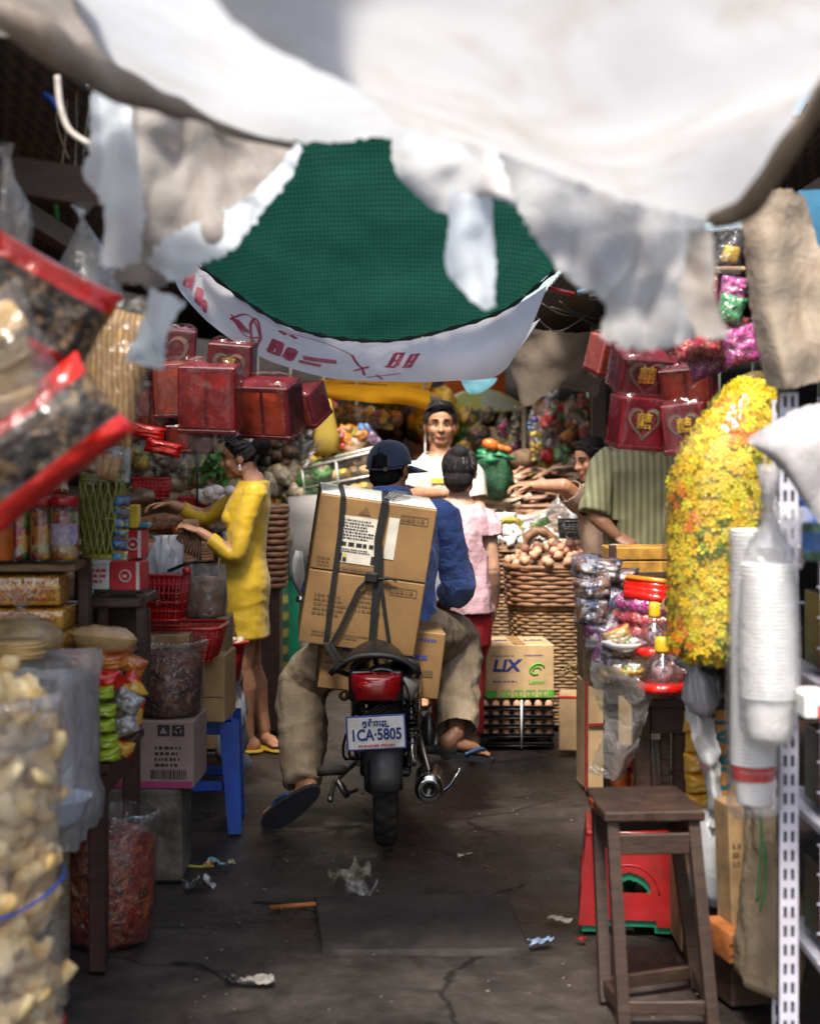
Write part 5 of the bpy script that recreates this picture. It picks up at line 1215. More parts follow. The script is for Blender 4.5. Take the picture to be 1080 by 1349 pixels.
# ------------------------------------------------------------------ near, at the edge of the lane: bag of puffs
c=V((XX(74,3.0)-.20,3.0,0)); t=thing('snack_bag','tall clear bag stuffed with yellow fried puffs, tied with blue string','bag',c)
b=MB(); rnd=random.Random(3)
def puff(p,seed,q):
    rd=random.Random(seed); M=rot(rd.uniform(0,180),rd.uniform(0,180),rd.uniform(0,360)); R=.038*q; a0=rd.uniform(1.2,3.6); pts=[]; rs=[]
    for k in range(8):
        a=a0*(k/7-.5); pts.append(p+M@V((R*cos(a)-R*.7,R*sin(a)*1.3,.008*sin(k+seed)))); rs.append((.008+.017*sin(pi*(k+.6)/8.2)*(1+.35*sin(k*2.3+seed)))*q)
    b.tube(pts,rs,9,flat=rd.uniform(.55,1))
for k in range(420):
    z=rnd.uniform(.02,1.02); a=rnd.uniform(0,2*pi); r=.172*rnd.uniform(.78,1.0); puff(c+V((r*cos(a),r*sin(a),z)),k,rnd.uniform(.75,1.25))
for k in range(70):
    a=rnd.uniform(0,2*pi); r=.15*rnd.uniform(0,1); puff(c+V((r*cos(a),r*sin(a),1.02+.10*(1-r/.15)*rnd.uniform(.3,1))),k+900,rnd.uniform(.8,1.2))
displace(b,lambda p:.006*nz(p,45,2)+.004*nz(p,110,5))
b.build('fried_puffs',PUFF,t)['kind']='stuff'
b=MB(); b.lathe([(.19,.0),(.205,.1),(.20,.3),(.208,.55),(.203,.62),(.21,.8),(.208,.93),(.19,.99),(.200,1.03),(.205,1.0),(.212,.93)],c,60,0,None,1,1,.08,5,cap=False); displace(b,lambda p:.010*nz((p.x,p.y,p.z*.5),18,3)+.005*nz(p,50)); b.build('plastic_bag',film('puff_film',haze=.24,crinkle=1.0,cs=16,gloss=.2),t)
b=MB(); b.tube([c+V((.212*cos(2*pi*i/40),.212*sin(2*pi*i/40),ZZ(1188,2.9)+.02*sin(4*pi*i/40+1))) for i in range(40)],.0035,6,closed=True); b.build('blue_string',BLUEPL,t)

# hanging packets, close to the lens
def redpack(label,c,size,r,seed):
    t=thing('fungus_packet',label,'packet',c); b=MB(); b.pillow(c,size,rot(*r),0,.1,.10,seed,26,lambda v:abs(v)>.55,1); b.build('packet',[FUNGUS,REDFOIL],t)
redpack('red edged packet of black fungus hanging topmost beside the pale noodle bag',W(45,408,2.75),(.26,.20,.12),(0,28,14),4)
redpack('red edged packet of black fungus, lower one with its corner pointing at the lane',W(48,585,2.6),(.30,.17,.11),(0,-38,10),8)
BREAD=pbr('pale_cracker',(.56,.36,.15),.7,0,.3,8,.4,40)
t=thing('cracker_bag','clear bag of pale tan crackers hanging between the red edged packets','bag',W(10,480,2.5)); b=MB()
for k in range(4): b.box(W(2+7*k,428+34*k,2.5+.02*k),(.075,.03,.06),rot(10*k,-35+5*k,20),.012,seg=2)
b.build('cracker',BREAD,t); b=MB(); b.pillow(W(10,478,2.5),(.15,.24,.09),rot(0,-25,10),0,.1,.15,3,16); b.build('film',film('cracker_film',haze=.08,crinkle=1,cs=16,gloss=.25),t)
t=thing('noodle_bag','clear bag of tan dried noodles hanging beside the torn drape','bag',W(145,500,3.35)); b=MB(); b.pillow(W(146,494,3.35),(.16,.30,.07),rot(0,14,-10),0,.05,.05,2,18); displace(b,lambda p:.003*nz((p.x*6,p.y,p.z*.4),30)); b.build('dried_noodles',NOODLE,t)
b=MB(); b.pillow(W(146,486,3.35),(.18,.36,.08),rot(0,14,-10),0,.05,.16,5,20); b.build('film',CLEARH,t)
knotbag('hanging_bag','puffed milky plastic bag tied above the noodle bag',W(108,270,3.4),W(120,425,3.4),.20,None,film('misty_film',haze=.30,crinkle=1,cs=14,gloss=.2),seed=3)
knotbag('hanging_bag','grey misty plastic bag hanging above the topmost fungus packet',W(8,190,3.0),W(12,350,3.0),.13,None,film('grey_film',(.75,.73,.73),.35,.15,1,14,.15),seed=5)
for k,(a,z) in enumerate(((112,600),(70,605),(140,612))):
    t=thing('hanging_bag',['clear bag of caramel coloured rusks hanging over the green lattice basket','small clear bag of rusks hanging beside the pale jars','clear bag corner of tan crackers above the sachet strip'][k],'bag',W(a,z,4.3)); b=MB()
    for i in range(3): b.box(W(a-8+9*i,z+3*i,4.3),(.034,.03,.075),rot(0,15*i-10,20),.01,seg=2)
    b.build('rusk',pbr('caramel_rusk',(.34,.15,.03),.5,0,.3,20,.2,60),t); b=MB(); b.pillow(W(a,z-2,4.3),(.11,.12,.06),None,0,.1,.12,k); b.build('film',CLEARH,t)
# strings and wires under the roof
for k in range(13):
    a=72+U(0,140); y1=U(200,300); b=MB(); p0=W(a,U(90,140),3.9); p1=W(a+U(-14,14),y1,3.9); b.tube(spl([p0,p0.lerp(p1,.5)+V((U(-.03,.03),0,0)),p1],10),.0022,5); one(b,'string',STRING if k%3 else BLACK,'thin string dangling under the dark roof by the torn drape','string','strings dangling under the roof')
b=MB(); b.tube(spl([W(76,100,3.0),W(80,140,3.0),W(92,172,3.0),W(118,190,3.0)],16),.006,8); one(b,'wire',pbr('pale_cable',(.5,.46,.42),.6,0,.2,20,.1,60),'thick pale cable curving beside the torn blue strip','cable')
b=MB(); b.tube([W(66,215,3.7),W(72,255,3.7),W(76,290,3.7)],.006,6); one(b,'plastic_tie',pbr('green_tie',(.03,.30,.08),.4,0,.1,20,.05,50),'green plastic tie hanging under the dark roof','tie')
b=MB(); b.tube([W(58,124,3.4),W(70,132,3.4),W(78,146,3.4)],.007,6); one(b,'plastic_tie',BLUEPL,'short blue plastic tie knotted under the dark roof','tie')

# ------------------------------------------------------------------ tables along the stall edge
def table(label,x0,x1,y0,y1,h,mat,leg=.042,matl=None):
    t=thing('table',label,'table',((x0+x1)/2,(y0+y1)/2,0)); b=MB(); b.box(((x0+x1)/2,(y0+y1)/2,h-.014),(x1-x0,y1-y0,.028),None,.004); b.build('tabletop',mat,t)
    b=MB(); e=.035
    b.box(((x0+x1)/2,y0+e,h-.07),(x1-x0-2*e-leg,.02,.085),None,.002); b.box(((x0+x1)/2,y1-e,h-.07),(x1-x0-2*e-leg,.02,.085),None,.002); b.box((x1-e,(y0+y1)/2,h-.07),(.02,y1-y0-2*e-leg,.085),None,.002); b.build('apron',mat,t)
    for x in (x0+e,x1-e):
        for y in (y0+e,y1-e): b=MB(); b.box((x,y,(h-.028)/2),(leg,leg,h-.028),None,.004); b.build('leg',matl or mat,t)
    return t
REDWOOD=wood('reddish_wood',(.045,.014,.010),(.018,.008,.007),.45)
table('dark reddish table standing over the bag of dried chillies',-1.95,-.865,4.36,4.95,.60,REDWOOD,.05)
table('rough greyish table under the plastic wrapped carton',-1.9,-.915,3.55,4.16,.60,GREYWOOD,.045)
# wrapped carton on the near table
t=thing('wrapped_carton','pale grey carton wrapped in loose white plastic next to the puff bag','box',(-.98,3.8,.60)); b=MB(); b.box((-.985,3.82,.765),(.30,.32,.32),rot(0,0,-6),.006); b.build('carton',pbr('greyish_board',(.36,.33,.33),.7,0,.15,8,.2,80),t)
b=MB(); b.box((-.985,3.82,.77),(.325,.345,.335),rot(0,0,-6),.02,seg=3)
bmx=MB(); P=[]
for j in range(14):
    row=[]
    for k in range(48):
        a=2*pi*k/48; q=V((cos(a),sin(a),0)); m_=max(abs(q.x),abs(q.y)); f=.17/m_; z=.60-.06+.44*j/13; fl=(1+.06*(j<3)+.03*(j>11)); row.append(V((-.985+q.x*f*fl,3.82+q.y*f*1.03*fl,z+.012*nz((k*.4,j*.3,0),1)))+q*.018*nz((q.x*3,q.y*3,z*4),1.8))
    P.append(row)
bmx.grid(P,0,True); bmx.build('loose_plastic',WRAPW,t)
b=MB(); b.lathe([(.05,0),(.085,.03),(.10,.075),(.104,.08),(.09,.072),(.06,.02)],(-.86,3.62,.60),26); one(b,'bowl',pbr('pale_blue_bowl',(.45,.50,.62),.3,0,.1,10,.05,50,coat=.3),'pale blue plastic bowl tucked beside the wrapped carton','bowl')
for k,(a,y,Y,lb) in enumerate(((24,858,3.95,'flat tan cracker stack topped by brown discs beside the puff bag'),)):
    t=thing('cracker_stack',lb,'crackers',(W(a,y+8,Y)))
    for i in range(5): b=MB(); b.lathe([(.065,0),(.07,.004),(.064,.009)],W(a+3*(i%2),y+8-4.5*i,Y),22,0,None,1,1,.06,i); b.build('cracker',BREAD,t)
boxt('riser_crate','brown wooden crate raising the gold boxes above the table',(-1.25,4.68,.755),(.50,.40,.29),OLDWOOD,0,'crate')
boxt('riser_board','thin worn board bridging the wrapped carton and the orange packets',(-1.07,4.30,.86),(.30,.22,.02),GREYWOOD,4,'board')
boxt('packet_crate','low brown carton holding up the orange packets at the table end',(-1.03,4.62,.715),(.26,.34,.22),CARDD,2,'box')
# grain bag and rice pack
t=thing('grain_bag','clear bag of tan grain with a twisted top before the gold boxes','bag',W(28,862,4.25)); b=MB(); b.lathe([(.10,0),(.118,.025),(.112,.06),(.07,.088),(.001,.098)],W(28,860,4.25),24,0,None,1,.8,.06,2); b.build('grain',TANPK,t)
b=MB(); b.lathe([(.10,-.002),(.121,.025),(.116,.06),(.075,.09),(.018,.115),(.012,.125),(.03,.15),(.042,.17)],W(28,860,4.25),26,0,None,1,.8,.12,2,cap=False); displace(b,lambda p:.006*nz(p,40)); b.build('film',CLEARH,t)
pack('rice_packet','olive green leaf wrapped bundle beside the grain bag',W(62,846,4.28),(.08,.06,.05),pbr('leaf_wrap',(.10,.12,.03),.5,0,.3,14,.4,50),(0,5,20))
t=thing('flour_packet','plump tan packet with a red oval label lying on the orange packets','packet',W(138,866,4.55)); b=MB(); b.pillow(W(138,846,4.55),(.20,.22,.085),rot(75,6,8),0,.05,.05,3,16); b.build('packet',pbr('clear_tan_pack',(.46,.29,.13),.3,0,.2,10,.4,40,coat=.5),t)
b=MB(); P=[]
M_=rot(75,6,8)
for j in range(5):
    row=[]
    for k in range(22): 
        a=2*pi*k/22; r=j/4; u=.046*r*cos(a)-.012; v=.035*r*sin(a)+.01; row.append(W(138,846,4.55)+M_@V((u,-.041+.10*(u*u+v*v)*4,v)))
    P.append(row)
b.grid(P,0,True); b.build('oval_label',REDPR,t,solid=.002)
# packets heaped at the end of the dark table
GP='packets heaped at the end of the dark table'
for k,(a,y,w_,h_,m,lb,Y,r) in enumerate((
  (128,868,.19,.05,ORANGE,'long orange packet under the plump tan packet',4.50,(15,2,6)),(168,872,.12,.06,ORANGE,'orange brown packet slumped at the table corner beside the dried fruit bag',4.56,(10,25,0)),
  (135,895,.11,.06,REDFOIL,'bright red packet above the lime green ones',4.45,(10,4,5)),(172,905,.09,.075,REDPR,'red packet on its side above the silver ones',4.50,(5,60,0)),
  (168,925,.085,.07,SILVER,'upper silver packet beside the lime green ones',4.46,(0,30,0)),(165,955,.08,.065,SILVER,'middle silver packet beside the lime green ones',4.46,(0,-20,0)),(176,942,.06,.10,REDPR,'narrow red packet standing behind the silver ones',4.55,(0,8,0)),
  (132,912,.085,.038,LIME,'topmost lime green packet of the column',4.43,(8,-5,0)),(136,934,.082,.036,LIME,'second lime green packet from the top of the column',4.43,(8,4,0)),(133,955,.088,.038,LIME,'lime green packet in the middle of the column',4.42,(8,-3,0)),(137,975,.09,.04,LIME,'lime green packet second from the bottom of the column',4.42,(8,3,0)),(138,993,.095,.04,LIME,'bottom lime green packet on the table edge',4.41,(8,-4,0)),
  (108,930,.07,.06,REDPR,'red and orange packet behind the lime green column',4.50,(5,10,0)),(106,965,.07,.065,ORANGE,'orange packet low behind the lime green column',4.50,(5,-10,0)),(110,988,.075,.05,REDPR,'red packet flat on the table behind the lime green column',4.47,(5,5,0)),(160,985,.08,.05,REDPR,'red packet beneath the silver ones',4.47,(5,15,0)))):
    pack('snack_packet',lb,W(a,y,Y),(w_,h_,.06 if h_>.05 else .075),m,r,group=GP)
# gold boxes
GB='gold foil boxes stacked below the jar shelf'
for k,(a,b_,y0,y1,lb) in enumerate(((-60,90,753,794,'topmost gold foil box of the stack under the jars'),(-55,97,797,826,'middle gold foil box of the stack under the jars'),(-50,99,828,858,'bottom gold foil box of the stack, half hidden by the grain bag'))):
    Y=4.55; h=(y1-y0)*Y/F
    t=thing('gold_box',lb,'box',W((a+b_)/2,y1,Y),0,GB); b=MB(); b.box(W((a+b_)/2,(y0+y1)/2,Y+.11),((b_-a)*Y/F,.22,h),rot(0,0,2-2*k),.008,seg=2); b.build('box_body',GOLDFOIL,t)
    b=MB(); Om=W((a+b_)/2,(y0+y1)/2,Y+.11); Rr=rot(0,0,2-2*k); wx_=(b_-a)*Y/F; strokes(b,Om-Rr@V((0,.11,0)),Rr@V((1,0,0)),(0,0,1),-wx_*.46,wx_*.46,-h*.40,h*.40,3,0,.0015,k+2,.5); b.build('red_print',pbr('red_gold_ink',(.42,.05,.01),.4,0,.3,20,0),t)
    b=MB(); b.box(Om,(wx_*1.02,.226,h*1.04),Rr,.012,seg=2); b.build('film',film('box_film',(.99,.97,.9),.03,.08,.9,9,.3),t)
# jar shelf
boxt('jar_shelf','brown wooden board carrying the red lidded candy jars',W(35,744,4.62),(.34,.30,.022),wood('shelf_board',(.20,.11,.05),(.09,.05,.025),.6),3,'shelf')
JARM=film('jar_plastic',haze=.015,crinkle=.2,cs=20,gloss=.12,rough=.05)
JG='candy jars with red lids on the board'
def jar(label,px,Y,r,h,cm,lidm,base=738,lab=None):
    c=W(px,base,Y); t=thing('candy_jar',label,'jar',c,0,JG); b=MB(); b.lathe([(r*.9,.003),(r*.94,.02),(r*.95,h*.6),(r*.9,h*.76),(.001,h*.78)],c,22,0,None,1,1,.03); b.build('candies',cm,t)
    b=MB(); b.lathe([(r*.93,0),(r,.012),(r,h*.7),(r*.93,h*.82),(r*.84,h*.86)],c,26,0); b.build('jar_body',JARM,t)
    b=MB(); b.lathe([(r*.90,h*.85),(r*.94,h*.86),(r*.94,h*.97),(r*.88,h*1.0),(.001,h*1.0)],c,30,0); b.build('lid',lidm,t)
    if lab:
        b=MB(); b.grid([[c+V((r*1.01*cos(R_(200+140*i/16)),r*1.01*sin(R_(200+140*i/16)),z)) for i in range(17)] for z in (h*.25,h*.58)]); b.build('label',lab,t)
    return t
PURP=pbr('purple_label',(.16,.09,.20),.4,0,.4,40,.1,60,col2=(.4,.36,.42))
jar('jar of red and green candies first on the board next to the blue tin',27,4.55,.037,.195,CANDY,REDPL)
jar('jar of amber candies in the middle of the board',57,4.53,.040,.190,CANDY2,REDPL)
jar('jar of candies with a purple label nearest the lattice basket',86,4.50,.043,.190,CANDY2,REDPL,lab=PURP)
jar('jar of candies standing behind, under the yellow label packets',48,4.68,.038,.195,CANDY,REDPL); jar('jar of candies at the back behind the purple labelled jar',76,4.70,.038,.195,CANDY2,REDPL)
t=thing('tin','blue and orange tin standing at the end of the jar board','tin',W(2,738,4.5)); b=MB(); b.lathe([(.034,0),(.036,.004),(.036,.176),(.033,.18),(.001,.178)],W(2,738,4.5),24); b.build('tin_body',pbr('orange_tin',(.5,.12,.02),.35,.2,.25,14,.05,50),t); b=MB(); b.lathe([(.0367,.10),(.0367,.16)],W(2,738,4.5),24,cap=False); b.build('blue_band',pbr('blue_tin',(.03,.20,.42),.35,.1,.3,14,.05,50),t)
boxt('back_shelf','dark board behind the jars with yellow labelled packets',W(60,655,5.0),(.5,.16,.02),OLDWOOD,0,'shelf')
for k,(a,lb) in enumerate(((58,'yellow topped clear packet standing above the middle jars'),(80,'yellow topped clear packet standing above the purple labelled jar'),(18,'yellow topped clear packet partly behind the fungus packet'))):
    c=W(a,632,4.98); t=thing('snack_packet',lb,'packet',W(a,652,4.98)); b=MB(); b.pillow(c,(.055,.105,.04),rot(0,5-6*k,0),0,.1,.08,k); b.build('packet',CANDY,t); b=MB(); b.box(c+V((0,-.022,.030)),(.048,.006,.034),rot(-6,5-6*k,0),.002); b.build('yellow_label',pbr('yellow_label',(.62,.48,.03),.4,0,.1,20,.05,50),t)
    b=MB(); text(b,'28',.022,c+V((0,-.0265,.03)),(1,0,0),(0,0,1),0); strokes(b,c+V((0,-.0265,.012)),(1,0,0),(0,0,1),-.02,.02,.0,.006,1,0); b.build('label_print',INKG,t)
# post, lattice basket, sachets, boxes
boxt('post','dark wooden post beside the gold boxes',W(112,760,4.72)-V((0,0,.58)),(.038,.04,1.30),DARKWOOD,0,'post')
t=thing('lattice_basket','olive green lattice basket standing on end beside the candy jars','basket',W(134,736,4.62)); b=MB(); c=W(134,735,4.62); hh=.272; Mz=rot(0,1,-12)
def lb_pt(u,v): # u 0..1 around, v 0..1 up
    w_=.052+.016*v; d_=.035+.012*v; a=2*pi*u; ct,st=cos(a),sin(a); k=(abs(ct)**4+abs(st)**4)**-.25; return c+Mz@V((w_*ct*k,d_*st*k,hh*v))
N=18
for i in range(N):
    for s in (1,-1): b.tube([lb_pt((i+s*q*.22*4/10)/N*1.0,q/10*.88+.02) for q in range(11)] ,.0032,4) if False else b.tube([lb_pt((i+s*2.2*q/10)/N,.03+.84*q/10) for q in range(11)],.0034,4)
for v,r_ in ((.02,.004),(.45,.0025),(.87,.005)): b.tube([lb_pt(q/36,v) for q in range(36)],r_,5,closed=True)
b.grid([[lb_pt(q/36,v) for q in range(36)] for v in (.87,.93,1.0)],0,True); b.grid([[lb_pt(q/36,v) for q in range(36)] for v in (0,.05)],0,True); b.build('lattice',OLIVE,t)
b=MB(); b.grid([[c+Mz@(Mz.transposed()@(lb_pt(q/36,v)-c)*1.0)+Mz@V(((Mz.transposed()@(lb_pt(q/36,v)-c)).x*k,(Mz.transposed()@(lb_pt(q/36,v)-c)).y*k,0)) for q in range(36)] for v,k in ((.97,.02),(.975,.12),(1.0,.14),(1.005,.02))],0,True); b.build('rim',OLIVE,t)
t=thing('sachet_strip','hanging strip of blue and gold sachets beside the lattice basket','sachets',W(161,738,4.58))
SACH=printed('sachet_print',[(.04,.20,.42),(.02,.04,.08),(.05,.25,.48),(.35,.28,.12),(.08,.12,.06)],34,.3,.4,.3,40)
for k in range(6):
    b=MB(); b.pillow(W(161-1.3*k*.5,660+14.5*k,4.58),(.052,.030,.010),rot(0,2,-8),0,.1,.04,k,8,lambda v:abs(v)>.7,1); b.build('sachet',[SACH,GOLD if k%2 else BLUEPL],t)
b=MB(); b.box(W(160,612,4.62),(.05,.035,.11),rot(0,2,-8),.004); one(b,'paper_packet',pbr('greyish_packet',(.36,.37,.36),.5,0,.4,30,.2,60),'pale grey paper packet above the sachet strip','packet')
boxt('shelf_table','dark small table carrying the red and white boxes',W(158,788,4.95),(.19,.30,.03),DARKWOOD,0,'table')
t=thing('shelf_stand','dark stand below the red and white boxes','stand',W(161,920,4.95))
for q,sz,nm in (((186,850,4.86),(.03,.03,.34),'upright'),((136,850,4.86),(.03,.03,.34),'upright'),((161,860,5.08),(.19,.02,.30),'back_board')): b=MB(); b.box(W(*q),sz,None,.003); b.build(nm,DARKWOOD,t)
RB2=pbr('red_carton',(.50,.02,.03),.5,0,.12,14,.05,60); WB2=pbr('white_carton',(.62,.62,.62),.5,0,.1,14,.05,60)
def rbox(label,px,py,Y,w_,h_,d_,m,mark):
    c=W(px,py,Y); t=thing('product_box',label,'box',c-V((0,0,h_/2))); b=MB(); b.box(c,(w_,d_,h_),rot(0,0,-6),.003); b.build('box_body',m,t); M_=rot(0,0,-6); fx=M_@V((1,0,0)); f=c-M_@V((0,d_/2,0))
    b=MB()
    if mark: b.tube([f+fx*(.018*cos(q*pi/10))+V((0,-.001,.018*sin(q*pi/10))) for q in range(20)],.0025,4,closed=True); strokes(b,f,fx,(0,0,1),-.007,.007,-.008,.008,1); quadf(b,f,fx,(0,0,1),w_/2-.014,w_/2-.003,-h_/2+.002,h_/2-.002)
    else: strokes(b,f,fx,(0,0,1),-w_*.4,w_*.4,-h_*.3,h_*.3,3)
    b.build('print',WB2 if m is RB2 else INKR,t); return t
rbox('red box with a white round mark, lower of two beside the tall red basket',171,757,4.86,.10,.092,.10,RB2,1)
rbox('red and white box stacked above the round marked one',180,716,4.88,.06,.09,.08,RB2,1)
rbox('white and blue box standing beside the round marked red box',138,757,4.86,.055,.088,.09,WB2,0)
boxt('yellow_carton','small yellow carton leaning by the sachet strip',W(178,680,4.86),(.028,.06,.075),pbr('yellow_carton',(.62,.42,.03),.4,0,.15,14,.05,60),0,'box')
boxt('blue_packet','flat teal packet resting on the stacked red box',W(187,692,4.9),(.05,.08,.018),pbr('teal_print',(.02,.16,.24),.4,0,.3,24,.05,60),0,'packet')

# ------------------------------------------------------------------ further along: stool, baskets, sacks
def slotstool(label,c,w,h,mat,rz=0,group=None):
    """moulded plastic stool: top, four legs, rails, arches"""
    t=thing('plastic_stool',label,'stool',c,rz,group); M=rot(0,0,rz); c=V(c); k=1.22
    b=MB(); b.box(c+V((0,0,h-.012)),(w,w,.024),M,.012,seg=3); b.build('seat',mat,t)
    for sx in (-1,1):
        for sy in (-1,1):
            b=MB(); P=[]
            for z in (0,.02,.45,.8,.96):
                s=k+(1-k)*z; x=sx*w/2*s*.93; y=sy*w/2*s*.93; q=.026+.012*z
                P.append([c+M@V((x+dx*q,y+dy*q,z*h)) for dx,dy in ((-1,-1),(1,-1),(1,1),(-1,1))])
            b.grid(P,0,True,False); b.f.append([0,1,2,3]); b.m.append(0); b.s.append(False); b.build('leg',mat,t)
    for z,hh in ((.40,.045),(.90,.06)):
        b=MB(); s=k+(1-k)*z
        for a in range(4): 
            M2=M@rot(0,0,90*a); b.box(c+M2@V((0,-w/2*s*.93,z*h)),(w*s*.86-.05,.012,hh*h*2),M2,.004)
        b.build('rail' if z<.5 else 'skirt',mat,t)
    return t
slotstool('blue plastic stool with slim legs under the carton and wide red basket',(XX(262,6.12),6.12,0),.27,.455,BLUEPL,4)
t=thing('cardboard_box','plain brown carton on the blue stool under the wide red basket','box',(-.845,6.05,.457)); b=MB(); b.box((-.855,5.98,.457+.13),(.30,.26,.26),rot(0,0,-3),.005); b.build('carton',CARD,t); b=MB(); M_=rot(0,0,-3); quadf(b,V((-.855,5.98,.587))-M_@V((0,.13,0)),M_@V((1,0,0)),(0,0,1),-.14,.145,-.035,-.030,0); quadf(b,V((-.855,5.98,.587))-M_@V((0,.13,0)),M_@V((1,0,0)),(0,0,1),.06,.064,-.03,.125,0); b.build('flap_edge',INKBR,t)
basket('plastic_basket','wide low red plastic basket on the carton beside the dried fruit bag',W(237,866,5.75),(.335,.27,.125),REDPL,-2,.80,18,6,.0035)
boxt('support_carton','brown carton under the tall red basket',W(222,850,5.62)-V((0,0,.10)),(.17,.20,.30),CARDD,3,'box')
basket('plastic_basket','tall narrow red plastic basket holding a white bag',W(220,815,5.6),(.155,.15,.165),REDPL,-4,.78,9,5,.004,solidlow=.28)
b=MB(); b.lathe([(.05,0),(.075,.05),(.08,.10),(.06,.14),(.04,.165),(.05,.18)],W(216,770,5.6),44,0,None,1,.8,.55,4); displace(b,lambda p:.022*nz((p.x,p.y,p.z*.6),24)+.008*nz(p,60)); one(b,'carrier_bag',WBAG,'crumpled white and lilac carrier bag stuffed into the tall red basket','bag')
b=MB(); b.tube([W(222,752,5.55),W(240,745,5.52),W(262,737,5.5)],[.006,.006,.003],6); one(b,'ladle',BLACK,'black ladle handle sticking out of the tall red basket','ladle')
b=MB(); b.ell(W(246,752,5.52),(.018,.012,.016)); one(b,'red_scoop',REDPL,'small red scoop by the black ladle handle','scoop')
clearbag('clear_sack','clear sack of brown dried mushrooms behind the tall red basket',W(268,812,6.0),.088,.22,pbr('brownish_dried',(.26,.15,.10),.7,0,.4,18,.6,40),.7,film('sack_film',haze=.24,crinkle=1,cs=14,gloss=.2),1,.8,3,roll=False)
b=MB(); b.box((XX(268,6.0),6.06,.70),(.2,.2,.30),None,.01); one(b,'support_carton',CARDD,'shadowed carton under the clear sack of dried mushrooms','box')
clearbag('clear_sack','open clear bag of dark dried fruit on the printed box',(XX(214,5.3),5.42,.566),.122,.265,DARKF,.84,CLEARH,1,.9,7)
# printed box with recycling marks
t=thing('printed_box','pinkish printed carton with recycling marks and a barcode on the concrete block','box',(-.93,5.42,.325)); PB=pbr('pinkish_board',(.30,.215,.19),.7,0,.15,8,.1,90)
b=MB(); b.box((-.93,5.44,.442),(.36,.28,.235),rot(0,0,-2),.004); b.build('carton',PB,t); M_=rot(0,0,-2); O=V((-.93,5.44,.442))-M_@V((0,.14,0)); fx=M_@V((1,0,0)); Z1=(0,0,1)
b=MB(); quadf(b,O,fx,Z1,.055,.098,.065,.105); quadf(b,O,fx,Z1,.106,.149,.065,.105); b.build('mark_square',INK,t)
b=MB(); 
for k in range(3): 
    a=pi/2+2*pi*k/3; cc=O+fx*(.1275+.010*cos(a))+V((0,0,.085+.010*sin(a))); d=a+pi/2+.3; b.tube([cc+fx*(-.008*cos(d))+V((0,-.003,-.008*sin(d))),cc+fx*(.007*cos(d))+V((0,-.003,.007*sin(d)))],[.0028,.0035],5)
b.add([O+fx*x+V((0,-.003,z)) for x,z in ((.062,.075),(.076,.098),(.090,.075))],[(0,1,2)]); b.build('recycling_mark',PB,t)
b=MB(); strokes(b,O,fx,Z1,.045,.155,-.045,.035,4,0,.002,8); x=.03
while x<.155: w_=random.choice((.0015,.003,.0045)); quadf(b,O,fx,Z1,x,x+w_,-.085,-.052,0); x+=w_+random.choice((.0015,.003))
b.build('barcode',INK,t)
b=MB(); quadf(b,O,fx,Z1,-.178,.178,-.116,-.092,0); b.build('pink_stripe',pbr('pink_ink',(.34,.04,.14),.6,0,.1,20,0),t)
CONC=pbr('mossy_concrete',(.14,.12,.095),.9,0,.5,8,.9,40,dirt=.9,dirtcol=(.03,.028,.022),dist=.01)
boxt('concrete_block','stained concrete block on the floor under the printed carton',(-.965,5.43,.16),(.335,.28,.325),CONC,1,'block',bev=.01)
clearbag('clear_sack','clear sack of dark red dried chillies under the dark reddish table',(XX(146,4.66),4.66,0),.128,.405,CHILI,.86,CLEARH,1,.85,5)
# red tub, white bags on the floor
t=thing('tub','small red plastic tub of pale garlic beside the yellow dress','tub',W(303,892,6.7)); b=MB(); b.lathe([(.045,0),(.06,.10),(.075,.16),(.085,.165),(.085,.175),(.07,.17)],W(303,896,6.7),26); b.build('tub_body',REDPL,t); b=MB(); rnd=random.Random(5)
for k in range(16): b.ell(W(303,846,6.7)+V((rnd.uniform(-.05,.05),rnd.uniform(-.05,.05),rnd.uniform(-.01,.012))),(.018,.018,.014),None,8)
b.build('garlic',pbr('garlic',(.55,.46,.36),.6,0,.2,30,.2,60),t)
for k,(a,y0,y1,w_,Y,lb) in enumerate(((308,895,962,.12,6.75,'grey white carrier bag hanging below the red tub'),(303,935,1000,.13,6.8,'grey carrier bag slumped under the hanging one near the yellow flip flops'),(318,985,1016,.09,6.95,'small white plastic bag lying on the floor near the yellow flip flops'))):
    b=MB(); h=(y1-y0)*Y/F; c=W(a,y1,Y); c.z=max(c.z,.0); b.lathe([(w_*.3,0),(w_*.5,h*.15),(w_*.52,h*.4),(w_*.4,h*.7),(w_*.18,h*.9),(w_*.25,h)],c,40,0,None,1,.8,.5,k+4); displace(b,lambda p:.02*nz((p.x,p.y,p.z*.6),26,2)+.008*nz(p,60)); one(b,'carrier_bag',[GREYB,GREYB,WBAG][k],lb,'bag')
t=thing('tub_stand','dark low crate stack carrying the red tub','crate',(XX(303,6.75),6.80,0)); 
for k in range(3): b=MB(); b.box((XX(290,6.75),6.88,.08+.165*k),(.17,.2,.155),rot(0,0,2*k),.006); b.build('crate',[DARKWOOD,CARDD,OLDWOOD][k],t)
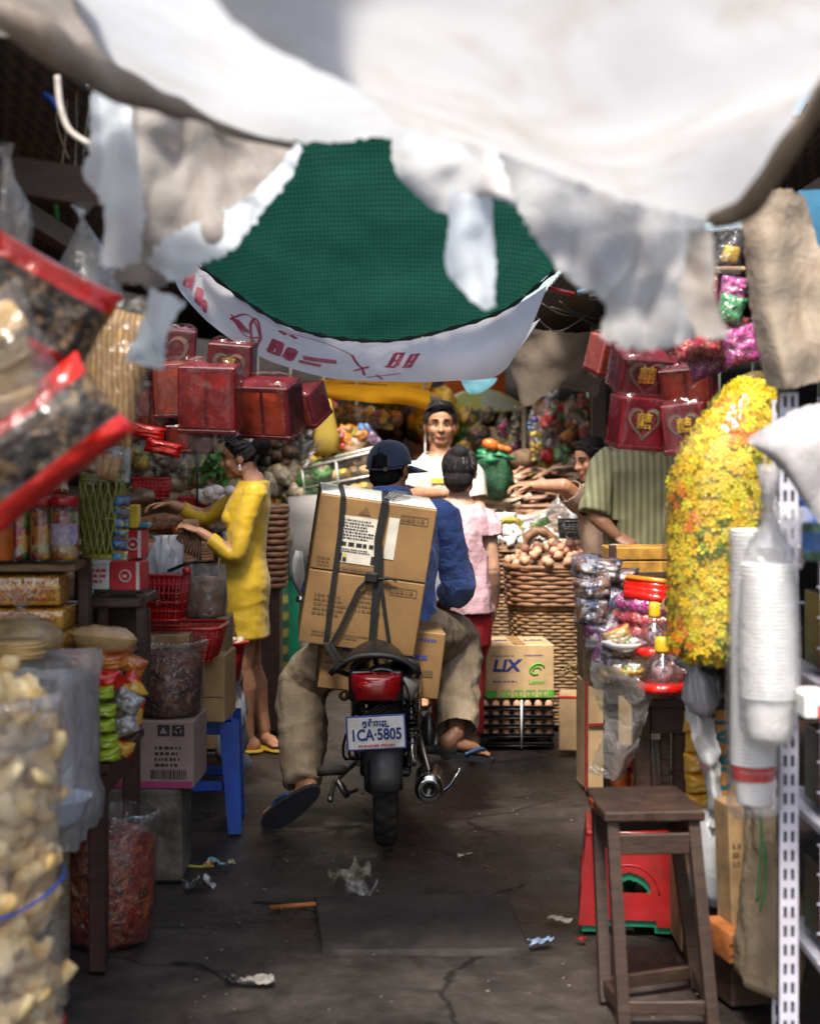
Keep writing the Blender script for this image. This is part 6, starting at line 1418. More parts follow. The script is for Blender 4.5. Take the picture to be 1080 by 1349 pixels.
# ------------------------------------------------------------------ wooden and plastic stools
STW=pbr('stool_wood',(.040,.019,.012),.55,0,col2=(.017,.009,.006),vs=15,bump=.4,bs=40,stretch=(1,1,8),dirt=.55,dirtcol=(.075,.042,.027))
t=thing('wooden_stool','tall worn brown wooden stool with a chipped plank seat','stool',(.63,4.18,0)); b=MB()
nl,nr,fr,fl=W(797,1080,4.02),W(926,1068,4.04),W(890,1034,4.34),W(774,1040,4.32); zt=.545
cs=[V((p.x,p.y,zt)) for p in (nl,nr,fr,fl)]
P=[]
for dz,k in ((-.028,0),(-.024,.006),(-.004,.006),(0,0)):
    row=[]; ce=sum(cs,V((0,0,0)))/4
    for i in range(4):
        for q in range(10):
            p=cs[i].lerp(cs[(i+1)%4],q/10); o=(p-ce); o.z=0; o.normalize(); n_=nz(p,22,2)*.007*(1.8 if i==0 else .8); p=p+o*(k+n_); p.z=zt+dz+(.006*nz(p,14,6) if dz<-.01 else 0); row.append(p)
    P.append(row)
b.grid(P,0,True,False); m=len(b.v); b.f.append(list(range(m-40,m))); b.m.append(0); b.s.append(False); b.f.append(list(range(40))[::-1]); b.m.append(0); b.s.append(False); b.build('seat',STW,t)
feet=[W(821,1352,3.97),W(938,1352,3.97),W(917,1302,4.25),W(797,1322,4.14)]; tops=[c.lerp(ce,.17)-V((0,0,.03)) for c in cs]
lg=[]
for f_,tp in zip(feet,tops):
    f_=V((f_.x,f_.y,0)); b=MB(); d=(tp-f_); a=V((1,.08,0)).normalized(); e=d.cross(a).normalized(); w_=.0155; b.grid([[q+a*(sx*w_)+e*(sy*w_) for sx,sy in ((-1,-1),(1,-1),(1,1),(-1,1))] for q in (f_,f_.lerp(tp,.5),tp)],0,True,False); b.f.append([0,1,2,3]); b.m.append(0); b.s.append(False); b.build('leg',STW,t); lg.append((f_,tp))
for i in range(4):
    a,c=lg[i],lg[(i+1)%4]
    for nm,z,h_ in (('stretcher',.085,.036),('seat_rail',.885,.055)):
        p=a[0].lerp(a[1],z); q=c[0].lerp(c[1],z); d=(q-p); L=d.length; x=d.normalized(); M=Matrix((x,V((0,0,1)).cross(x),V((0,0,1)))).transposed(); b=MB(); b.box((p+q)/2,(L-.03,.018,h_),M,.003); b.build(nm,STW,t)
b=MB(); b.box(V((cs[0].x-.008,(cs[0].y+cs[3].y)/2,zt-.02)),(.004,.14,.022),rot(0,0,8),.001); b.build('orange_paint',pbr('orange_paint',(.5,.09,.015),.5,0,.5,30,.2,60),t)
def kidstool(label,c,w,h,mat,rz):
    """low closed-side plastic stool with an arched hand hole and notched foot"""
    t=thing('plastic_stool',label,'stool',c,rz); c=V(c); M=rot(0,0,rz)
    b=MB(); b.box(c+V((0,0,h-.010)),(w*.86,w*.86,.022),M,.010,seg=3); b.build('seat',mat,t)
    for a in range(4):
        M2=M@rot(0,0,90*a); b=MB(); nu,nv=64,56; keep=[]
        def pt(u,v,o=0):
            k=1.0-.15*v; x=(u-.5)*w*k; return c+M2@V((x,-(w/2*k-.004)+o,v*(h-.018)+.0))
        def hole(u,v):
            x=(u-.5)*2
            if v<.07 and abs(x)<.52: return True
            if .38<v<.38+.22*math.sqrt(max(0,1-(x/.46)**2)) and abs(x)<.45: return True
            return False
        for j in range(nv):
            for i in range(nu):
                u,v=(i+.5)/nu,(j+.5)/nv
                if hole(u,v): continue
                q=[pt(i/nu,j/nv),pt((i+1)/nu,j/nv),pt((i+1)/nu,(j+1)/nv),pt(i/nu,(j+1)/nv)]; b.add(q,[(0,1,2,3)],0,False)
        b.build('side',mat,t,solid=.008)
        b=MB(); arc=[pt(.5+.31*cos(pi*q/16),.36+.33*sin(pi*q/16),-.004) for q in range(17)]; b.tube(arc,.0032,6); b.build('arch_rib',mat,t)
    return t
GREENPL=pbr('green_plastic',(.01,.22,.12),.4,0,.2,10,.08,50)
kc=V(((828-540)*4.85/2000,4.88,0))
kidstool('red plastic stool nested over a green one beside the wooden stool',kc+V((0,0,.022)),.315,.290,REDPL,-6)
kidstool('green plastic stool nested under the red one, its feet peeping out',kc,.295,.283,GREENPL,-6)

# ------------------------------------------------------------------ white metal rack at the lane's edge
RACK=pbr('rack_white',(.50,.50,.60),.45,.1,.1,10,.08,60,dirt=.25,dirtcol=(.22,.15,.11)); RUST=pbr('rust',(.25,.09,.03),.9,0,.5,30,.6,60)
t=thing('metal_rack','white perforated metal rack with wire back panels and shelves','rack',(1.12,3.5,0))
RY=3.45; x0,x1=XX(1027,RY),XX(1050,RY)
def perforated(x,y,z0,z1,w_,name):
    b=MB(); n=int((z1-z0)/.043); cells=[-w_/2,-w_*.30,-w_*.10,w_*.10,w_*.30,w_/2]
    for j in range(n):
        za=z0+.043*j; zs=[za,za+.010,za+.036,za+.043]
        for r_ in range(3):
            for q in range(5):
                if r_==1 and q in (1,3): continue
                b.add([V((x+cells[q],y,zs[r_])),V((x+cells[q+1],y,zs[r_])),V((x+cells[q+1],y,zs[r_+1])),V((x+cells[q],y,zs[r_+1]))],[(0,1,2,3)],0,False)
    o=b.build(name,RACK,t,solid=.002); b=MB(); b.box((x,y+.020,(z0+z1)/2),(w_,.034,z1-z0),None,.002); 
    return o
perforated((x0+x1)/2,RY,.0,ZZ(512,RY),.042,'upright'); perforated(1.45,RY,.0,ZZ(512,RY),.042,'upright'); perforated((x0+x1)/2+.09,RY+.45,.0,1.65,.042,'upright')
b=MB(); b.box(((x0+x1)/2,RY+.022,.83),(.038,.03,1.64),None,.003); b.build('upright_shade',pbr('rack_shadow',(.04,.04,.05),.7,0,.2,10,.1,60),t)  # dark fill puts the shade behind the slots into colour
for z in (.30,.62,.95,1.28):
    b=MB(); b.box((1.21,RY-.03+.25,z),(.52,.56,.022),None,.003); sf=b.build('shelf',RACK,t); b=MB(); b.box((1.21,RY-.315,z-.008),(.52,.010,.045),None,.002); b.build('shelf_lip',RACK if z>.4 else RUST,sf)
for z0,z1 in ((.33,.60),(.65,.93),(.98,1.26),(1.30,1.62)):
    b=MB()
    for k in range(5): b.tube([(.93,RY+.02,z0+(z1-z0)*k/4),(1.46,RY+.02,z0+(z1-z0)*k/4)],.0025,5)
    for k in range(9): b.tube([(.94+.064*k,RY+.02,z0),(.94+.064*k,RY+.02,z1)],.0025,5)
    b.build('wire_panel',RACK,t)
DRK=printed('dim_goods',[(.03,.025,.02),(.10,.05,.02),(.02,.05,.03),(.06,.015,.012),(.05,.045,.04),(.015,.015,.02)],16,.5,.2,.2,30,stretch=(1,1,.25))
for k,(z,lb) in enumerate(((.31,'row of dim booklets on the lowest shelf behind the wire rack'),(.63,'row of dim green booklets on the second shelf behind the wire rack'),(.96,'row of dim brown booklets on the third shelf behind the wire rack'))):
    for i in range(6): boxt('booklet',lb,(1.0+.075*i,RY+.20,z+.012+.10),(.06,.18,.18+.015*(i%3)),DRK,0,'booklet','booklets stored on the metal rack')
t=thing('tin','blue banded tin on the top shelf of the metal rack','tin',W(1076,738,3.3)); c=W(1079,738,3.28); b=MB(); b.lathe([(.036,0),(.038,.004),(.038,.078),(.036,.082),(.001,.08)],c,26); b.build('tin_body',pbr('green_tin',(.10,.20,.14),.3,.4,.4,30,.05,60),t); b=MB(); b.lathe([(.0385,.022),(.0385,.062)],c,26,cap=False); b.build('label',pbr('tin_blue',(.04,.13,.36),.35,0,.35,22,.05,60),t)
boxt('blue_box','deep blue box behind the tin on the metal rack',W(1072,690,3.5),(.075,.10,.12),pbr('deep_blue_carton',(.02,.10,.42),.45,0,.15,14,.05,60),0,'box')
t=thing('white_box','white carton with a red label on the middle shelf edge of the rack','box',W(1066,938,3.25)); c=W(1068,925,3.25); b=MB(); b.box(c,(.06,.12,.05),None,.003); b.build('carton',WB2,t); b=MB(); b.box(c+V((.012,-.062,-.010)),(.03,.003,.028),None,.001); b.build('label',REDPL,t)
pack('clear_packet','crumpled clear packet tucked behind the cup bags on the rack',W(1040,705,3.42),(.09,.14,.05),CLEARW,(0,12,0))

# cups
CUPM=pbr('cup_plastic',(.80,.80,.79),.35,0,.05,30,.05,60)
def cupstack(label,px,y0,y1,Y,r,bag,band):
    c=W(px,y1,Y); h=(y1-y0)*Y/F; t=thing('cup_stack',label,'cups',c); b=MB(); prof=[]; n=int(h/.0085); ch=.105
    prof=[(r*.72,0),(r*.74,.004)]+[(r*(.74+.2*k/6),ch*k/6*.8) for k in range(1,6)]
    z=ch*.85
    while z<h: prof+=[(r*.97,z),(r*1.03,z+.001),(r*1.03,z+.0035),(r*.97,z+.0045)]; z+=.0095
    prof+=[(r*.9,h),(.001,h)]
    b.lathe(prof,c,30); b.build('cups',CUPM,t)
    if band:
        b=MB(); b.lathe([(r*.90,ch*.52),(r*.99,ch*.84)],c+V((0,0,0)),30,0,cap=False,sx=1.02,sy=1.02); bb=b.build('red_band',pbr('red_band',(.55,.02,.02),.4,0,.1,20,.05,60),t)
        b=MB(); 
        for k in range(13): 
            a=R_(225+7.5*k); p=c+V((r*1.0*cos(a),r*1.0*sin(a),ch*.735)); X=V((-sin(a),cos(a),0)); strokes(b,p,X,(0,0,1),-.0020,.0020,-.0022,.0022,1,0,.0015,k)
        b.build('band_print',WB2,bb)
    b=MB(); q=r*1.12; prof=[(.002,-.012),(q*.7,-.010),(q,.03),(q*1.02,h*.5),(q*1.0,h*.85),(q*.75,h+.03),(q*.30,h+.085),(q*.14,h+.12),(q*.22,h+.14),(q*.42,h+.20)] if bag==1 else [(.002,-.03),(q*.8,-.028),(q*1.05,-.01),(q*1.05,h*.4),(q*1.02,h)]
    b.lathe(prof,c,34,0,None,1,1,.06,4,cap=False); displace(b,lambda p:.006*nz((p.x,p.y,p.z*.35),26,3)); b.build('plastic_bag',film('cup_film',haze=.36,crinkle=.9,cs=12,gloss=.16) if bag==1 else film('cup_film_thin',haze=.10,crinkle=.8,cs=12,gloss=.2),t)
    if bag==1: b=MB(); b.lathe([(q*.62,h+.035),(q*.40,h+.065),(q*.22,h+.10),(q*.12,h+.125),(q*.20,h+.14),(q*.34,h+.19),(q*.40,h+.215)],c,30,0,None,1,1,.2,6,cap=False); displace(b,lambda p:.005*nz((p.x*2,p.y*2,p.z*.4),26,5)); b.build('twisted_neck',film('neck_film',haze=.7,crinkle=1,cs=16,gloss=.14),t)
    return t
cupstack('tall stack of white cups in a knotted milky bag hanging in front of the rack',1012,742,972,3.30,.058,1,False)
cupstack('longer stack of clear cups with a red band, behind the knotted bag of cups',992,700,1058,3.42,.050,2,True)
b=MB(); b.tube(spl([W(1000,690,3.3),W(1004,640,3.3),W(1012,560,3.32)],8),.003,5); one(b,'string',STRING,'string holding the knotted bag of white cups','string')
# cloths
sheet('white_cloth','white cloth sack end flopped over the top of the metal rack','cloth',
  [[(985,580,3.25),(1010,560,3.2),(1050,540,3.2),(1110,530,3.2)],[(992,590,3.2),(1020,590,3.12),(1060,575,3.1),(1120,560,3.1)],[(1020,610,3.2),(1040,625,3.1),(1070,630,3.08),(1120,640,3.1)],[(1048,640,3.2),(1060,665,3.12),(1080,690,3.1),(1120,720,3.1)]],cloth('white_sackcloth',(.46,.45,.47),.3,.15,8,.4,(.38,.33,.3),.5,40),36,30,.02,8,7,.004)
BURL=cloth('grimy_canvas',(.42,.35,.28),.2,.35,5,.8,(.17,.11,.07),.6,26,ds=5)
sheet('canvas','grimy brown canvas hanging beside the rolled hem above the metal rack','canvas',
  [[(972,262,3.45),(1000,250,3.4),(1040,250,3.4),(1062,262,3.42)],[(980,340,3.45),(1010,340,3.38),(1050,340,3.42),(1085,345,3.42)],[(992,430,3.45),(1020,430,3.38),(1060,430,3.42),(1100,430,3.42)],[(1008,508,3.45),(1035,512,3.38),(1070,506,3.42),(1110,508,3.42)]],BURL,40,44,.028,6,9,.005)
b=MB(); b.tube([W(1050,260,3.6),W(1068,340,3.6),W(1095,470,3.6)],.014,8); one(b,'pole',STEEL,'thin dark pole behind the grimy canvas','pole')
sheet('blue_sheet','strip of blue plastic sheeting behind the grimy canvas','sheet',[[(1050,250,3.9),(1130,250,3.9)],[(1070,400,3.9),(1140,400,3.9)]],cloth('blue_sheeting',(.10,.30,.50),.5,.2,8,.3,(.05,.15,.25)),12,12,.02,5,3)

# ------------------------------------------------------------------ bag of yellow flowers
FL1=pbr('flower_yellow',(.78,.50,.01),.6,0,.15,30,0); FL2=pbr('flower_lemon',(.70,.62,.03),.6,0,.15,30,0); FL3=pbr('flower_orange',(.70,.20,.015),.6,0,.2,30,0); LEAFG=pbr('leaf_green',(.14,.22,.02),.6,0,.4,30,0)
t=thing('flower_bag','big clear bag crammed with artificial yellow flowers','flowers',W(955,872,4.15)); c=W(958,874,4.15); h=.775
def fr(z): 
    q=z/h; return .150*min(1,.55+q*8)*(1-.62*max(0,(q-.66)/.34)**1.7)
def fc_(z): return V((c.x-.012+.085*max(0,(z/h-.62)/.38)**1.3,c.y,c.z+z))
def lean(b):
    for v in b.v: v.x+=fc_(v.z-c.z).x-fc_(0).x
b=MB(); b.lathe([(fr(h*k/14)*.93,h*k/14) for k in range(15)],fc_(0)*1.0,28,0,None,1,.8,.05,3); lean(b); b.build('flower_stems',printed('flower_core',[(.62,.44,.01),(.40,.34,.02),(.66,.52,.02),(.55,.36,.01)],40,.7,0,.4,60),t)
b=MB(); rnd=random.Random(11)
for k in range(1500):
    z=h*rnd.uniform(.015,.995); a=rnd.uniform(pi*.92,2*pi*1.08); r=fr(z)*rnd.uniform(.95,1.0); p=fc_(z)+V((r*cos(a),r*.8*sin(a),0)); n_=V((cos(a)+rnd.uniform(-.3,.3),sin(a)+rnd.uniform(-.3,.3),rnd.uniform(-.2,.3))).normalized(); e1=n_.orthogonal().normalized(); e2=n_.cross(e1)
    R=rnd.uniform(.010,.019); og=nz(p,5.5,2)+.25*(z/h-.55)*(1-abs(z/h-.7)*2); mi=(2 if og>.30 and rnd.random()<.6 else (3 if (nz(p,6,9)>.22 and rnd.random()<.4) else (1 if rnd.random()<.5 else 0)))
    vs=[p+n_*.003]; fs=[]; ph=rnd.uniform(0,6)
    for q in range(5):
        A=ph+2*pi*q/5
        vs+=[p+(e1*cos(A-.52)+e2*sin(A-.52))*R*.72+n_*.002,p+(e1*cos(A)+e2*sin(A))*R*1.05+n_*.004,p+(e1*cos(A+.52)+e2*sin(A+.52))*R*.72+n_*.002]; i=1+3*q; fs.append((0,i,i+1,i+2))
    b.add(vs,fs,mi,False)
b.build('flowers',[FL1,FL2,FL3,LEAFG],t)['kind']='stuff'
b=MB(); prof=[(fr(h*k/16)*1.06,h*k/16-.004) for k in range(16)]+[(fr(h)*.8,h*1.01),(.01,h*1.03)]
b.lathe(prof,fc_(0),44,0,None,1,.82,.05,3); lean(b); displace(b,lambda p:.007*nz((p.x,p.y,p.z*.6),16,3)); b.build('film',film('flower_film',(.99,.98,.90),haze=.06,crinkle=.9,cs=7,gloss=.22),t)

# ------------------------------------------------------------------ table of wrapped party goods
table('dark table carrying the shiny wrapped party goods',.70,1.85,4.78,5.6,.72,DARKWOOD,.05)
TOY=printed('toy_print',[(.35,.36,.40),(.06,.07,.14),(.45,.42,.42),(.22,.10,.05),(.40,.40,.46),(.03,.03,.05),(.30,.16,.08)],38,.3,.4,.4,50)
TOY2=printed('toy_print_purple',[(.10,.02,.12),(.30,.28,.33),(.20,.06,.14),(.05,.04,.08),(.42,.38,.40)],34,.3,.4,.4,50)
TINR=printed('red_tinsel',[(.50,.01,.03),(.60,.04,.10),(.35,.005,.02),(.70,.25,.12),(.48,.01,.05)],60,.18,.8,1.0,90); TINM=printed('magenta_tinsel',[(.45,.01,.22),(.55,.06,.30),(.25,.0,.12),(.62,.22,.42)],60,.18,.8,1.0,90); TING=printed('green_tinsel',[(.01,.25,.05),(.04,.38,.10),(.005,.12,.03)],60,.18,.8,1.0,90)
WF=film('party_film',haze=.05,crinkle=1.0,cs=13,gloss=.28)
def wrapped(label,px,py,Y,size,mat,r=(0,0,0),name='party_packet',group='wrapped party goods on the dark table',wr=.10):
    c=W(px,py,Y); t=thing(name,label,'packet',c-V((0,0,size[1]/2)),0,group); b=MB(); b.pillow(c,size,rot(*r),0,.1,wr,None,14); b.build('packet',mat,t); b=MB(); b.pillow(c,(size[0]*1.06,size[1]*1.06,size[2]*1.12),rot(*r),0,.1,.16,None,14); b.build('film',WF,t); return t
wrapped('grey and navy patterned packet topping the heap by the egg basket',785,748,5.05,(.17,.07,.12),TOY,(20,6,0)); wrapped('grey patterned packet second from the top beside the brown eggs',780,775,4.98,(.13,.07,.10),TOY,(0,-5,12)); wrapped('grey patterned packet at the corner of the heap, over the purple ones',778,806,4.95,(.11,.09,.10),TOY,(0,4,10)); wrapped('purple ringed packet above the hanging grey film',792,836,4.94,(.12,.09,.10),TOY2,(0,-8,10)); wrapped('lower purple packet at the table corner',800,868,4.90,(.11,.08,.09),TOY2,(0,15,10)); wrapped('grey patterned packet behind the red roll',815,762,5.15,(.14,.06,.1),TOY,(10,-6,0))
wrapped('silvery packet squeezed between the purple one and the red tinsel',805,800,5.0,(.07,.13,.08),TOY,(0,20,0))
t=thing('paper_roll','red and orange striped paper roll on top of the tinsel bundles','paper roll',W(852,772,4.98)); b=MB(); 
for k in range(3): b.tube([W(822,768+7*k,4.98-.02*k),W(900,776+9*k,4.92-.02*k)],.016,10)
b.build('roll',REDFOIL,t); b=MB(); b.tube([W(824,760,4.97),W(902,769,4.91)],.009,8); b.build('orange_stripe',pbr('orange_foil',(.65,.25,.02),.3,.1,.2,20,.2,50),t)
for k,(y,m,lb,w_) in enumerate(((797,TINM,'upper tinsel bundle, magenta and red, under the striped paper roll',.030),(815,TINR,'middle red tinsel bundle beside the open tube end',.028),(833,TINR,'lower red tinsel bundle above the white flower dish',.026))):
    t=thing('tinsel_bundle',lb,'tinsel',W(850,y+8,4.95),0,'tinsel bundles on the dark table'); b=MB(); pts=spl([W(808,y-6,5.0),W(840,y,4.94),W(888,y+6,4.92)],24); b.tube(pts,[w_*(.7+.3*sin(pi*i/23))*(1+.2*sin(i*2.1)) for i in range(24)],14); displace(b,lambda p:.008*nz(p,60,k)+.005*nz(p,130,k)); b.build('tinsel',m,t); b=MB(); b.tube(pts,[w_*1.15]*24,12); displace(b,lambda p:.006*nz(p,24,k)); b.build('film',WF,t)
b=MB(); d=V((.6,1,-.05)).normalized(); Mx=d.to_track_quat('Z','Y').to_matrix(); b.lathe([(.019,.16),(.021,0),(.028,0),(.029,.16)],W(882,797,4.78),22,0,Mx,cap=False); one(b,'cardboard_tube',CARDD,'open end of a cardboard tube among the tinsel bundles','tube')
def bottle(label,px,py,Y,r):
    c=W(px,py,Y); t=thing('lantern_toy',label,'toy',c); b=MB(); b.lathe([(r*.9,0),(r,.012),(r*.95,.05),(r*.7,.085),(r*.35,.105),(r*.3,.115)],c,24); b.build('clear_dome',film('dome_film',(.9,.75,.75),.12,.06,.4,20,.3),t)
    b=MB(); b.lathe([(r*1.15,-.012),(r*1.25,-.004),(r*1.2,.012),(r*1.0,.016)],c,24,0,None,1,1,.06,2); b.build('red_base',REDFOIL,t); b=MB(); b.lathe([(r*.36,.108),(r*.38,.115),(r*.36,.145),(r*.26,.155),(.001,.156)],c,18); b.build('cap',pbr('yellow_cap',(.68,.42,.02),.3,0,.1,20,.05,50,coat=.3),t); b=MB(); b.ell(c+V((0,0,.05)),(r*.55,r*.55,.035),None,12,0,.3,3); b.build('toy_core',TOY,t); return t
bottle('yellow capped clear toy on a red base, upper one beside the flower bag',862,858,4.80,.052); bottle('clear domed toy on a wide red base at the table edge',872,905,4.70,.066)
for k,(a,y,Y,w_,lb) in enumerate(((822,858,4.82,.15,'white flower shaped dish of sweets in wrap, upper one'),(826,893,4.76,.12,'white and yellow dish of sweets in wrap at the table edge'))):
    c=W(a,y,Y); t=thing('sweet_dish',lb,'dish',c); b=MB(); b.lathe([(.02,0),(w_*.38,.012),(w_*.5,.03),(w_*.47,.03),(w_*.3,.016),(.001,.012)],c,26,0,None,1,.8,.05,k); b.build('dish',WHITEP if not k else pbr('yellow_dish',(.55,.42,.05),.3,0,.3,10,.05,50,coat=.3),t); b=MB(); rnd=random.Random(k)
    for q in range(7): b.ell(c+V((rnd.uniform(-.04,.04),rnd.uniform(-.03,.03),.03)),(.016,.013,.009),rot(20*q,10,40*q),8)
    b.build('sweets',printed('sweet_inks',[(.6,.6,.58),(.15,.3,.05),(.62,.58,.5),(.5,.1,.1)],60,.3,.3,.2,50),t); b=MB(); b.pillow(c+V((0,0,.02)),(w_*1.1,.08,.09),rot(10,0,0),0,.1,.2,k); b.build('film',WF,t)
for k,(a,y,Y,s_) in enumerate(((812,838,4.9,(.10,.06,.08)),(842,878,4.85,(.09,.05,.07)),(895,838,4.85,(.08,.08,.07)),(800,888,4.88,(.07,.05,.07)),(890,880,4.74,(.09,.06,.06)))): wrapped(['red packet between the purple packet and the tinsel','red packet between the two sweet dishes','lilac silver packet behind the yellow capped toy','small red packet under the lower purple packet','silvery packet beside the clear domed toy'][k],a,y,Y,s_,[REDPR,REDPR,TOY2,REDPR,SILVER][k],(5*k,12*k-20,0))
for i in range(5):
    boxt('party_carton',['brown carton underpinning the grey patterned packets','brown carton underpinning the red tinsel bundles','worn carton under the yellow capped toy','small carton under the striped roll','low carton under the purple packets'][i],((.66,.86,.98,.90,.68)[i],(5.15,5.22,4.98,5.40,4.98)[i],(.83,.86,.745,.90,.745)[i]),((.17,.22,.16,.20,.14)[i],.18,(.19,.25,.05,.33,.045)[i]),CARDD,4*i,'box')
# hanging film, carton, jars, rolls below the table
sheet('hanging_film','grey plastic film dangling from the party goods to the floor cartons','film',[[(776,880,4.72),(800,874,4.68),(835,890,4.66),(866,905,4.66)],[(784,920,4.72),(808,922,4.70),(832,925,4.68),(854,930,4.68)],[(796,960,4.72),(812,965,4.70),(830,965,4.68),(844,965,4.70)],[(774,1015,4.72),(792,1022,4.70),(810,1028,4.68),(822,1028,4.70)]],film('grey_hanging_film',(.70,.69,.66),.62,.25,.9,14,.12),30,36,.03,8,5,.006)
c=W(785,1030,5.4); c.z=0
t=thing('taped_carton','upright brown carton edged with red tape behind the hanging grey film','box',(XX(799,6.7),6.8,0)); b=MB(); Yb=6.7; b.box((XX(799,Yb),Yb+.1,.245),(.20,.22,.48),rot(0,0,8),.005); b.build('carton',CARD2,t); b=MB(); b.box((XX(771,Yb),Yb-.022,.25),(.012,.010,.49),None,.002); b.box((XX(787,Yb),Yb-.028,.30),(.09,.006,.014),rot(0,0,8),.001); b.build('red_tape',pbr('dark_red_tape',(.25,.02,.02),.5,0,.2,20,0),t)
t=thing('taped_carton','small brown carton with red taped top farther along, near the egg trays','box',(XX(757,7.4),7.5,0)); b=MB(); b.box((XX(757,7.5),7.6,.16),(.13,.2,.28),rot(0,0,-8),.005); b.build('carton',CARD2,t); b=MB(); b.box((XX(757,7.5),7.6,.287),(.136,.206,.012),rot(0,0,-8),.002); b.build('red_tape',INKR,t)
b=MB()
for k in range(24): b.tube([W(730+U(0,30),880+U(-6,10),7.6),W(760+U(0,20),874+U(-8,8),7.7)],.004,4)
one(b,'dry_stalks',pbr('dry_stalk',(.30,.20,.09),.8,0,.3,20,0),'small heap of dry stalks on the red taped carton','stalks')
for k,(a,y,Y,lb) in enumerate(((822,995,5.1,'orange lidded jar topmost of the three below the party table'),(815,1022,5.08,'orange packet lying below the orange lidded jar'),(836,1022,5.12,'red orange jar at the floor below the party table'))):
    c=W(a,y+14,Y); t=thing('orange_jar',lb,'jar',c); b=MB(); b.lathe([(.028,0),(.03,.006),(.03,.045),(.024,.052),(.001,.05)],c,20); b.build('jar_body',pbr('orange_jar',(.50,.12,.015),.25,0,.3,24,.05,60,coat=.5),t); b=MB(); b.lathe([(.026,.05),(.028,.052),(.028,.066),(.001,.068)],c,20); b.build('lid',REDPL,t)
boxt('floor_carton','flat dark carton on the floor under the orange jars',(XX(828,5.15),5.2,.12),(.17,.26,.24),CARDD,0,'box')
b=MB()
for k in range(4): b.tube([W(850+7*k,1036,5.0),W(844+7*k,975,5.06)],.011,8)
one(b,'paper_rolls',pbr('greyish_paper',(.42,.38,.34),.7,0,.15,20,.2,60),'greyish white paper rolls leaning below the party table','paper rolls')
boxt('post','dark timber post between the paper rolls and the yellow packets',W(898,985,4.86)-V((0,0,.15)),(.06,.05,1.0),DARKWOOD,0,'post'); boxt('post','slim weathered post beside the paper rolls',W(876,985,4.95)-V((0,0,.15)),(.03,.03,.9),GREYWOOD,0,'post')
# black and grey bags under the flower bag
b=MB(); b.lathe([(.03,0),(.08,.03),(.085,.12),(.05,.19),(.03,.24)],W(943,968,4.35),24,0,None,1,.7,.2,3); displace(b,lambda p:.01*nz(p,24)); one(b,'carrier_bag',pbr('black_bag',(.012,.012,.013),.3,0,.3,10,.5,30,coat=.3),'black plastic bag under the yellow flower bag','bag')
b=MB(); b.lathe([(.01,0),(.036,.03),(.042,.07),(.038,.10),(.022,.125),(.016,.138),(.032,.165),(.04,.18)],W(932,945,4.2),40,0,rot(0,-18,0),1,.7,.3,5); displace(b,lambda p:.012*nz((p.x,p.y,p.z*.5),40)+.005*nz(p,90)); one(b,'carrier_bag',GREYB,'knotted lilac grey carrier bag hanging under the flower bag','bag')
YP=printed('yellow_noodle_pack',[(.62,.30,.02),(.66,.42,.03),(.50,.20,.015),(.64,.36,.06)],30,.3,.5,.5,40)
for k in range(6):
    pack('noodle_packet',['topmost yellow packet in the column behind the wooden stool','second yellow packet from the top behind the wooden stool','third yellow packet in the column behind the wooden stool','fourth yellow packet in the column behind the wooden stool','fifth yellow packet, just above the stool seat','lowest yellow packet, partly behind the stool seat'][k],W(922+2*(k%2),952+26*k,4.45),(.10,.062,.08),YP,(0,4-3*k,0),group='yellow packets stacked behind the wooden stool')
boxt('support_carton','worn carton holding the column of yellow packets',(XX(925,4.55),4.62,.20),(.14,.2,.38),CARDD,0,'box')
sheet('torn_wrapper','glossy white torn wrapper hanging over the yellow packets','wrapper',[[(898,918,4.3),(918,930,4.27),(940,940,4.28)],[(912,975,4.28),(928,980,4.25),(944,982,4.26)],[(928,1030,4.28),(938,1030,4.25),(950,1030,4.26)],[(936,1095,4.28),(944,1090,4.26),(953,1080,4.26)]],pbr('silver_white_wrap',(.60,.61,.64),.25,.1,.15,12,.5,30,coat=.4),14,28,.035,12,3,.012)
t=thing('lettered_carton','orange carton with big teal letters hanging on end behind the cups','box',W(952,1050,4.3)); c=W(951,1000,4.32); b=MB(); b.box(c,(.062,.08,.29),rot(0,0,5),.003); b.build('carton',pbr('orange_board',(.44,.22,.05),.6,0,.15,10,.1,70),t); M_=rot(0,0,5); O=c-M_@V((0,.04,0)); b=MB(); text(b,'OKAI',.080,O+V((-.006,0,.02)),V((0,0,1)),M_@V((-1,0,0)),0,squash=1.05,bold=.002,lift=.0015); b.build('lettering',pbr('teal_ink',(.02,.12,.14),.6,0,.15,20,0),t)
b=MB(); b.lathe([(.03,0),(.075,.04),(.082,.14),(.07,.22),(.045,.27)],W(944,1192,4.35),26,0,None,1,.8,.2,7); displace(b,lambda p:.009*nz((p.x,p.y,p.z*.5),24,2)); one(b,'carrier_bag',WBAG,'white plastic bag bulging behind the wooden stool legs','bag')
boxt('bag_crate','dark crate beneath the bulging white bag',(XX(945,4.4),4.46,.09),(.16,.22,.17),DARKWOOD,0,'crate')
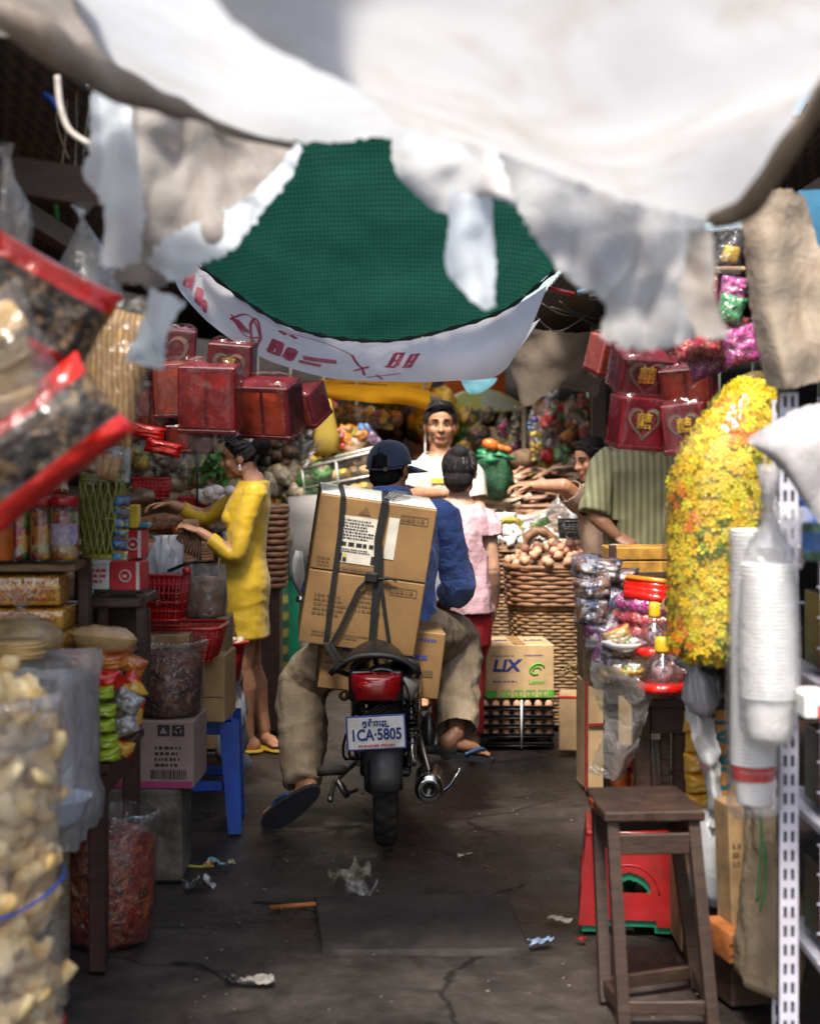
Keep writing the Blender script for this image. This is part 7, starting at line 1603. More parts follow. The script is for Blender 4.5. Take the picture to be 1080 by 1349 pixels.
# carton board, crate, block, sack
t=thing('flattened_carton','tall brown folded carton standing in the orange crate','box',W(966,1240,4.1)); b=MB(); b.box(W(966,1150,4.15),(.062,.10,.40),rot(0,-2,12),.004); b.build('carton',CARDD,t); b=MB(); M_=rot(0,-2,12); O=W(966,1150,4.15)-M_@V((0,.05,0)); strokes(b,O,M_@V((1,0,0)),M_@V((0,0,1)),-.025,.0,.03,.10,3,0,.002,4); b.build('carton_print',INKBR,t)
t=thing('orange_crate','tan orange plastic crate corner under the folded carton','crate',W(970,1262,4.05)); b=MB(); c=W(972,1236,4.12); b.box(c,(.13,.16,.085),rot(0,0,14),.008,seg=2); b.build('crate_body',pbr('tan_orange_plastic',(.36,.12,.035),.5,0,.25,14,.2,60,dirt=.3),t); M_=rot(0,0,14)
b=MB()
for k in range(2): b.box(c+M_@V((0,-.082,-.014+.028*k)),(.132,.004,.006),M_,.001)
b.build('ridge',pbr('tan_orange_dark',(.22,.07,.02),.5,0,.2,14,.1,60),t); b=MB(); b.ell(c+M_@V((.048,-.081,-.022)),(.010,.004,.012),M_); b.build('hand_hole',INK,t)
boxt('timber_block','dark timber block under the tan orange crate',(W(978,1285,4.15).x,4.2,.06),(.14,.20,.115),DARKWOOD,14,'block')
t=thing('paper_sack','wrinkled brown paper sack standing against the metal rack','sack',(.95,3.95,0)); b=MB(); P=[]
for j in range(26):
    q=j/25; row=[]
    for k in range(36):
        a=2*pi*k/36; w_=.075-.012*q+.01*sin(q*5); d=.09; m_=max(abs(cos(a)),abs(sin(a))); f=m_**-.6; cx=XX(1012,3.95)+.012*sin(q*3); row.append(V((cx+w_*cos(a)*f+.010*nz((cos(a)*2,sin(a)*2,q*5),1.6),3.97+d*sin(a)*f,.10+(ZZ(1058,3.95)-.10)*q-.06*(1-q)*cos(a)*.5)))
    P.append(row)
b.grid(P,0,True); b.f.append(list(range(36))[::-1]); b.m.append(0); b.s.append(False); displace(b,lambda p:.008*nz((p.x,p.y,p.z*.5),20,3)+.004*nz(p,50)); b.build('sack',cloth('brown_paper_sack',(.34,.26,.18),.1,.3,6,.6,(.16,.11,.07),.8,24,ds=5),t)
for pts in (((1000,1062),(1002,1110),(998,1160),(996,1188)),((1006,1110),(1008,1160),(1001,1200))):
    b=MB(); b.tube(spl([W(a,y,3.86) for a,y in pts],14),.003,5); b.build('green_string',pbr('green_string',(.02,.22,.07),.6,0,.2,20,0),t)
b=MB(); b.tube(spl([W(1020,1060,3.86),W(1024,1090,3.86),W(1022,1130,3.86)],10),.003,5); b.build('grey_string',STRING,t)

# ------------------------------------------------------------------ hanging red boxes and tinsel
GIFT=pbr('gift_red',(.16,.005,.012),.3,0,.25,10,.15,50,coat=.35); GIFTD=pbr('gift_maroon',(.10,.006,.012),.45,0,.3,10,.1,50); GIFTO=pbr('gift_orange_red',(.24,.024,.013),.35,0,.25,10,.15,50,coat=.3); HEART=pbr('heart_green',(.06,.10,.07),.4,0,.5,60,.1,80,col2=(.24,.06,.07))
GR='red gift boxes hanging over the lane'
def gift(label,px,py,Y,w_,h_,d_,rz=0,rx=0,ry=0,mat=None,heart=True,char='囍',wrapit=True):
    c=W(px,py,Y); t=thing('gift_box',label,'gift box',c-V((0,0,h_/2)),0,GR); M_=rot(0,0,rz)@rot(rx,0,0)@rot(0,ry,0); fx,fz=M_@V((1,0,0)),M_@V((0,0,1)); O=c-M_@V((0,d_/2,0)); m=mat or GIFT
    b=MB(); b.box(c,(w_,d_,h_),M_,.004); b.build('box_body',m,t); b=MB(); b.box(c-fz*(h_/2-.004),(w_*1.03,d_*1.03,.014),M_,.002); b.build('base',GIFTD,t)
    if heart:
        pts=[]
        for k in range(30):
            a=2*pi*k/30; x=16*sin(a)**3; z=13*cos(a)-5*cos(2*a)-2*cos(3*a)-cos(4*a); pts.append((x/17,z/17))
        b=MB(); s_=w_*.40; outer=[O+fx*(x*s_)+fz*((z+.1)*s_*1.05)-M_@V((0,.002,0)) for x,z in pts]; inner=[O+fx*(x*s_*.78)+fz*((z+.1)*s_*.82)-M_@V((0,.0025,0)) for x,z in pts]
        b.grid([outer,inner],0,True); b.build('heart_wreath',HEART,t)
        if char: b=MB(); text(b,char,w_*.36,O+fz*(s_*.12),fx,fz,0,lift=.003,bold=.001); b.build('gold_character',GOLD,t)
    else:
        b=MB(); quadf(b,O,fx,fz,-w_*.42,-w_*.03,-h_*.42,h_*.40,0,.002); quadf(b,O,fx,fz,w_*.03,w_*.42,-h_*.42,h_*.40,0,.002); b.build('lighter_panel',pbr('gift_panel',(.26,.016,.016),.35,0,.3,14,.1,50,coat=.3) if m is GIFT else pbr('gift_panel_orange',(.30,.04,.016),.35,0,.3,14,.1,50,coat=.3),t)
    if wrapit:
        b=MB(); P=[]
        for j in range(12):
            q=-.62+1.22*j/11; row=[]; k_=1.05 if -.52<q<.52 else 1.05-(abs(q)-.52)*3
            for k in range(28):
                a=2*pi*k/28; m_=max(abs(cos(a)),abs(sin(a))); row.append(c+M_@V((cos(a)/m_*w_/2*k_,sin(a)/m_*d_/2*k_,q*h_))+V((.006*nz((k,j,1),.7),.006*nz((k,j,5),.7),.01*nz((k,j,9),.8))))
            P.append(row)
        b.grid(P,0,True); b.build('film',film('gift_film',(.97,.93,.93),.015,.08,.55,9,.2),t)
    return t
# over the stall on the right of the lane
gift('red gift box with gold double happiness in a heart, nearest the striped shirt',838,556,4.95,.155,.165,.12,14,8,4); gift('red gift box with a gold heart wreath beside the yellow flower bag',902,562,4.9,.14,.155,.12,-12,6,-6)
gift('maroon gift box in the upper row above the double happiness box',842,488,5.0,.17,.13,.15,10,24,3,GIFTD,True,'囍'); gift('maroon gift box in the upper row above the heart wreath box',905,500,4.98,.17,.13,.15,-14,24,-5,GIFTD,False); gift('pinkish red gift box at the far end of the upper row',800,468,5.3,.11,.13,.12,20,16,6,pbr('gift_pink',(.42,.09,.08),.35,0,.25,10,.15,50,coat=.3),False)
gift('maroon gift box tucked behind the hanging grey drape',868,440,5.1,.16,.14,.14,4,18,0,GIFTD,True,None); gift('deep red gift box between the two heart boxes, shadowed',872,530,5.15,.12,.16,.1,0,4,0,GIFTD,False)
# over the stall with the gourds
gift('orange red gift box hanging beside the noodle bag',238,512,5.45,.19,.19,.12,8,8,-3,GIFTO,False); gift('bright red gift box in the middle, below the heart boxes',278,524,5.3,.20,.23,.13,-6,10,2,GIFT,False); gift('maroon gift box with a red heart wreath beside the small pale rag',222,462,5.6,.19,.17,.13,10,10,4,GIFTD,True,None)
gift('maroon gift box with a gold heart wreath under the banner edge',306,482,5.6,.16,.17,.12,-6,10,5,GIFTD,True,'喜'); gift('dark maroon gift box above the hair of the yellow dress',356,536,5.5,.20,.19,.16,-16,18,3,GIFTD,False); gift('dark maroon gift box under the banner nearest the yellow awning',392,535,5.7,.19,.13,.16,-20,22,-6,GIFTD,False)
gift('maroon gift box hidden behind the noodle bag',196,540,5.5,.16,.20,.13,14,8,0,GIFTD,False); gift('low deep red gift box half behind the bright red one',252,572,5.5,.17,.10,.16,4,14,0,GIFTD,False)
for k,(a,y,Y,w_,lb) in enumerate(((190,568,5.3,.15,'red foil packet below the noodle bag'),(215,590,5.25,.13,'lower red foil packet with a gold rim above the gourds'))): pack('foil_packet',lb,W(a,y,Y),(w_,.05,.05),REDFOIL,(0,12,0))
for k,(a,y,Y) in enumerate(((262,598,5.2),(400,600,5.6))):
    sheet('film_corner',['pointed clear film corner hanging above the gourds','clear film tail dangling beside the yellow awning','clear film tail over the hair of the yellow dress'][k],'film',[[(a-28,y-25,Y),(a,y-22,Y-.05),(a+30,y-20,Y)],[(a-14,y-4,Y),(a,y-2,Y-.04),(a+14,y-2,Y)],[(a-4,y+16,Y),(a,y+18,Y-.02),(a+4,y+16,Y)]],film('corner_film',haze=.3,crinkle=1,cs=14,gloss=.2),12,10,.01,9,k)
b=MB(); b.tube([(-1.95,5.5,2.02),(-1.12,5.6,2.0)],.012,6); one(b,'hanging_rail',STEEL,'thin rail from which the gift boxes above the gourds hang','rail'); b=MB(); b.tube([(.6,5.1,2.02),(1.2,5.0,2.02)],.012,6); one(b,'hanging_rail',STEEL,'thin rail from which the gift boxes by the striped shirt hang','rail')
# tinsel packets
def tins(label,px,py,Y,size,m,r): 
    return wrapped(label,px,py,Y,size,m,r,'tinsel_packet','tinsel packets hanging above the flower bag',.2)
tins('bright red tinsel packet hanging beside the grey drape',908,430,4.4,(.12,.20,.07),TINR,(0,-14,0)); tins('magenta tinsel packet beside the grimy canvas, topmost',965,385,4.3,(.075,.09,.05),TINM,(0,8,0)); tins('green tinsel packet under the topmost magenta one',962,408,4.25,(.075,.085,.05),TING,(0,16,0)); tins('magenta tinsel packet low beside the grimy canvas',975,455,4.25,(.10,.11,.06),TINM,(0,-12,0)); tins('red tinsel packet between the green and the low magenta one',948,440,4.35,(.13,.14,.06),TINR,(0,20,0)); tins('dark red tinsel packet under the bright red one',935,475,4.45,(.14,.09,.06),TINM,(0,-20,0)); tins('red tinsel packet behind the green one',930,385,4.5,(.08,.12,.05),TINR,(0,4,0))
t=thing('hanging_bag','clear bag with a golden toy hanging above the magenta tinsel','bag',W(958,330,4.4)); b=MB(); b.pillow(W(958,325,4.4),(.09,.16,.06),rot(0,5,0),0,.1,.15,3); b.build('film',CLEARH,t); b=MB(); b.box(W(962,335,4.4),(.05,.02,.05),rot(0,12,0),.008,seg=2); b.build('golden_toy',GOLD,t)
boxt('ledge','pale narrow ledge under the bag with the golden toy',W(958,356,4.5),(.09,.08,.014),CARD2,0,'ledge')
# ------------------------------------------------------------------ carton on egg trays
t=thing('soap_carton','brown soap carton with navy lettering and green stripe on stacked egg trays','box',W(682,920,7.72)); LX0,LX1=XX(637,7.7),XX(727,7.7); lw=LX1-LX0; lh=(920-850)*7.7/F; c=V(((LX0+LX1)/2,7.89,ZZ(920,7.7)+lh/2))
b=MB(); b.box(c,(lw,.36,lh),rot(0,0,4),.004); b.build('carton',CARD2,t); M_=rot(0,0,4); fx=M_@V((1,0,0)); O=c-M_@V((0,.18,0)); Z1=V((0,0,1))
b=MB(); text(b,'LIX',.082,O+fx*-.075+Z1*.028,fx,Z1,0,squash=1.15,bold=.003,shear=.18); strokes(b,O,fx,Z1,-.14,-.02,-.058,-.042,1,0,.0015,2); b.build('brand_lettering',INKN,t)
b=MB(); quadf(b,O,fx,Z1,-lw/2+.001,-lw/2+.055,-lh/2+.002,-lh/2+.040,0); quadf(b,O,fx,Z1,lw/2-.03,lw/2-.001,-lh/2+.002,-lh/2+.040,0); quadf(b,O,fx,Z1,-lw/2+.06,lw/2-.035,-lh/2+.002,-lh/2+.005,0)
for k in range(4):
    x=-.095+.062*k
    for q in ((x,x+.048,-lh/2+.034,-lh/2+.040),(x,x+.048,-lh/2+.008,-lh/2+.012),(x,x+.006,-lh/2+.012,-lh/2+.034),(x+.042,x+.048,-lh/2+.012,-lh/2+.034),(x+.018,x+.030,-lh/2+.014,-lh/2+.030)): quadf(b,O,fx,Z1,*q,0)
M2=M_@rot(0,0,-90); fx2=M2@V((1,0,0)); O2=c-M_@V((lw/2,0,0)); quadf(b,O2,fx2,Z1,-.178,.178,-lh/2+.002,-lh/2+.04,0)
text(b,'Lemon',.030,O+fx*.085+Z1*-.055,fx,Z1,0,bold=.0008)
cc=O+fx*.085+Z1*.012; b.tube([cc+fx*(.036*cos(q*2*pi/18))+Z1*(.026*sin(q*2*pi/18)+.008*cos(q*2*pi/18))+V((0,-.002,0)) for q in range(15)],.005,4); b.tube([cc+fx*(.02*cos(q*pi/6))+Z1*(.014*sin(q*pi/6)-.004)+V((0,-.002,0)) for q in range(8)],.004,4); b.build('green_print',INKG,t)
b=MB(); strokes(b,O,fx,Z1,-.15,-.02,.075,.085,1,0,.0015,5); strokes(b,O,fx,Z1,.02,.14,.075,.088,1,0,.0015,7); text(b,'LIX',.06,c+Z1*(lh/2)+fx*-.09,fx,M_@V((0,1,0)),0,squash=1.1,bold=.002); text(b,'LIX',.06,c+Z1*(lh/2)+fx*.09,fx,M_@V((0,1,0)),0,squash=1.1,bold=.002); b.build('blue_print',INKN,t)
b=MB(); quadf(b,c+Z1*lh/2,fx,M_@V((0,1,0)),-.03,.03,-.178,.178,0); b.build('tape',pbr('brown_tape',(.40,.24,.10),.3,0,.1,20,0,coat=.4),t)
EGGB=pbr('brown_egg',(.56,.30,.19),.5,0,.15,30,.05,60); EGGW=pbr('white_egg',(.66,.66,.62),.45,0,.08,30,.05,60)
tx0,tx1=XX(632,7.7),XX(730,7.7); ztop=ZZ(921,7.7)
for k in range(5):
    z=.008+(ztop-.012)*k/5; t=thing('egg_tray',['bottom','second lowest','middle','second highest','topmost'][k]+' black tray of the egg tray stack under the soap carton','egg tray',((tx0+tx1)/2,7.87,z),0,'black egg trays under the soap carton')
    b=MB(); w_=tx1-tx0; hh=(ztop-.012)/5*.62
    b.grid([[V((x,y,zz)) for x,y in (((tx0+tx1)/2-w_/2*q,7.87-.19*q),((tx0+tx1)/2+w_/2*q,7.87-.19*q),((tx0+tx1)/2+w_/2*q,7.87+.19*q),((tx0+tx1)/2-w_/2*q,7.87+.19*q))] for zz,q in ((z,.93),(z+hh*.55,.98),(z+hh*.6,1.01),(z+hh*.65,.97))],0,True,False); b.add([V((tx0,7.68,z+.003)),V((tx1,7.68,z+.003)),V((tx1,8.06,z+.003)),V((tx0,8.06,z+.003))],[(0,1,2,3)]); b.build('tray',BLACK,t,solid=.004)
    if k in (1,2,3,4):
        for i in range(7): b=MB(); b.ell((tx0+w_*(i+.5)/7,7.715,z+hh*.62),(.021,.021,.027),None,10); b.build('egg',EGGB,t)
b=MB(); b.tube([(XX(687,7.66),7.672,.0),(XX(687,7.66),7.672,ztop)],.006,4); one(b,'band',WHITEP,'white packing band around the black egg trays','band')

# ------------------------------------------------------------------ wicker baskets of eggs
WICK=pbr('wicker',(.20,.095,.045),.55,0,.4,22,.3,60,col2=(.10,.045,.022)); WICK2=pbr('wicker_pale',(.21,.115,.05),.6,0,.35,22,.3,60)
def wicker(name,label,c,rx,ry,h,rows,mat,flare=.9,handle=False,k=16):
    t=thing(name,label,'basket',c); c=V(c); b=MB(); n=72
    for j in range(rows):
        z=h*(j+.5)/rows; f=flare+(1-flare)*z/h; pts=[]
        for i in range(n):
            a=2*pi*i/n; ct,st=cos(a),sin(a); m_=(abs(ct)**3+abs(st)**3)**(-1/3); w_=1+.022*cos(a*k+pi*(j%2)); pts.append(c+V((rx*f*ct*m_*w_,ry*f*st*m_*w_,z)))
        b.tube(pts,[h/rows*.52*(1+.12*nz((i*.3,j,0),1)) for i in range(n)],6,closed=True)
    b.build('weave',mat,t)
    b=MB(); b.grid([[c+V((rx*(flare+(1-flare)*z)*.96*cos(a)*((abs(cos(a))**3+abs(sin(a))**3)**(-1/3)),ry*(flare+(1-flare)*z)*.96*sin(a)*((abs(cos(a))**3+abs(sin(a))**3)**(-1/3)),h*z*.98)) for a in [2*pi*i/36 for i in range(36)]] for z in (0,.5,1)],0,True); b.build('lining',pbr('wicker_dark',(.05,.025,.012),.8,0,.3,20,.2,60),t)
    b=MB(); pts=[]
    for i in range(48):
        a=2*pi*i/48; ct,st=cos(a),sin(a); m_=(abs(ct)**3+abs(st)**3)**(-1/3); pts.append(c+V((rx*1.02*ct*m_,ry*1.02*st*m_,h)))
    b.tube(pts,.014,8,closed=True); b.build('rim',mat,t)
    if handle: b=MB(); b.tube([c+V((rx*.55*cos(pi*i/14)-.02,-ry*.6,h+handle*sin(pi*i/14))) for i in range(15)],[.022+.004*sin(i*2.5) for i in range(15)],8); b.build('handle',mat,t)
    return t
bc=V((XX(738,8.3),8.35,ZZ(872,8.2))); top=ZZ(748,8.15); mid=ZZ(800,8.15)
wicker('wicker_basket','pale wicker drum holding up the basket of brown eggs',(bc.x,8.38,.02),.27,.21,mid-.03,34,WICK2,.92,k=22); wicker('wicker_basket','brown wicker basket heaped with brown eggs',(bc.x,8.36,mid),.295,.22,top-mid,9,WICK,.97,.0,14)
w2=V((XX(682,9.0),9.0,0)); top2=ZZ(722,8.85); mid2=ZZ(775,8.85); wicker('wicker_basket','pale wicker drum under the basket of white eggs',(w2.x,9.02,.02),.24,.20,mid2-.03,34,WICK2,.94,k=22); wb_=wicker('wicker_basket','brown wicker basket of white eggs behind the pink top',(w2.x,9.0,mid2),.26,.21,top2-mid2,9,WICK,.97,.0,14)
b=MB(); pts=[W(710+22*cos(pi*i/14)*1.0,726-26*sin(pi*i/14),8.72) for i in range(15)]; b.tube(pts,[.03+.006*sin(i*2.5) for i in range(15)],8); displace(b,lambda p:.006*nz(p,40)); b.build('handle',WICK,wb_)
def eggs(n,cx,cy,rx,ry,z,hump,mat,label,group,seed):
    rnd=random.Random(seed); b=MB(); b.lathe([(.0255*sin(pi*k/9)**.85*(1.06-.14*k/9),-.031+.064*k/9) for k in range(10)],(0,0,0),12); e0=one(b,'egg',mat,label,'egg',group); pl=[]; tries=0
    while len(pl)<n and tries<9000:
        tries+=1; a=rnd.uniform(0,2*pi); r=math.sqrt(rnd.uniform(0,1)); x=cx+rx*r*cos(a); y=cy+ry*r*sin(a); zz=z+hump*(1-r*r)
        if all((x-p[0])**2+(y-p[1])**2+(zz-p[2])**2>.046**2 for p in pl): pl.append((x,y,zz))
    for i,p in enumerate(pl):
        ro=(rnd.uniform(.4,1.5),rnd.uniform(-1,1),rnd.uniform(0,6))
        if i==0: e0.location=p; e0.rotation_euler=ro
        else: dup(e0,p,rotm=ro)
    b=MB(); b.lathe([(rx*.95*k/8,hump*(1-(k/8)**2)-.03) for k in range(9)],(cx,cy,z),24,0,None,1,ry/rx,cap=False); return b
bb=eggs(96,bc.x+.0,8.30,.285,.19,top+.01,.10,EGGB,'brown egg heaped in the brown wicker basket','brown eggs in the wicker basket',3); one(bb,'straw',pbr('straw_bed',(.16,.09,.05),.9,0,.3,20,.4,60),'straw bed beneath the brown eggs','straw')
bb=eggs(70,w2.x+.02,8.92,.27,.19,top2+.015,.08,EGGW,'white egg heaped in the basket behind the pink top','white eggs in the wicker basket',5); one(bb,'straw',MATS['straw_bed'],'straw bed beneath the white eggs','straw')
bb=eggs(10,XX(800,8.2),8.2,.10,.10,ZZ(728,8.2),.03,EGGB,'brown egg in the small heap under the striped shirt','brown eggs under the striped shirt',8); one(bb,'egg_pan',REDPL,'shallow pan of brown eggs under the striped shirt','pan')
t=thing('yellow_crate','yellow wooden crate below the hands of the striped shirt','crate',W(860,773,7.2)); YWD=pbr('yellow_wood',(.40,.20,.025),.6,0,.4,9,.3,60,dirt=.5)
for k in range(3): b=MB(); b.box(W(860,727+18*k,7.2),(.46,.25,.058),rot(0,.6*k-.6,0),.004); b.build('plank',YWD,t)
for k in (-1,1): b=MB(); b.box(W(860,745,7.07)+V((k*.19,0,0)),(.035,.012,.19),None,.002); b.build('batten',DARKWOOD,t)
_=0
boxt('crate_stand','dark stand beneath the yellow crate',(W(860,745,7.2).x,7.2,.43),(.44,.24,.84),TIND,0,'stand')
b=MB(); b.lathe([(.03,0),(.06,.03),(.05,.09),(.02,.12),(.03,.14)],W(812,755,7.35),20,0,None,1,.8,.25,3); one(b,'carrier_bag',WBAG,'small whitish bag by the hand of the striped shirt','bag')
# things on the counter behind the eggs
table('rough counter of the dried fish stall behind the egg baskets',.38,2.6,9.3,10.9,.95,GREYWOOD,.06)
boxt('white_carton','white open carton beside the pink top and the white eggs',W(663,692,9.3),(.15,.2,.15),WB2,-8,'box'); b=MB(); b.tube([W(672+16*cos(2*pi*i/16),694+9*sin(2*pi*i/16),9.1) for i in range(16)],[.022+.006*sin(i*2.3) for i in range(16)],8,closed=True); displace(b,lambda p:.01*nz(p,40)); one(b,'flower_ring',pbr('yellow_green_ring',(.32,.26,.03),.7,0,.5,50,.5,60),'yellow green flower ring leaning on the white carton','ring')
b=MB(); b.pillow(W(712,690,9.0),(.12,.05,.03),rot(20,-30,0),0,.1,.1,2); one(b,'leaf',pbr('pale_green_leaf',(.20,.38,.12),.6,0,.3,20,.2,50),'pale green leaf sticking up behind the white eggs','leaf')
basket('plastic_basket','black plastic crate behind the brown eggs',W(765,722,8.9),(.25,.24,.16),BLACK,0,.92,10,5,.006)
t=thing('bottle','small white bottle standing behind the black crate','bottle',W(755,690,9.3)); b=MB(); b.lathe([(.022,0),(.024,.01),(.024,.06),(.012,.075)],W(755,690,9.3),14); b.build('bottle_body',WHITEP,t); b=MB(); b.lathe([(.013,.073),(.013,.095),(.001,.096)],W(755,690,9.3),12); b.build('cap',BLUEPL,t)
boxt('tray_board','tan board behind the black crate under the plastic sheet',W(735,700,9.35),(.5,.3,.05),CARD2,3,'board')
b=MB(); 
hp=lambda u,v: W(640+150*u,0,9.6)
t=thing('fish_rack','sloping wooden rack of the dried fish stall','rack',(XX(720,9.8),9.8,.95)); b=MB(); a=rot(24,0,0); b.box((XX(720,9.9),9.9,ZZ(665,9.9)-.03),(1.15,.95,.03),a,.004); b.build('rack_board',OLDWOOD,t); b=MB(); b.box((XX(720,10.2),10.25,1.05),(1.1,.06,.3),None,.004); b.build('rack_support',OLDWOOD,t)
FISH=pbr('dried_fish',(.30,.17,.11),.55,0,.4,24,.4,60,col2=(.16,.08,.05)); FISH2=pbr('pale_dried_fish',(.46,.34,.25),.55,0,.3,24,.4,60)
b=MB(); b.ell((0,0,0),(.16,.022,.012),None,10,0,.25,2); b.add([V((.14,0,0)),V((.20,.02,.012)),V((.20,-.02,.0))],[(0,1,2)]); f0=one(b,'dried_fish',FISH,'brown dried fish on the sloping rack','fish','dried fish spread on the sloping rack'); b=MB(); b.ell((0,0,0),(.15,.026,.010),None,10,0,.25,4); b.add([V((.13,0,0)),V((.19,.02,.01)),V((.19,-.02,.0))],[(0,1,2)]); f1=one(b,'dried_fish',FISH2,'pale dried fish on the sloping rack','fish','dried fish spread on the sloping rack')
rnd=random.Random(4); R0=rot(24,0,0); RC=V((XX(720,9.9),9.9,ZZ(665,9.9)))
for k in range(110):
    u=rnd.uniform(-.52,.50); v=rnd.uniform(-.46,.46); p=RC+R0@V((u,v,.012+rnd.uniform(0,.05)*(1+.6*sin(u*9)))); e=(R0@rot(rnd.uniform(-14,14),rnd.uniform(-12,12),rnd.gauss(12,22))).to_euler(); s_=f1 if (u<-.2 and v<.1 and rnd.random()<.6) or rnd.random()<.2 else f0
    if k<1: f0.location=p; f0.rotation_euler=e
    elif k<2: f1.location=p; f1.rotation_euler=e
    else: dup(s_,p,rotm=e)
sheet('plastic_sheet','crumpled clear plastic sheet drawn over the front of the dried fish','plastic sheet',[[(662,672,9.4),(700,678,9.35),(740,655,9.4),(790,640,9.5)],[(670,700,9.3),(705,700,9.25),(745,680,9.3),(790,664,9.4)],[(690,712,9.3),(715,708,9.25),(750,692,9.3),(790,680,9.4)]],film('fish_film',(.85,.85,.88),.45,.15,1,10,.25),34,18,.05,6,5)
t=thing('green_sack','bulging dark green net sack beside the greying hair bun','sack',W(652,655,9.5)); c=W(650,624,9.6); b=MB(); b.ell(c,(.135,.10,.15),None,26,0,.4,3,1.6); displace(b,lambda p:.03*nz(p,14,3)+.010*nz(p,45)); b.build('sack',pbr('green_net_sack',(.012,.075,.028),.7,0,.5,40,.6,90),t); b=MB(); b.ell(c+V((-.01,0,.105)),(.12,.10,.045),None,26,0,.6,8,1.8); displace(b,lambda p:.025*nz(p,18,5)+.01*nz(p,50)); b.build('sack_top',pbr('bright_green_cover',(.01,.20,.08),.5,0,.4,20,.5,50),t)
for k,(a,y,s_) in enumerate(((646,586,.055),(659,590,.032),(668,592,.03))): b=MB(); b.ell(W(a,y,9.55),(s_*1.0,s_*.7,s_*.7),rot(0,20,0),12,0,.1,k); one(b,'orange_fruit',pbr('orange_fruit',(.62,.14,.02),.45,0,.2,30,.2,60),['large orange fruit lying on the green net sack','smaller orange fruit in the middle on the green net sack','smaller orange fruit at the end on the green net sack'][k],'fruit')
for k,(a,y,m,s_,lb) in enumerate(((700,625,'yellow_tray',(.20,.16,.02),'flat yellow tray of goods behind the dried fish'),(735,632,'dark_tray',(.24,.18,.03),'dark flat tray at the top of the dried fish rack'),(760,615,'pale_sack',(.26,.2,.12),'pale sack lying above the dried fish'),(722,600,'red_tray',(.11,.1,.05),'small red tray above the dark flat tray'),(690,605,'brown_heap',(.2,.16,.08),'brown heap of roots behind the green sack'))):
    mm={'yellow_tray':pbr('yellow_tray',(.46,.32,.04),.6,0,.4,14,.3,50),'dark_tray':BLACK,'pale_sack':pbr('pale_sack',(.42,.30,.22),.8,0,.2,9,.5,40),'red_tray':REDPL,'brown_heap':pbr('brown_roots',(.14,.08,.045),.8,0,.4,20,.6,50)}[m]
    b=MB(); b.ell(W(a,y,10.35),(s_[0]/2*1.1,s_[1]/2,s_[2]/2*1.3+.02),None,14,0,.18,k,2); one(b,m,mm,lb,m.split('_')[1])
# ------------------------------------------------------------------ hanging goods far over the dried fish
sheet('hanging_net','brownish grey net cloth slung from the roof over the dried fish stall','net cloth',[[(660,420,8.6),(700,432,8.5),(760,440,8.5),(800,430,8.6)],[(668,470,8.6),(705,480,8.5),(755,478,8.5),(800,470,8.6)],[(680,510,8.6),(690,532,8.55),(735,512,8.5),(785,522,8.6)]],cloth('brown_net',(.20,.16,.125),.45,.35,5,.6,(.08,.06,.045),.4,30,ds=4),40,24,.06,4,6,.01)
def mott(n,c,k=1.0):
    d=tuple(x*.35 for x in c); l=tuple(min(.8,x*1.25+.04) for x in c); o=(c[1]*.8+.02,c[0]*.5+.02,c[2]*.8+.03)
    return printed('mottled_'+n,[c,d,l,c,o,d,c],24*k,.45,.25,.7,34)
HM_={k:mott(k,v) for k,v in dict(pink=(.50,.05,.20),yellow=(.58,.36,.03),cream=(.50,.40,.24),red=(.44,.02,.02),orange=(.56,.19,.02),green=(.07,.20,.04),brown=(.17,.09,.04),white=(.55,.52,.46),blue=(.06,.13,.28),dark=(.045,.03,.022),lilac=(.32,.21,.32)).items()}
def cluster(b,c,w_,h_,seed,n=9,d_=.8):
    rnd=random.Random(seed*7+1)
    for k in range(n):
        z=rnd.uniform(-.46,.40); q=(1-abs(z)*1.1)*.34*w_; a=rnd.uniform(0,2*pi); s_=rnd.uniform(.16,.30)*w_
        b.ell(c+V((q*cos(a),q*d_*sin(a),z*h_)),(s_*rnd.uniform(.7,1.3),s_*.8,s_*rnd.uniform(.7,1.4)),rot(rnd.uniform(-40,40),rnd.uniform(-60,60),0),9,0,.4,seed+k,2.5)
    return b
def pod(label,px,py,Y,w_,h_,col,name='hanging_bag',cat='bag',kind=0,group=None,seed=0):
    c=W(px,py,Y); t=thing(name,label,cat,c-V((0,0,h_/2)),0,group); b=cluster(MB(),c,w_,h_,seed,7+seed%5)
    displace(b,lambda p:.008*nz(p,40,seed)); b.build('filling',HM_[col],t)
    b=MB(); b.lathe([(w_*.2,-h_*.5),(w_*.52,-h_*.3),(w_*.52,h_*.15),(w_*.3,h_*.45),(w_*.05,h_*.6),(w_*.16,h_*.75)],c,14,0,None,1,.8,.25,seed,cap=False); displace(b,lambda p:.01*nz(p,30,seed)); b.build('film',CLEARH,t)
    return t
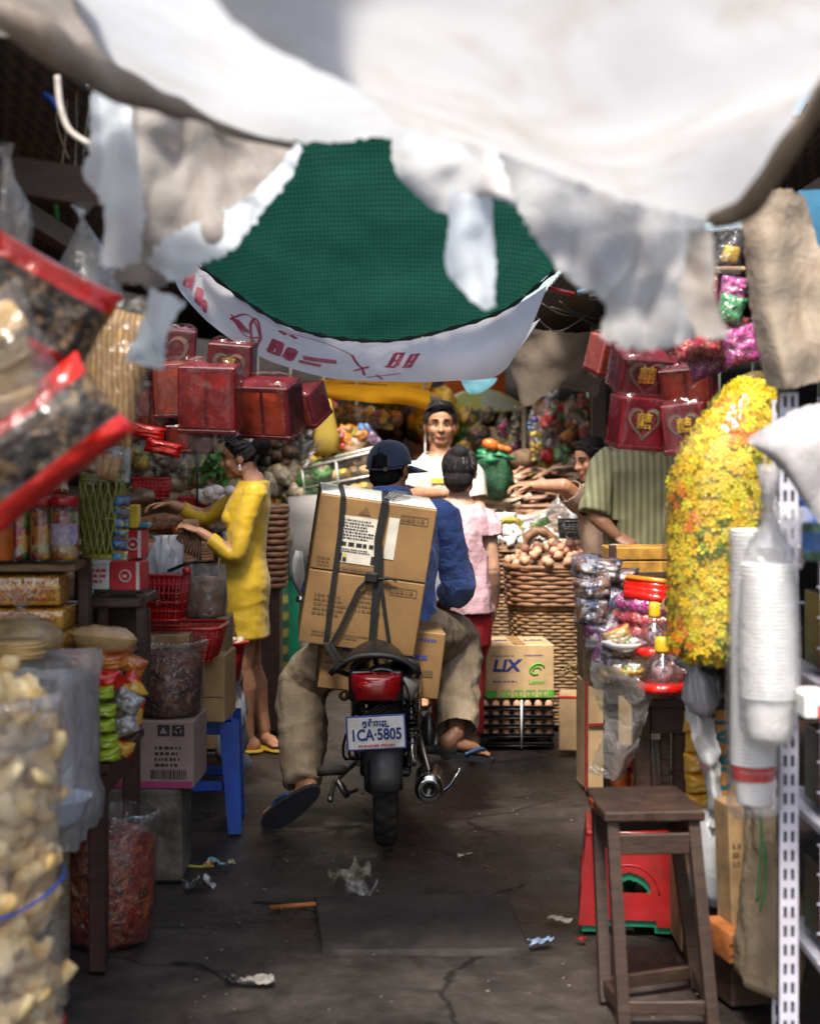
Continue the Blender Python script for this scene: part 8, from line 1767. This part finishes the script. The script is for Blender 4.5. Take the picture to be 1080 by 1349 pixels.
hang=[(662,560,11,.09,.16,'pink','pink bag hanging above the green net sack'),(656,590,11,.08,.12,'yellow','yellow and pink bag hanging just over the orange fruits'),(678,562,10.8,.07,.2,'cream','cream coloured gourd shaped bag beside the pink one'),(676,592,10.8,.06,.14,'pink','small pink bag below the cream gourd shaped one'),(690,575,10.9,.06,.22,'cream','long cream bag hanging beside the dark pole'),(725,548,10.2,.16,.2,'red','bright red cloth bundle in the middle of the hanging goods'),(723,520,10.4,.13,.12,'white','white paper bundle over the bright red cloth bundle'),(715,575,10.4,.2,.2,'white','pale cloth bundle under the bright red one'),(706,588,10.2,.10,.2,'yellow','yellow bag hanging beneath the blue one'),(702,562,10.3,.08,.2,'blue','dark blue bag hanging left out near the cream ones'),(752,552,10.6,.12,.22,'orange','orange fruit net hanging before the dark post'),(770,566,10.6,.10,.16,'red','red orange fruit net beside the dark post'),(748,582,10.5,.13,.10,'orange','low orange fruit net over the black haired vendor'),(740,600,10.3,.12,.10,'green','lime green bag beside the black haired vendor'),(615,548,11.5,.14,.14,'yellow','golden bag of goods high behind the polo shirt'),(640,546,11.6,.12,.12,'brown','brown bag high behind the polo shirt'),(628,572,11.2,.16,.12,'brown','dark brown bag behind the greying hair bun'),(612,590,11,.14,.10,'yellow','golden heap bag beside the head of the polo shirt'),(768,530,10.8,.08,.14,'red','red bag at the foot of the brown net cloth'),(690,545,11.3,.1,.14,'dark','dark bag under the brown net cloth'),(780,590,10.9,.12,.14,'brown','brown bag low behind the vendor'),(640,610,11.4,.2,.12,'brown','brown sack low behind the green net sack'),(735,585,11.2,.2,.2,'brown','brown sack in the shadow of the hanging fruits')]
for k,(a,y,Y,w_,h_,cl,lb) in enumerate(hang): pod(lb.replace('left out ',''),a,y,Y,w_,h_,cl,seed=k,kind=k%2)
boxt('post','dark timber post near the black haired vendor',W(788,545,9.6)+V((0,0,-.55)),(.09,.09,2.2),DARKWOOD,0,'post'); boxt('post','pale thin pole among the hanging cream bags',W(690,560,10.6)-V((0,0,.35)),(.03,.03,2.2),GREYWOOD,0,'post')
b=MB()
for k in range(5): b.tube(spl([W(700+12*k,395+U(0,20),8.0),W(735+12*k,415+U(0,25),8.0),W(790+4*k,400+U(0,40),8.0)],10),.004,5)
one(b,'wires',BLACK,'tangle of dark wires below the roof beside the grey drape','wires')
b=MB(); b.tube([W(722,380,6.3),W(740,384,6.3),W(756,388,6.3)],.010,6); one(b,'red_peg',REDPL,'red plastic peg at the corner of the green net','peg')
b=MB(); b.tube([W(760,386,6.25),W(780,380,6.25),W(800,366,6.25)],.012,6); one(b,'blue_tie',pbr('pale_blue_tie',(.15,.28,.40),.5,0,.2,20,0),'pale blue tie beside the red plastic peg','tie')
# ------------------------------------------------------------------ end of the lane: umbrella, awning, glass case
def parasol(label,px,py,Y,r,cols):
    c=W(px,py,Y); t=thing('parasol',label,'parasol',(c.x,Y,0)); n=8; 
    for k in range(n):
        b=MB(); P=[]
        for j in range(6):
            q=j/5; P.append([c+V((r*q*cos(2*pi*(k+i/4)/n),r*q*sin(2*pi*(k+i/4)/n),-.42*r*q*q-.04*r*q*sin(pi*i/4))) for i in range(5)])
        b.grid(P); b.build('panel',cols[k%len(cols)],t)
    b=MB(); b.tube([(c.x,Y,0),(c.x,Y,c.z)],.016,8); b.build('pole',STEEL,t)
PW=cloth('parasol_white',(.72,.74,.76),.5); PG=cloth('parasol_green',(.42,.55,.25),.5); PB=cloth('parasol_blue',(.45,.60,.70),.5)
parasol('white, green and pale blue parasol at the bright end of the lane',632,512,12.6,.42,[PW,PG,PB,PW])
sheet('red_awning','red orange awning cloth behind the white, green and blue parasol','awning',[[(585,490,13.2),(625,488,13.2),(665,488,13.2)],[(585,520,13),(625,528,13),(665,525,13)]],cloth('orange_awning',(.42,.10,.03),.5,.2),16,8,.03,3,2)
sheet('blue_cloth','twisted pale blue plastic under the banner end','cloth',[[(606,500,9.0),(640,498,9.0),(655,498,9.0)],[(612,512,9.0),(630,514,9.0),(650,506,9.0)],[(618,520,9.0),(626,520,9.0),(632,518,9.0)]],cloth('pale_blue_plastic',(.20,.46,.58),.5,.15),14,10,.02,8,4)
t=thing('yellow_awning','bright yellow awning over the snack stall at the end of the lane','awning',(XX(470,10.6),10.8,0)); b=MB()
b.grid(loft([[(378,545,10.6),(380,540,10.7),(420,512,11.6),(428,508,11.8)],[(372,556,10.4),(384,545,10.4),(418,516,10.4),(426,506,10.4)]],8,4)) if False else None
YAW=cloth('yellow_awning',(.72,.36,.02),.5,.15,5,.3,(.4,.2,.03)); GAW=cloth('grey_awning',(.34,.28,.26),.4,.25,5,.3,(.2,.15,.12))
b=MB(); b.grid(loft([[(428,505,10.5),(480,507,10.45),(530,508,10.45),(566,514,10.5)],[(426,518,10.42),(480,521,10.4),(530,522,10.4),(566,528,10.42)],[(428,526,10.45),(480,530,10.4),(530,533,10.42),(566,541,10.45)]],26,8,.02,4,2)); b.build('valance',YAW,t)
b=MB(); b.grid(loft([[(370,552,10.3),(400,530,10.4),(428,505,10.5)],[(362,548,11.2),(400,520,11.3),(440,500,11.5)]],12,6,.02,4,3)); b.build('side_slope',GAW,t)
b=MB(); b.grid(loft([[(428,505,10.5),(500,506,10.45),(566,513,10.5)],[(420,500,12.5),(500,499,12.5),(570,502,12.5)]],14,6,.02,4,3)); b.build('roof_sheet',YAW,t)
b=MB(); b.tube([W(560,500,10.6),V((XX(560,10.6),10.6,0))],.014,8); b.build('pole',STEEL,t); b=MB(); b.tube([W(372,548,10.5),V((XX(372,10.5),10.5,0))],.014,8); b.build('pole',STEEL,t)
for k in range(13):
    a=378+5*k if k<4 else 425+12*(k-4); y=560-4*k if k<4 else 545+U(-4,8)
    pod(['first','second','third','fourth','fifth','sixth','seventh','eighth','ninth','tenth','eleventh','twelfth','thirteenth'][k]+' bag hanging under the yellow awning, counted from the gift boxes',a,y,10.7,.09,.11+.02*(k%3),['yellow','orange','yellow','cream','yellow','brown','yellow','orange','white','yellow','pink','yellow','orange'][k],seed=k+40,group='bags hanging under the yellow awning')
t=thing('hanging_bag','long translucent yellow plastic bag hanging above the glass case','bag',W(428,600,10.2)); b=MB(); b.lathe([(.02,.0),(.09,.03),(.08,.14),(.05,.28),(.03,.38)],W(430,600,10.2),18,0,None,1,.7,.2,3); b.build('bag',cloth('yellow_plastic',(.62,.46,.10),.5,.2),t)
# glass case
t=thing('glass_case','slanted glass snack case with pale metal frame','display case',(XX(440,9.9),9.9,1.2)); A=[W(398,618,9.8),W(505,592,9.6),W(512,648,9.6),W(403,664,9.8)]; fr_=pbr('case_frame',(.45,.44,.40),.4,.4,.2,20,.1,60); 
b=MB(); q=[]; dz=V((0,.45,.03))
for i in range(4): b.tube([A[i],A[(i+1)%4]],.010,6); b.tube([A[i],A[i]+dz],.010,6); b.tube([A[i]+dz,A[(i+1)%4]+dz],.010,6)
b.tube([A[0].lerp(A[1],.42),A[3].lerp(A[2],.42)],.010,6); b.tube([A[0].lerp(A[3],.55),A[1].lerp(A[2],.55)],.008,6); b.build('frame',fr_,t)
b=MB(); b.add(A,[(0,1,2,3)]); b.add([A[0],A[1],A[1]+dz,A[0]+dz],[(0,1,2,3)]); b.build('glass',film('case_glass',(.95,.97,.95),.08,.04,.1,10,.3),t)
SN=['golden','brown','tan','orange','pale']; 
for k in range(14):
    p=W(412+ (k%7)*14,652-(k//7)*22-(k%7)*2.0,10.0); b=MB(); b.ell(p,(.055,.05,.035),rot(0,U(-20,20),0),10,0,.25,k); one(b,'snack_heap',[HM_['yellow'],HM_['brown'],CARD2,HM_['orange'],BREAD][k%5],SN[k%5]+' heap of snacks in the '+('lower' if k<7 else 'upper')+' row of the glass case','snacks','snack heaps in the glass case')
boxt('snack_counter','grey cloth covered counter under the glass case',W(440,0,9.9)*V((1,1,0)).length*0+V((XX(445,9.9),10.05,.58)),(.66,.6,1.16),pbr('grey_counter_cloth',(.25,.22,.20),.8,0,.25,6,.4,40),2,'counter') if False else boxt('snack_counter','grey cloth covered counter under the glass case',(XX(452,9.9),10.05,.585),(.68,.6,1.16),pbr('grey_counter_cloth',(.25,.22,.20),.8,0,.25,6,.4,40),2,'counter')
sheet('counter_cloth','pale grey plastic cloth hanging over the snack counter edge','cloth',[[(380,655,9.6),(430,652,9.65),(480,652,9.7)],[(380,672,9.5),(430,674,9.55),(480,674,9.6)],[(382,760,9.5),(386,762,9.55),(390,762,9.6)]],cloth('grey_plastic_cloth',(.46,.43,.41),.3,.15),18,14,.02,5,3)
for k,(a,y,s_,cl,lb) in enumerate(((372,640,.22,'cream','pale heap of vegetables beside the glass case'),(395,622,.2,'cream','cream sack of produce behind the pale heap'),(358,655,.16,'orange','orange heap low beside the yellow dress'),(410,640,.24,'green','greenish heap of leaves before the glass case'),(385,600,.2,'brown','brown sack in the shade beside the glass case'),(470,600,.2,'brown','brown bundle above the glass case'),(490,585,.14,'lilac','lilac bag high beside the navy cap'),(465,575,.16,'orange','orange bag above the glass case'),(400,575,.2,'dark','dark sack under the hanging yellow bags'),(445,580,.14,'red','red bag beside the long yellow plastic bag'),(478,568,.10,'blue','blue bag above the orange one near the navy cap'),(420,598,.18,'yellow','yellow heap on the glass case'),(455,598,.16,'green','green leafy bundle on top of the glass case'),(360,620,.2,'dark','dark sack behind the hair of the yellow dress'),(366,590,.16,'brown','brown bag behind the hair of the yellow dress'),(390,650,.2,'cream','pale root heap nearest the grey counter cloth'))):
    b=cluster(MB(),W(a,y,10.4 if k not in (0,2,3,15) else 9.9),s_*1.2,s_*.75,k+90,13); displace(b,lambda p:.012*nz(p,28,k)); one(b,'produce_heap' if k<6 else 'bundle',HM_[cl],lb,'produce' if k<6 else 'bundle')
# striped bag, green cloth and floor clutter past the yellow dress
t=thing('striped_bag','green and yellow striped woven bag standing past the yellow dress','bag',V((XX(360,8.9),8.9,0))); b=MB(); hgt=ZZ(735,8.9); b.lathe([(.07,0.0),(.085,.03),(.088,hgt*.6),(.075,hgt)],(XX(361,8.9),8.9,0),22,0,None,1,.8,.08,2); b.build('bag_body',stripes('green_yellow_stripe',(.02,.12,.06),(.35,.30,.05),3.2,'Z',.7,.6),t)
boxt('green_crate','green plastic crate behind the striped woven bag',(XX(378,9.6),9.7,.42),(.16,.3,.82),GREENPL,0,'crate'); b=MB(); b.ell(W(372,705,9.4),(.07,.06,.10),None,14,0,.2,3); one(b,'gourd',HM_['cream'],'pale gourd on the green plastic crate','gourd'); boxt('red_mat','dull red mat on the floor at the far end behind the striped bag',(XX(380,10.4),10.5,.01),(.5,1.2,.02),pbr('red_mat',(.20,.05,.03),.9,0,.3,9,.4,50),0,'mat')
wicker('wicker_basket','brown wicker basket behind the back of the yellow dress',(XX(352,8.15),8.2,ZZ(775,8.15)),.10,.12,ZZ(668,8.15)-ZZ(775,8.15),13,WICK,.9,k=8); boxt('basket_stand','dark stand under the wicker basket behind the yellow dress',(XX(352,8.15),8.22,ZZ(775,8.15)/2-.005),(.14,.2,ZZ(775,8.15)-.02),DARKWOOD,0,'stand')
# ------------------------------------------------------------------ gourd and produce stall
table('long wooden produce counter where the yellow dress picks goods',-2.9,-1.13,7.75,9.2,ZZ(712,7.7),OLDWOOD,.06)
boxt('step_shelf','raised step of the produce counter carrying the gourds',(-2.0,8.95,1.17),(1.7,.55,.24),OLDWOOD,0,'shelf')
b=MB(); b.lathe([(.02,-.13),(.045,-.10),(.055,-.03),(.045,.04),(.03,.10),(.012,.14)],(0,0,0),16,0,None,1,1,.12,3); GOU=pbr('pale_gourd',(.52,.38,.20),.55,0,.25,9,.25,40,dirt=.3,dirtcol=(.25,.15,.07)); g0=one(b,'gourd',GOU,'pale gourd heaped on the step of the produce counter','gourd','pale gourds on the produce counter')
rnd=random.Random(9)
for k in range(34):
    i=k%9; j=k//9; p=W(196+13*i+6*(j%2),652-13*j+rnd.uniform(-3,3)-.10*i*j,8.75+.07*j); e=(rnd.uniform(1.1,1.9),rnd.uniform(-.3,.3),rnd.uniform(.9,2.0)) if k%3 else (rnd.uniform(1.2,1.8),0,rnd.uniform(-.3,.3))
    if k==0: g0.location=p; g0.rotation_euler=e
    else: dup(g0,p,rotm=e,scale=rnd.uniform(.75,1.25))
basket('plastic_basket','small red basket on the produce counter below the gourds',W(200,656,8.2),(.19,.15,.105),REDPL,0,.9,8,5,.005,solidlow=.5)
basket('plastic_basket','shallow red basket beside the thin pole on the produce counter',W(257,668,8.2),(.16,.14,.05),REDPL,0,.9,8,3,.005,solidlow=.5)
b=MB(); b.tube([W(260,590,8.0),W(260,668,8.0)],.006,6); one(b,'thin_pole',BLACK,'thin dark pole rising from the produce counter','pole')
b=MB(); b.ell((0,0,0),(.032,.028,.026),None,12,0,.15,3); wb=one(b,'white_bulb',pbr('white_bulb',(.66,.62,.58),.5,0,.15,20,.15,50),'white bulb heaped near the sleeve of the yellow dress','bulb','white bulbs on the produce counter')
for k in range(26):
    p=W(262+rnd.uniform(0,44),668-rnd.uniform(0,14),7.95+rnd.uniform(0,.35)) if k<18 else W(278+rnd.uniform(0,24),700-rnd.uniform(0,12),7.85)
    if k==0: wb.location=p
    else: dup(wb,p,scale=rnd.uniform(.8,1.25))
b=MB(); b.ell((0,0,0),(.034,.03,.026),None,12,0,.2,5); oc=one(b,'carrot',pbr('carrot_orange',(.50,.12,.02),.55,0,.3,30,.3,60),'small orange carrot heaped near the hand of the yellow dress','carrot','orange carrots on the produce counter')
for k in range(22):
    p=W(228+rnd.uniform(0,34),716-rnd.uniform(0,22),7.8+rnd.uniform(0,.15))
    if k==0: oc.location=p
    else: dup(oc,p,scale=rnd.uniform(.7,1.2))
SHR=printed('dried_shrimp',[(.36,.14,.05),(.22,.10,.05),(.48,.24,.09),(.14,.07,.04)],60,.6,.1,.6,70)
for k,(a,y,w_,m,lb) in enumerate(((215,690,.34,SHR,'heap of reddish dried shrimp under the reaching hand'),(190,706,.26,HM_['brown'],'brown heap of bark at the near edge of the produce counter'),(262,690,.2,SHR,'heap of dried shrimp beside the white bulbs'),(160,670,.26,pbr('dried_roots',(.28,.20,.13),.7,0,.4,26,.6,50),'pale heap of dried roots beyond the sachet strip'),(180,655,.2,HM_['brown'],'dark heap beyond the small yellow carton'))):
    b=MB(); b.ell(W(a,y,7.95),(w_*.5,.13,.05),None,18,0,.15,k); displace(b,lambda p:.014*nz(p,40,k)); one(b,'dried_goods',m,lb,'dried goods')
b=MB()
for k in range(6): b.tube(spl([W(170+5*k,716+3*k,7.72),W(215,720+4*k,7.70),W(282,716+4*k,7.72)],10),.018,7)
one(b,'cinnamon_bundle',pbr('cinnamon_bark',(.13,.06,.03),.7,0,.4,20,.5,50,stretch=(1,1,4)),'bundle of long brown bark rolls along the counter edge','bark')
b=MB()
rnd=random.Random(21)
for k in range(90):
    p=W(283+rnd.gauss(0,11),616+rnd.gauss(0,10),8.6+rnd.uniform(-.1,.1)); d=V((rnd.uniform(-1,1),rnd.uniform(-1,1),rnd.uniform(-.4,1))).normalized()*.07; s_=d.cross(V((rnd.uniform(-1,1),1,0))).normalized()*.022; b.add([p,p+d*.5+s_,p+d,p+d*.5-s_],[(0,1,2,3)])
one(b,'leafy_greens',pbr('leafy_green',(.07,.20,.025),.6,0,.4,20,.2,50),'bunch of green leaves on the gourds beside the yellow dress','greens')
for k,(a,y,Y,w_,cl,lb) in enumerate(((182,600,8.3,.16,'yellow','yellowish bag hanging over the small red basket'),(200,592,8.5,.16,'brown','brownish bag hanging over the gourds, under the red foil packet'),(218,596,8.3,.15,'cream','cream bag hanging over the gourds nearest the thin pole'),(236,610,8.6,.14,'cream','cream bag low above the gourds beside the thin pole'),(168,620,8.6,.18,'brown','brown bag above the small yellow carton'),(310,600,9.0,.2,'dark','dark sack behind the face of the yellow dress'),(190,620,8.8,.16,'green','greenish bag half hidden over the small red basket'),(150,600,8.6,.2,'dark','dark sack hanging beyond the rusk bags'))): pod(lb,a,y,Y,w_,w_*1.3,cl,seed=60+k,kind=k%2)
# produce held in the hand
b=MB()
for k in range(9): b.tube(spl([wy(243+2*k,684,-.15),wy(240+3*k,700+k,-.16),wy(232+4*k,722+2*k,-.14)],6),.006,5)
one(b,'herb_bunch',pbr('dry_herb',(.12,.07,.04),.8,0,.4,20,.3,50),'bunch of dried stems held in the hand of the yellow dress','herbs')
# ------------------------------------------------------------------ litter on the lane
pbr('pale_litter',(.34,.31,.27),.8,0,.3,20,.3,60)
def scrap(label,px,py,w_,h_,mat,seed,rz=0,name='litter',lift=.3,cat='litter'):
    Y=3000/(py-HZ); b=MB(); n=22; P=[]; k=Y/F; 
    for j in range(n):
        row=[]
        for i in range(n):
            u=-1+2*i/(n-1); v=-1+2*j/(n-1); q=V((u*w_/2*(1+.4*nz((u*2,v*2,seed),1)),v*w_*h_*(1+.4*nz((u*2,v*2,seed+4),1)),0)); q.z=.006+w_*lift*max(0,.35+nz((u*1.2,v*1.2,seed),1.3)+.25*nz((u*4,v*4,seed),1)); row.append(rot(0,0,rz)@q+V((XX(px,Y),Y,0)))
        P.append(row)
    b.grid(P); return one(b,name,mat,label,cat)
WRP=pbr('foil_wrapper',(.45,.42,.36),.25,.4,.4,20,.6,40)
scrap('crumpled golden clear wrapper at the corner of the cover slab',462,1162,.13,.4,film('litter_film',(.9,.85,.72),.35,.12,1,22,.3),3,10,lift=.5); scrap('second crumpled clear wrapper on the edge of the cover slab',478,1180,.10,.35,CLEARW,7,-10,lift=.5)
scrap('crumpled silvery wrapper on the lane near the concrete block',262,1170,.09,.5,SILVER,5,20,lift=.5); scrap('white paper scrap with one black end on the lane',338,1297,.10,.22,MATS['pale_litter'],8,4,lift=.25); scrap('black plastic end of the white paper scrap',307,1294,.05,.4,BLACK,4,10,lift=.4)
scrap('small white feathery scrap under the motorbike wheel side',612,1130,.05,.3,MATS['pale_litter'],9,30); scrap('pale crumpled paper beside the red plastic stool',738,1214,.08,.3,MATS['pale_litter'],12,-20,lift=.15); scrap('pale blue wrapper beside the cover slab corner',712,1246,.08,.2,pbr('blue_wrapper',(.30,.42,.62),.4,0,.2,20,.2,40),14,25); scrap('tiny red wrapper by the foot of the red plastic stool',765,1240,.03,.4,REDPL,3)
scrap('teal and yellow crumpled strip near the blue stool foot',290,1141,.10,.2,printed('litter_inks',[(.03,.25,.32),(.5,.4,.05),(.05,.3,.2),(.5,.15,.03)],30,.4,.3,.3,40),6,8); 
b=MB(); Y0=3000/(1142-HZ); b.tube(spl([W(240,1140,Y0)+V((0,0,.004)),W(258,1144,Y0)+V((0,0,.006)),W(282,1142,Y0)+V((0,0,.004))],10),.006,6); one(b,'string',pbr('yellow_green_string',(.35,.34,.05),.7,0,.2,20,0),'yellow green string on the lane beside the teal strip','string')
b=MB(); Y0=3000/(1196-HZ); b.tube([W(356,1198,Y0)+V((0,0,.006)),W(416,1193,Y0)+V((0,0,.006))],.008,6); b.tube([W(372,1196,Y0)+V((0,-.02,.004)),W(366,1199,Y0)+V((0,.03,.004))],.004,5); one(b,'orange_stick',pbr('orange_stick',(.42,.14,.03),.6,0,.3,20,.2,40),'orange stick lying on the crack beside the cover slab','stick')
b=MB()
for k in range(40): 
    Y0=U(4.1,5.0); a=XX(U(960,1010),4.3)+U(-.12,.02); p=V((a,Y0*.35+2.7,.004)); d=V((U(-1,1),U(-1,1),.1)).normalized()*U(.02,.05); b.tube([p,p+d],.0016,4)
one(b,'straw_litter',MATS['dry_stalk'],'loose straw bits on the floor around the timber block','straw')['kind']='stuff'
b=MB(); rnd=random.Random(31)
for k in range(190):
    y=rnd.uniform(4.0,8.5); x=rnd.uniform(-.75,.7); s_=rnd.uniform(.002,.007); b.ell((x,y,gz(x,y)+.002),(s_,s_*rnd.uniform(.5,1.3),.002),rot(0,0,rnd.uniform(0,90)),6,0,.4,k)
o=one(b,'grit',pbr('pale_grit',(.20,.17,.14),.9,0,.4,30,.2,60),'pale grit and crumbs scattered over the dark lane','grit'); o['kind']='stuff'
t=thing('red_tray','red plastic tray corner on the floor beside the puff bag','tray',(XX(84,3.75),3.78,0)); b=MB(); b.box((XX(70,3.9)-.05,3.80,.03),(.2,.2,.05),rot(0,0,8),.008,seg=2); b.build('tray',REDPL,t)
# soft tin walls of goods: stacked sacks that close the dim back of both stalls
rnd=random.Random(77)
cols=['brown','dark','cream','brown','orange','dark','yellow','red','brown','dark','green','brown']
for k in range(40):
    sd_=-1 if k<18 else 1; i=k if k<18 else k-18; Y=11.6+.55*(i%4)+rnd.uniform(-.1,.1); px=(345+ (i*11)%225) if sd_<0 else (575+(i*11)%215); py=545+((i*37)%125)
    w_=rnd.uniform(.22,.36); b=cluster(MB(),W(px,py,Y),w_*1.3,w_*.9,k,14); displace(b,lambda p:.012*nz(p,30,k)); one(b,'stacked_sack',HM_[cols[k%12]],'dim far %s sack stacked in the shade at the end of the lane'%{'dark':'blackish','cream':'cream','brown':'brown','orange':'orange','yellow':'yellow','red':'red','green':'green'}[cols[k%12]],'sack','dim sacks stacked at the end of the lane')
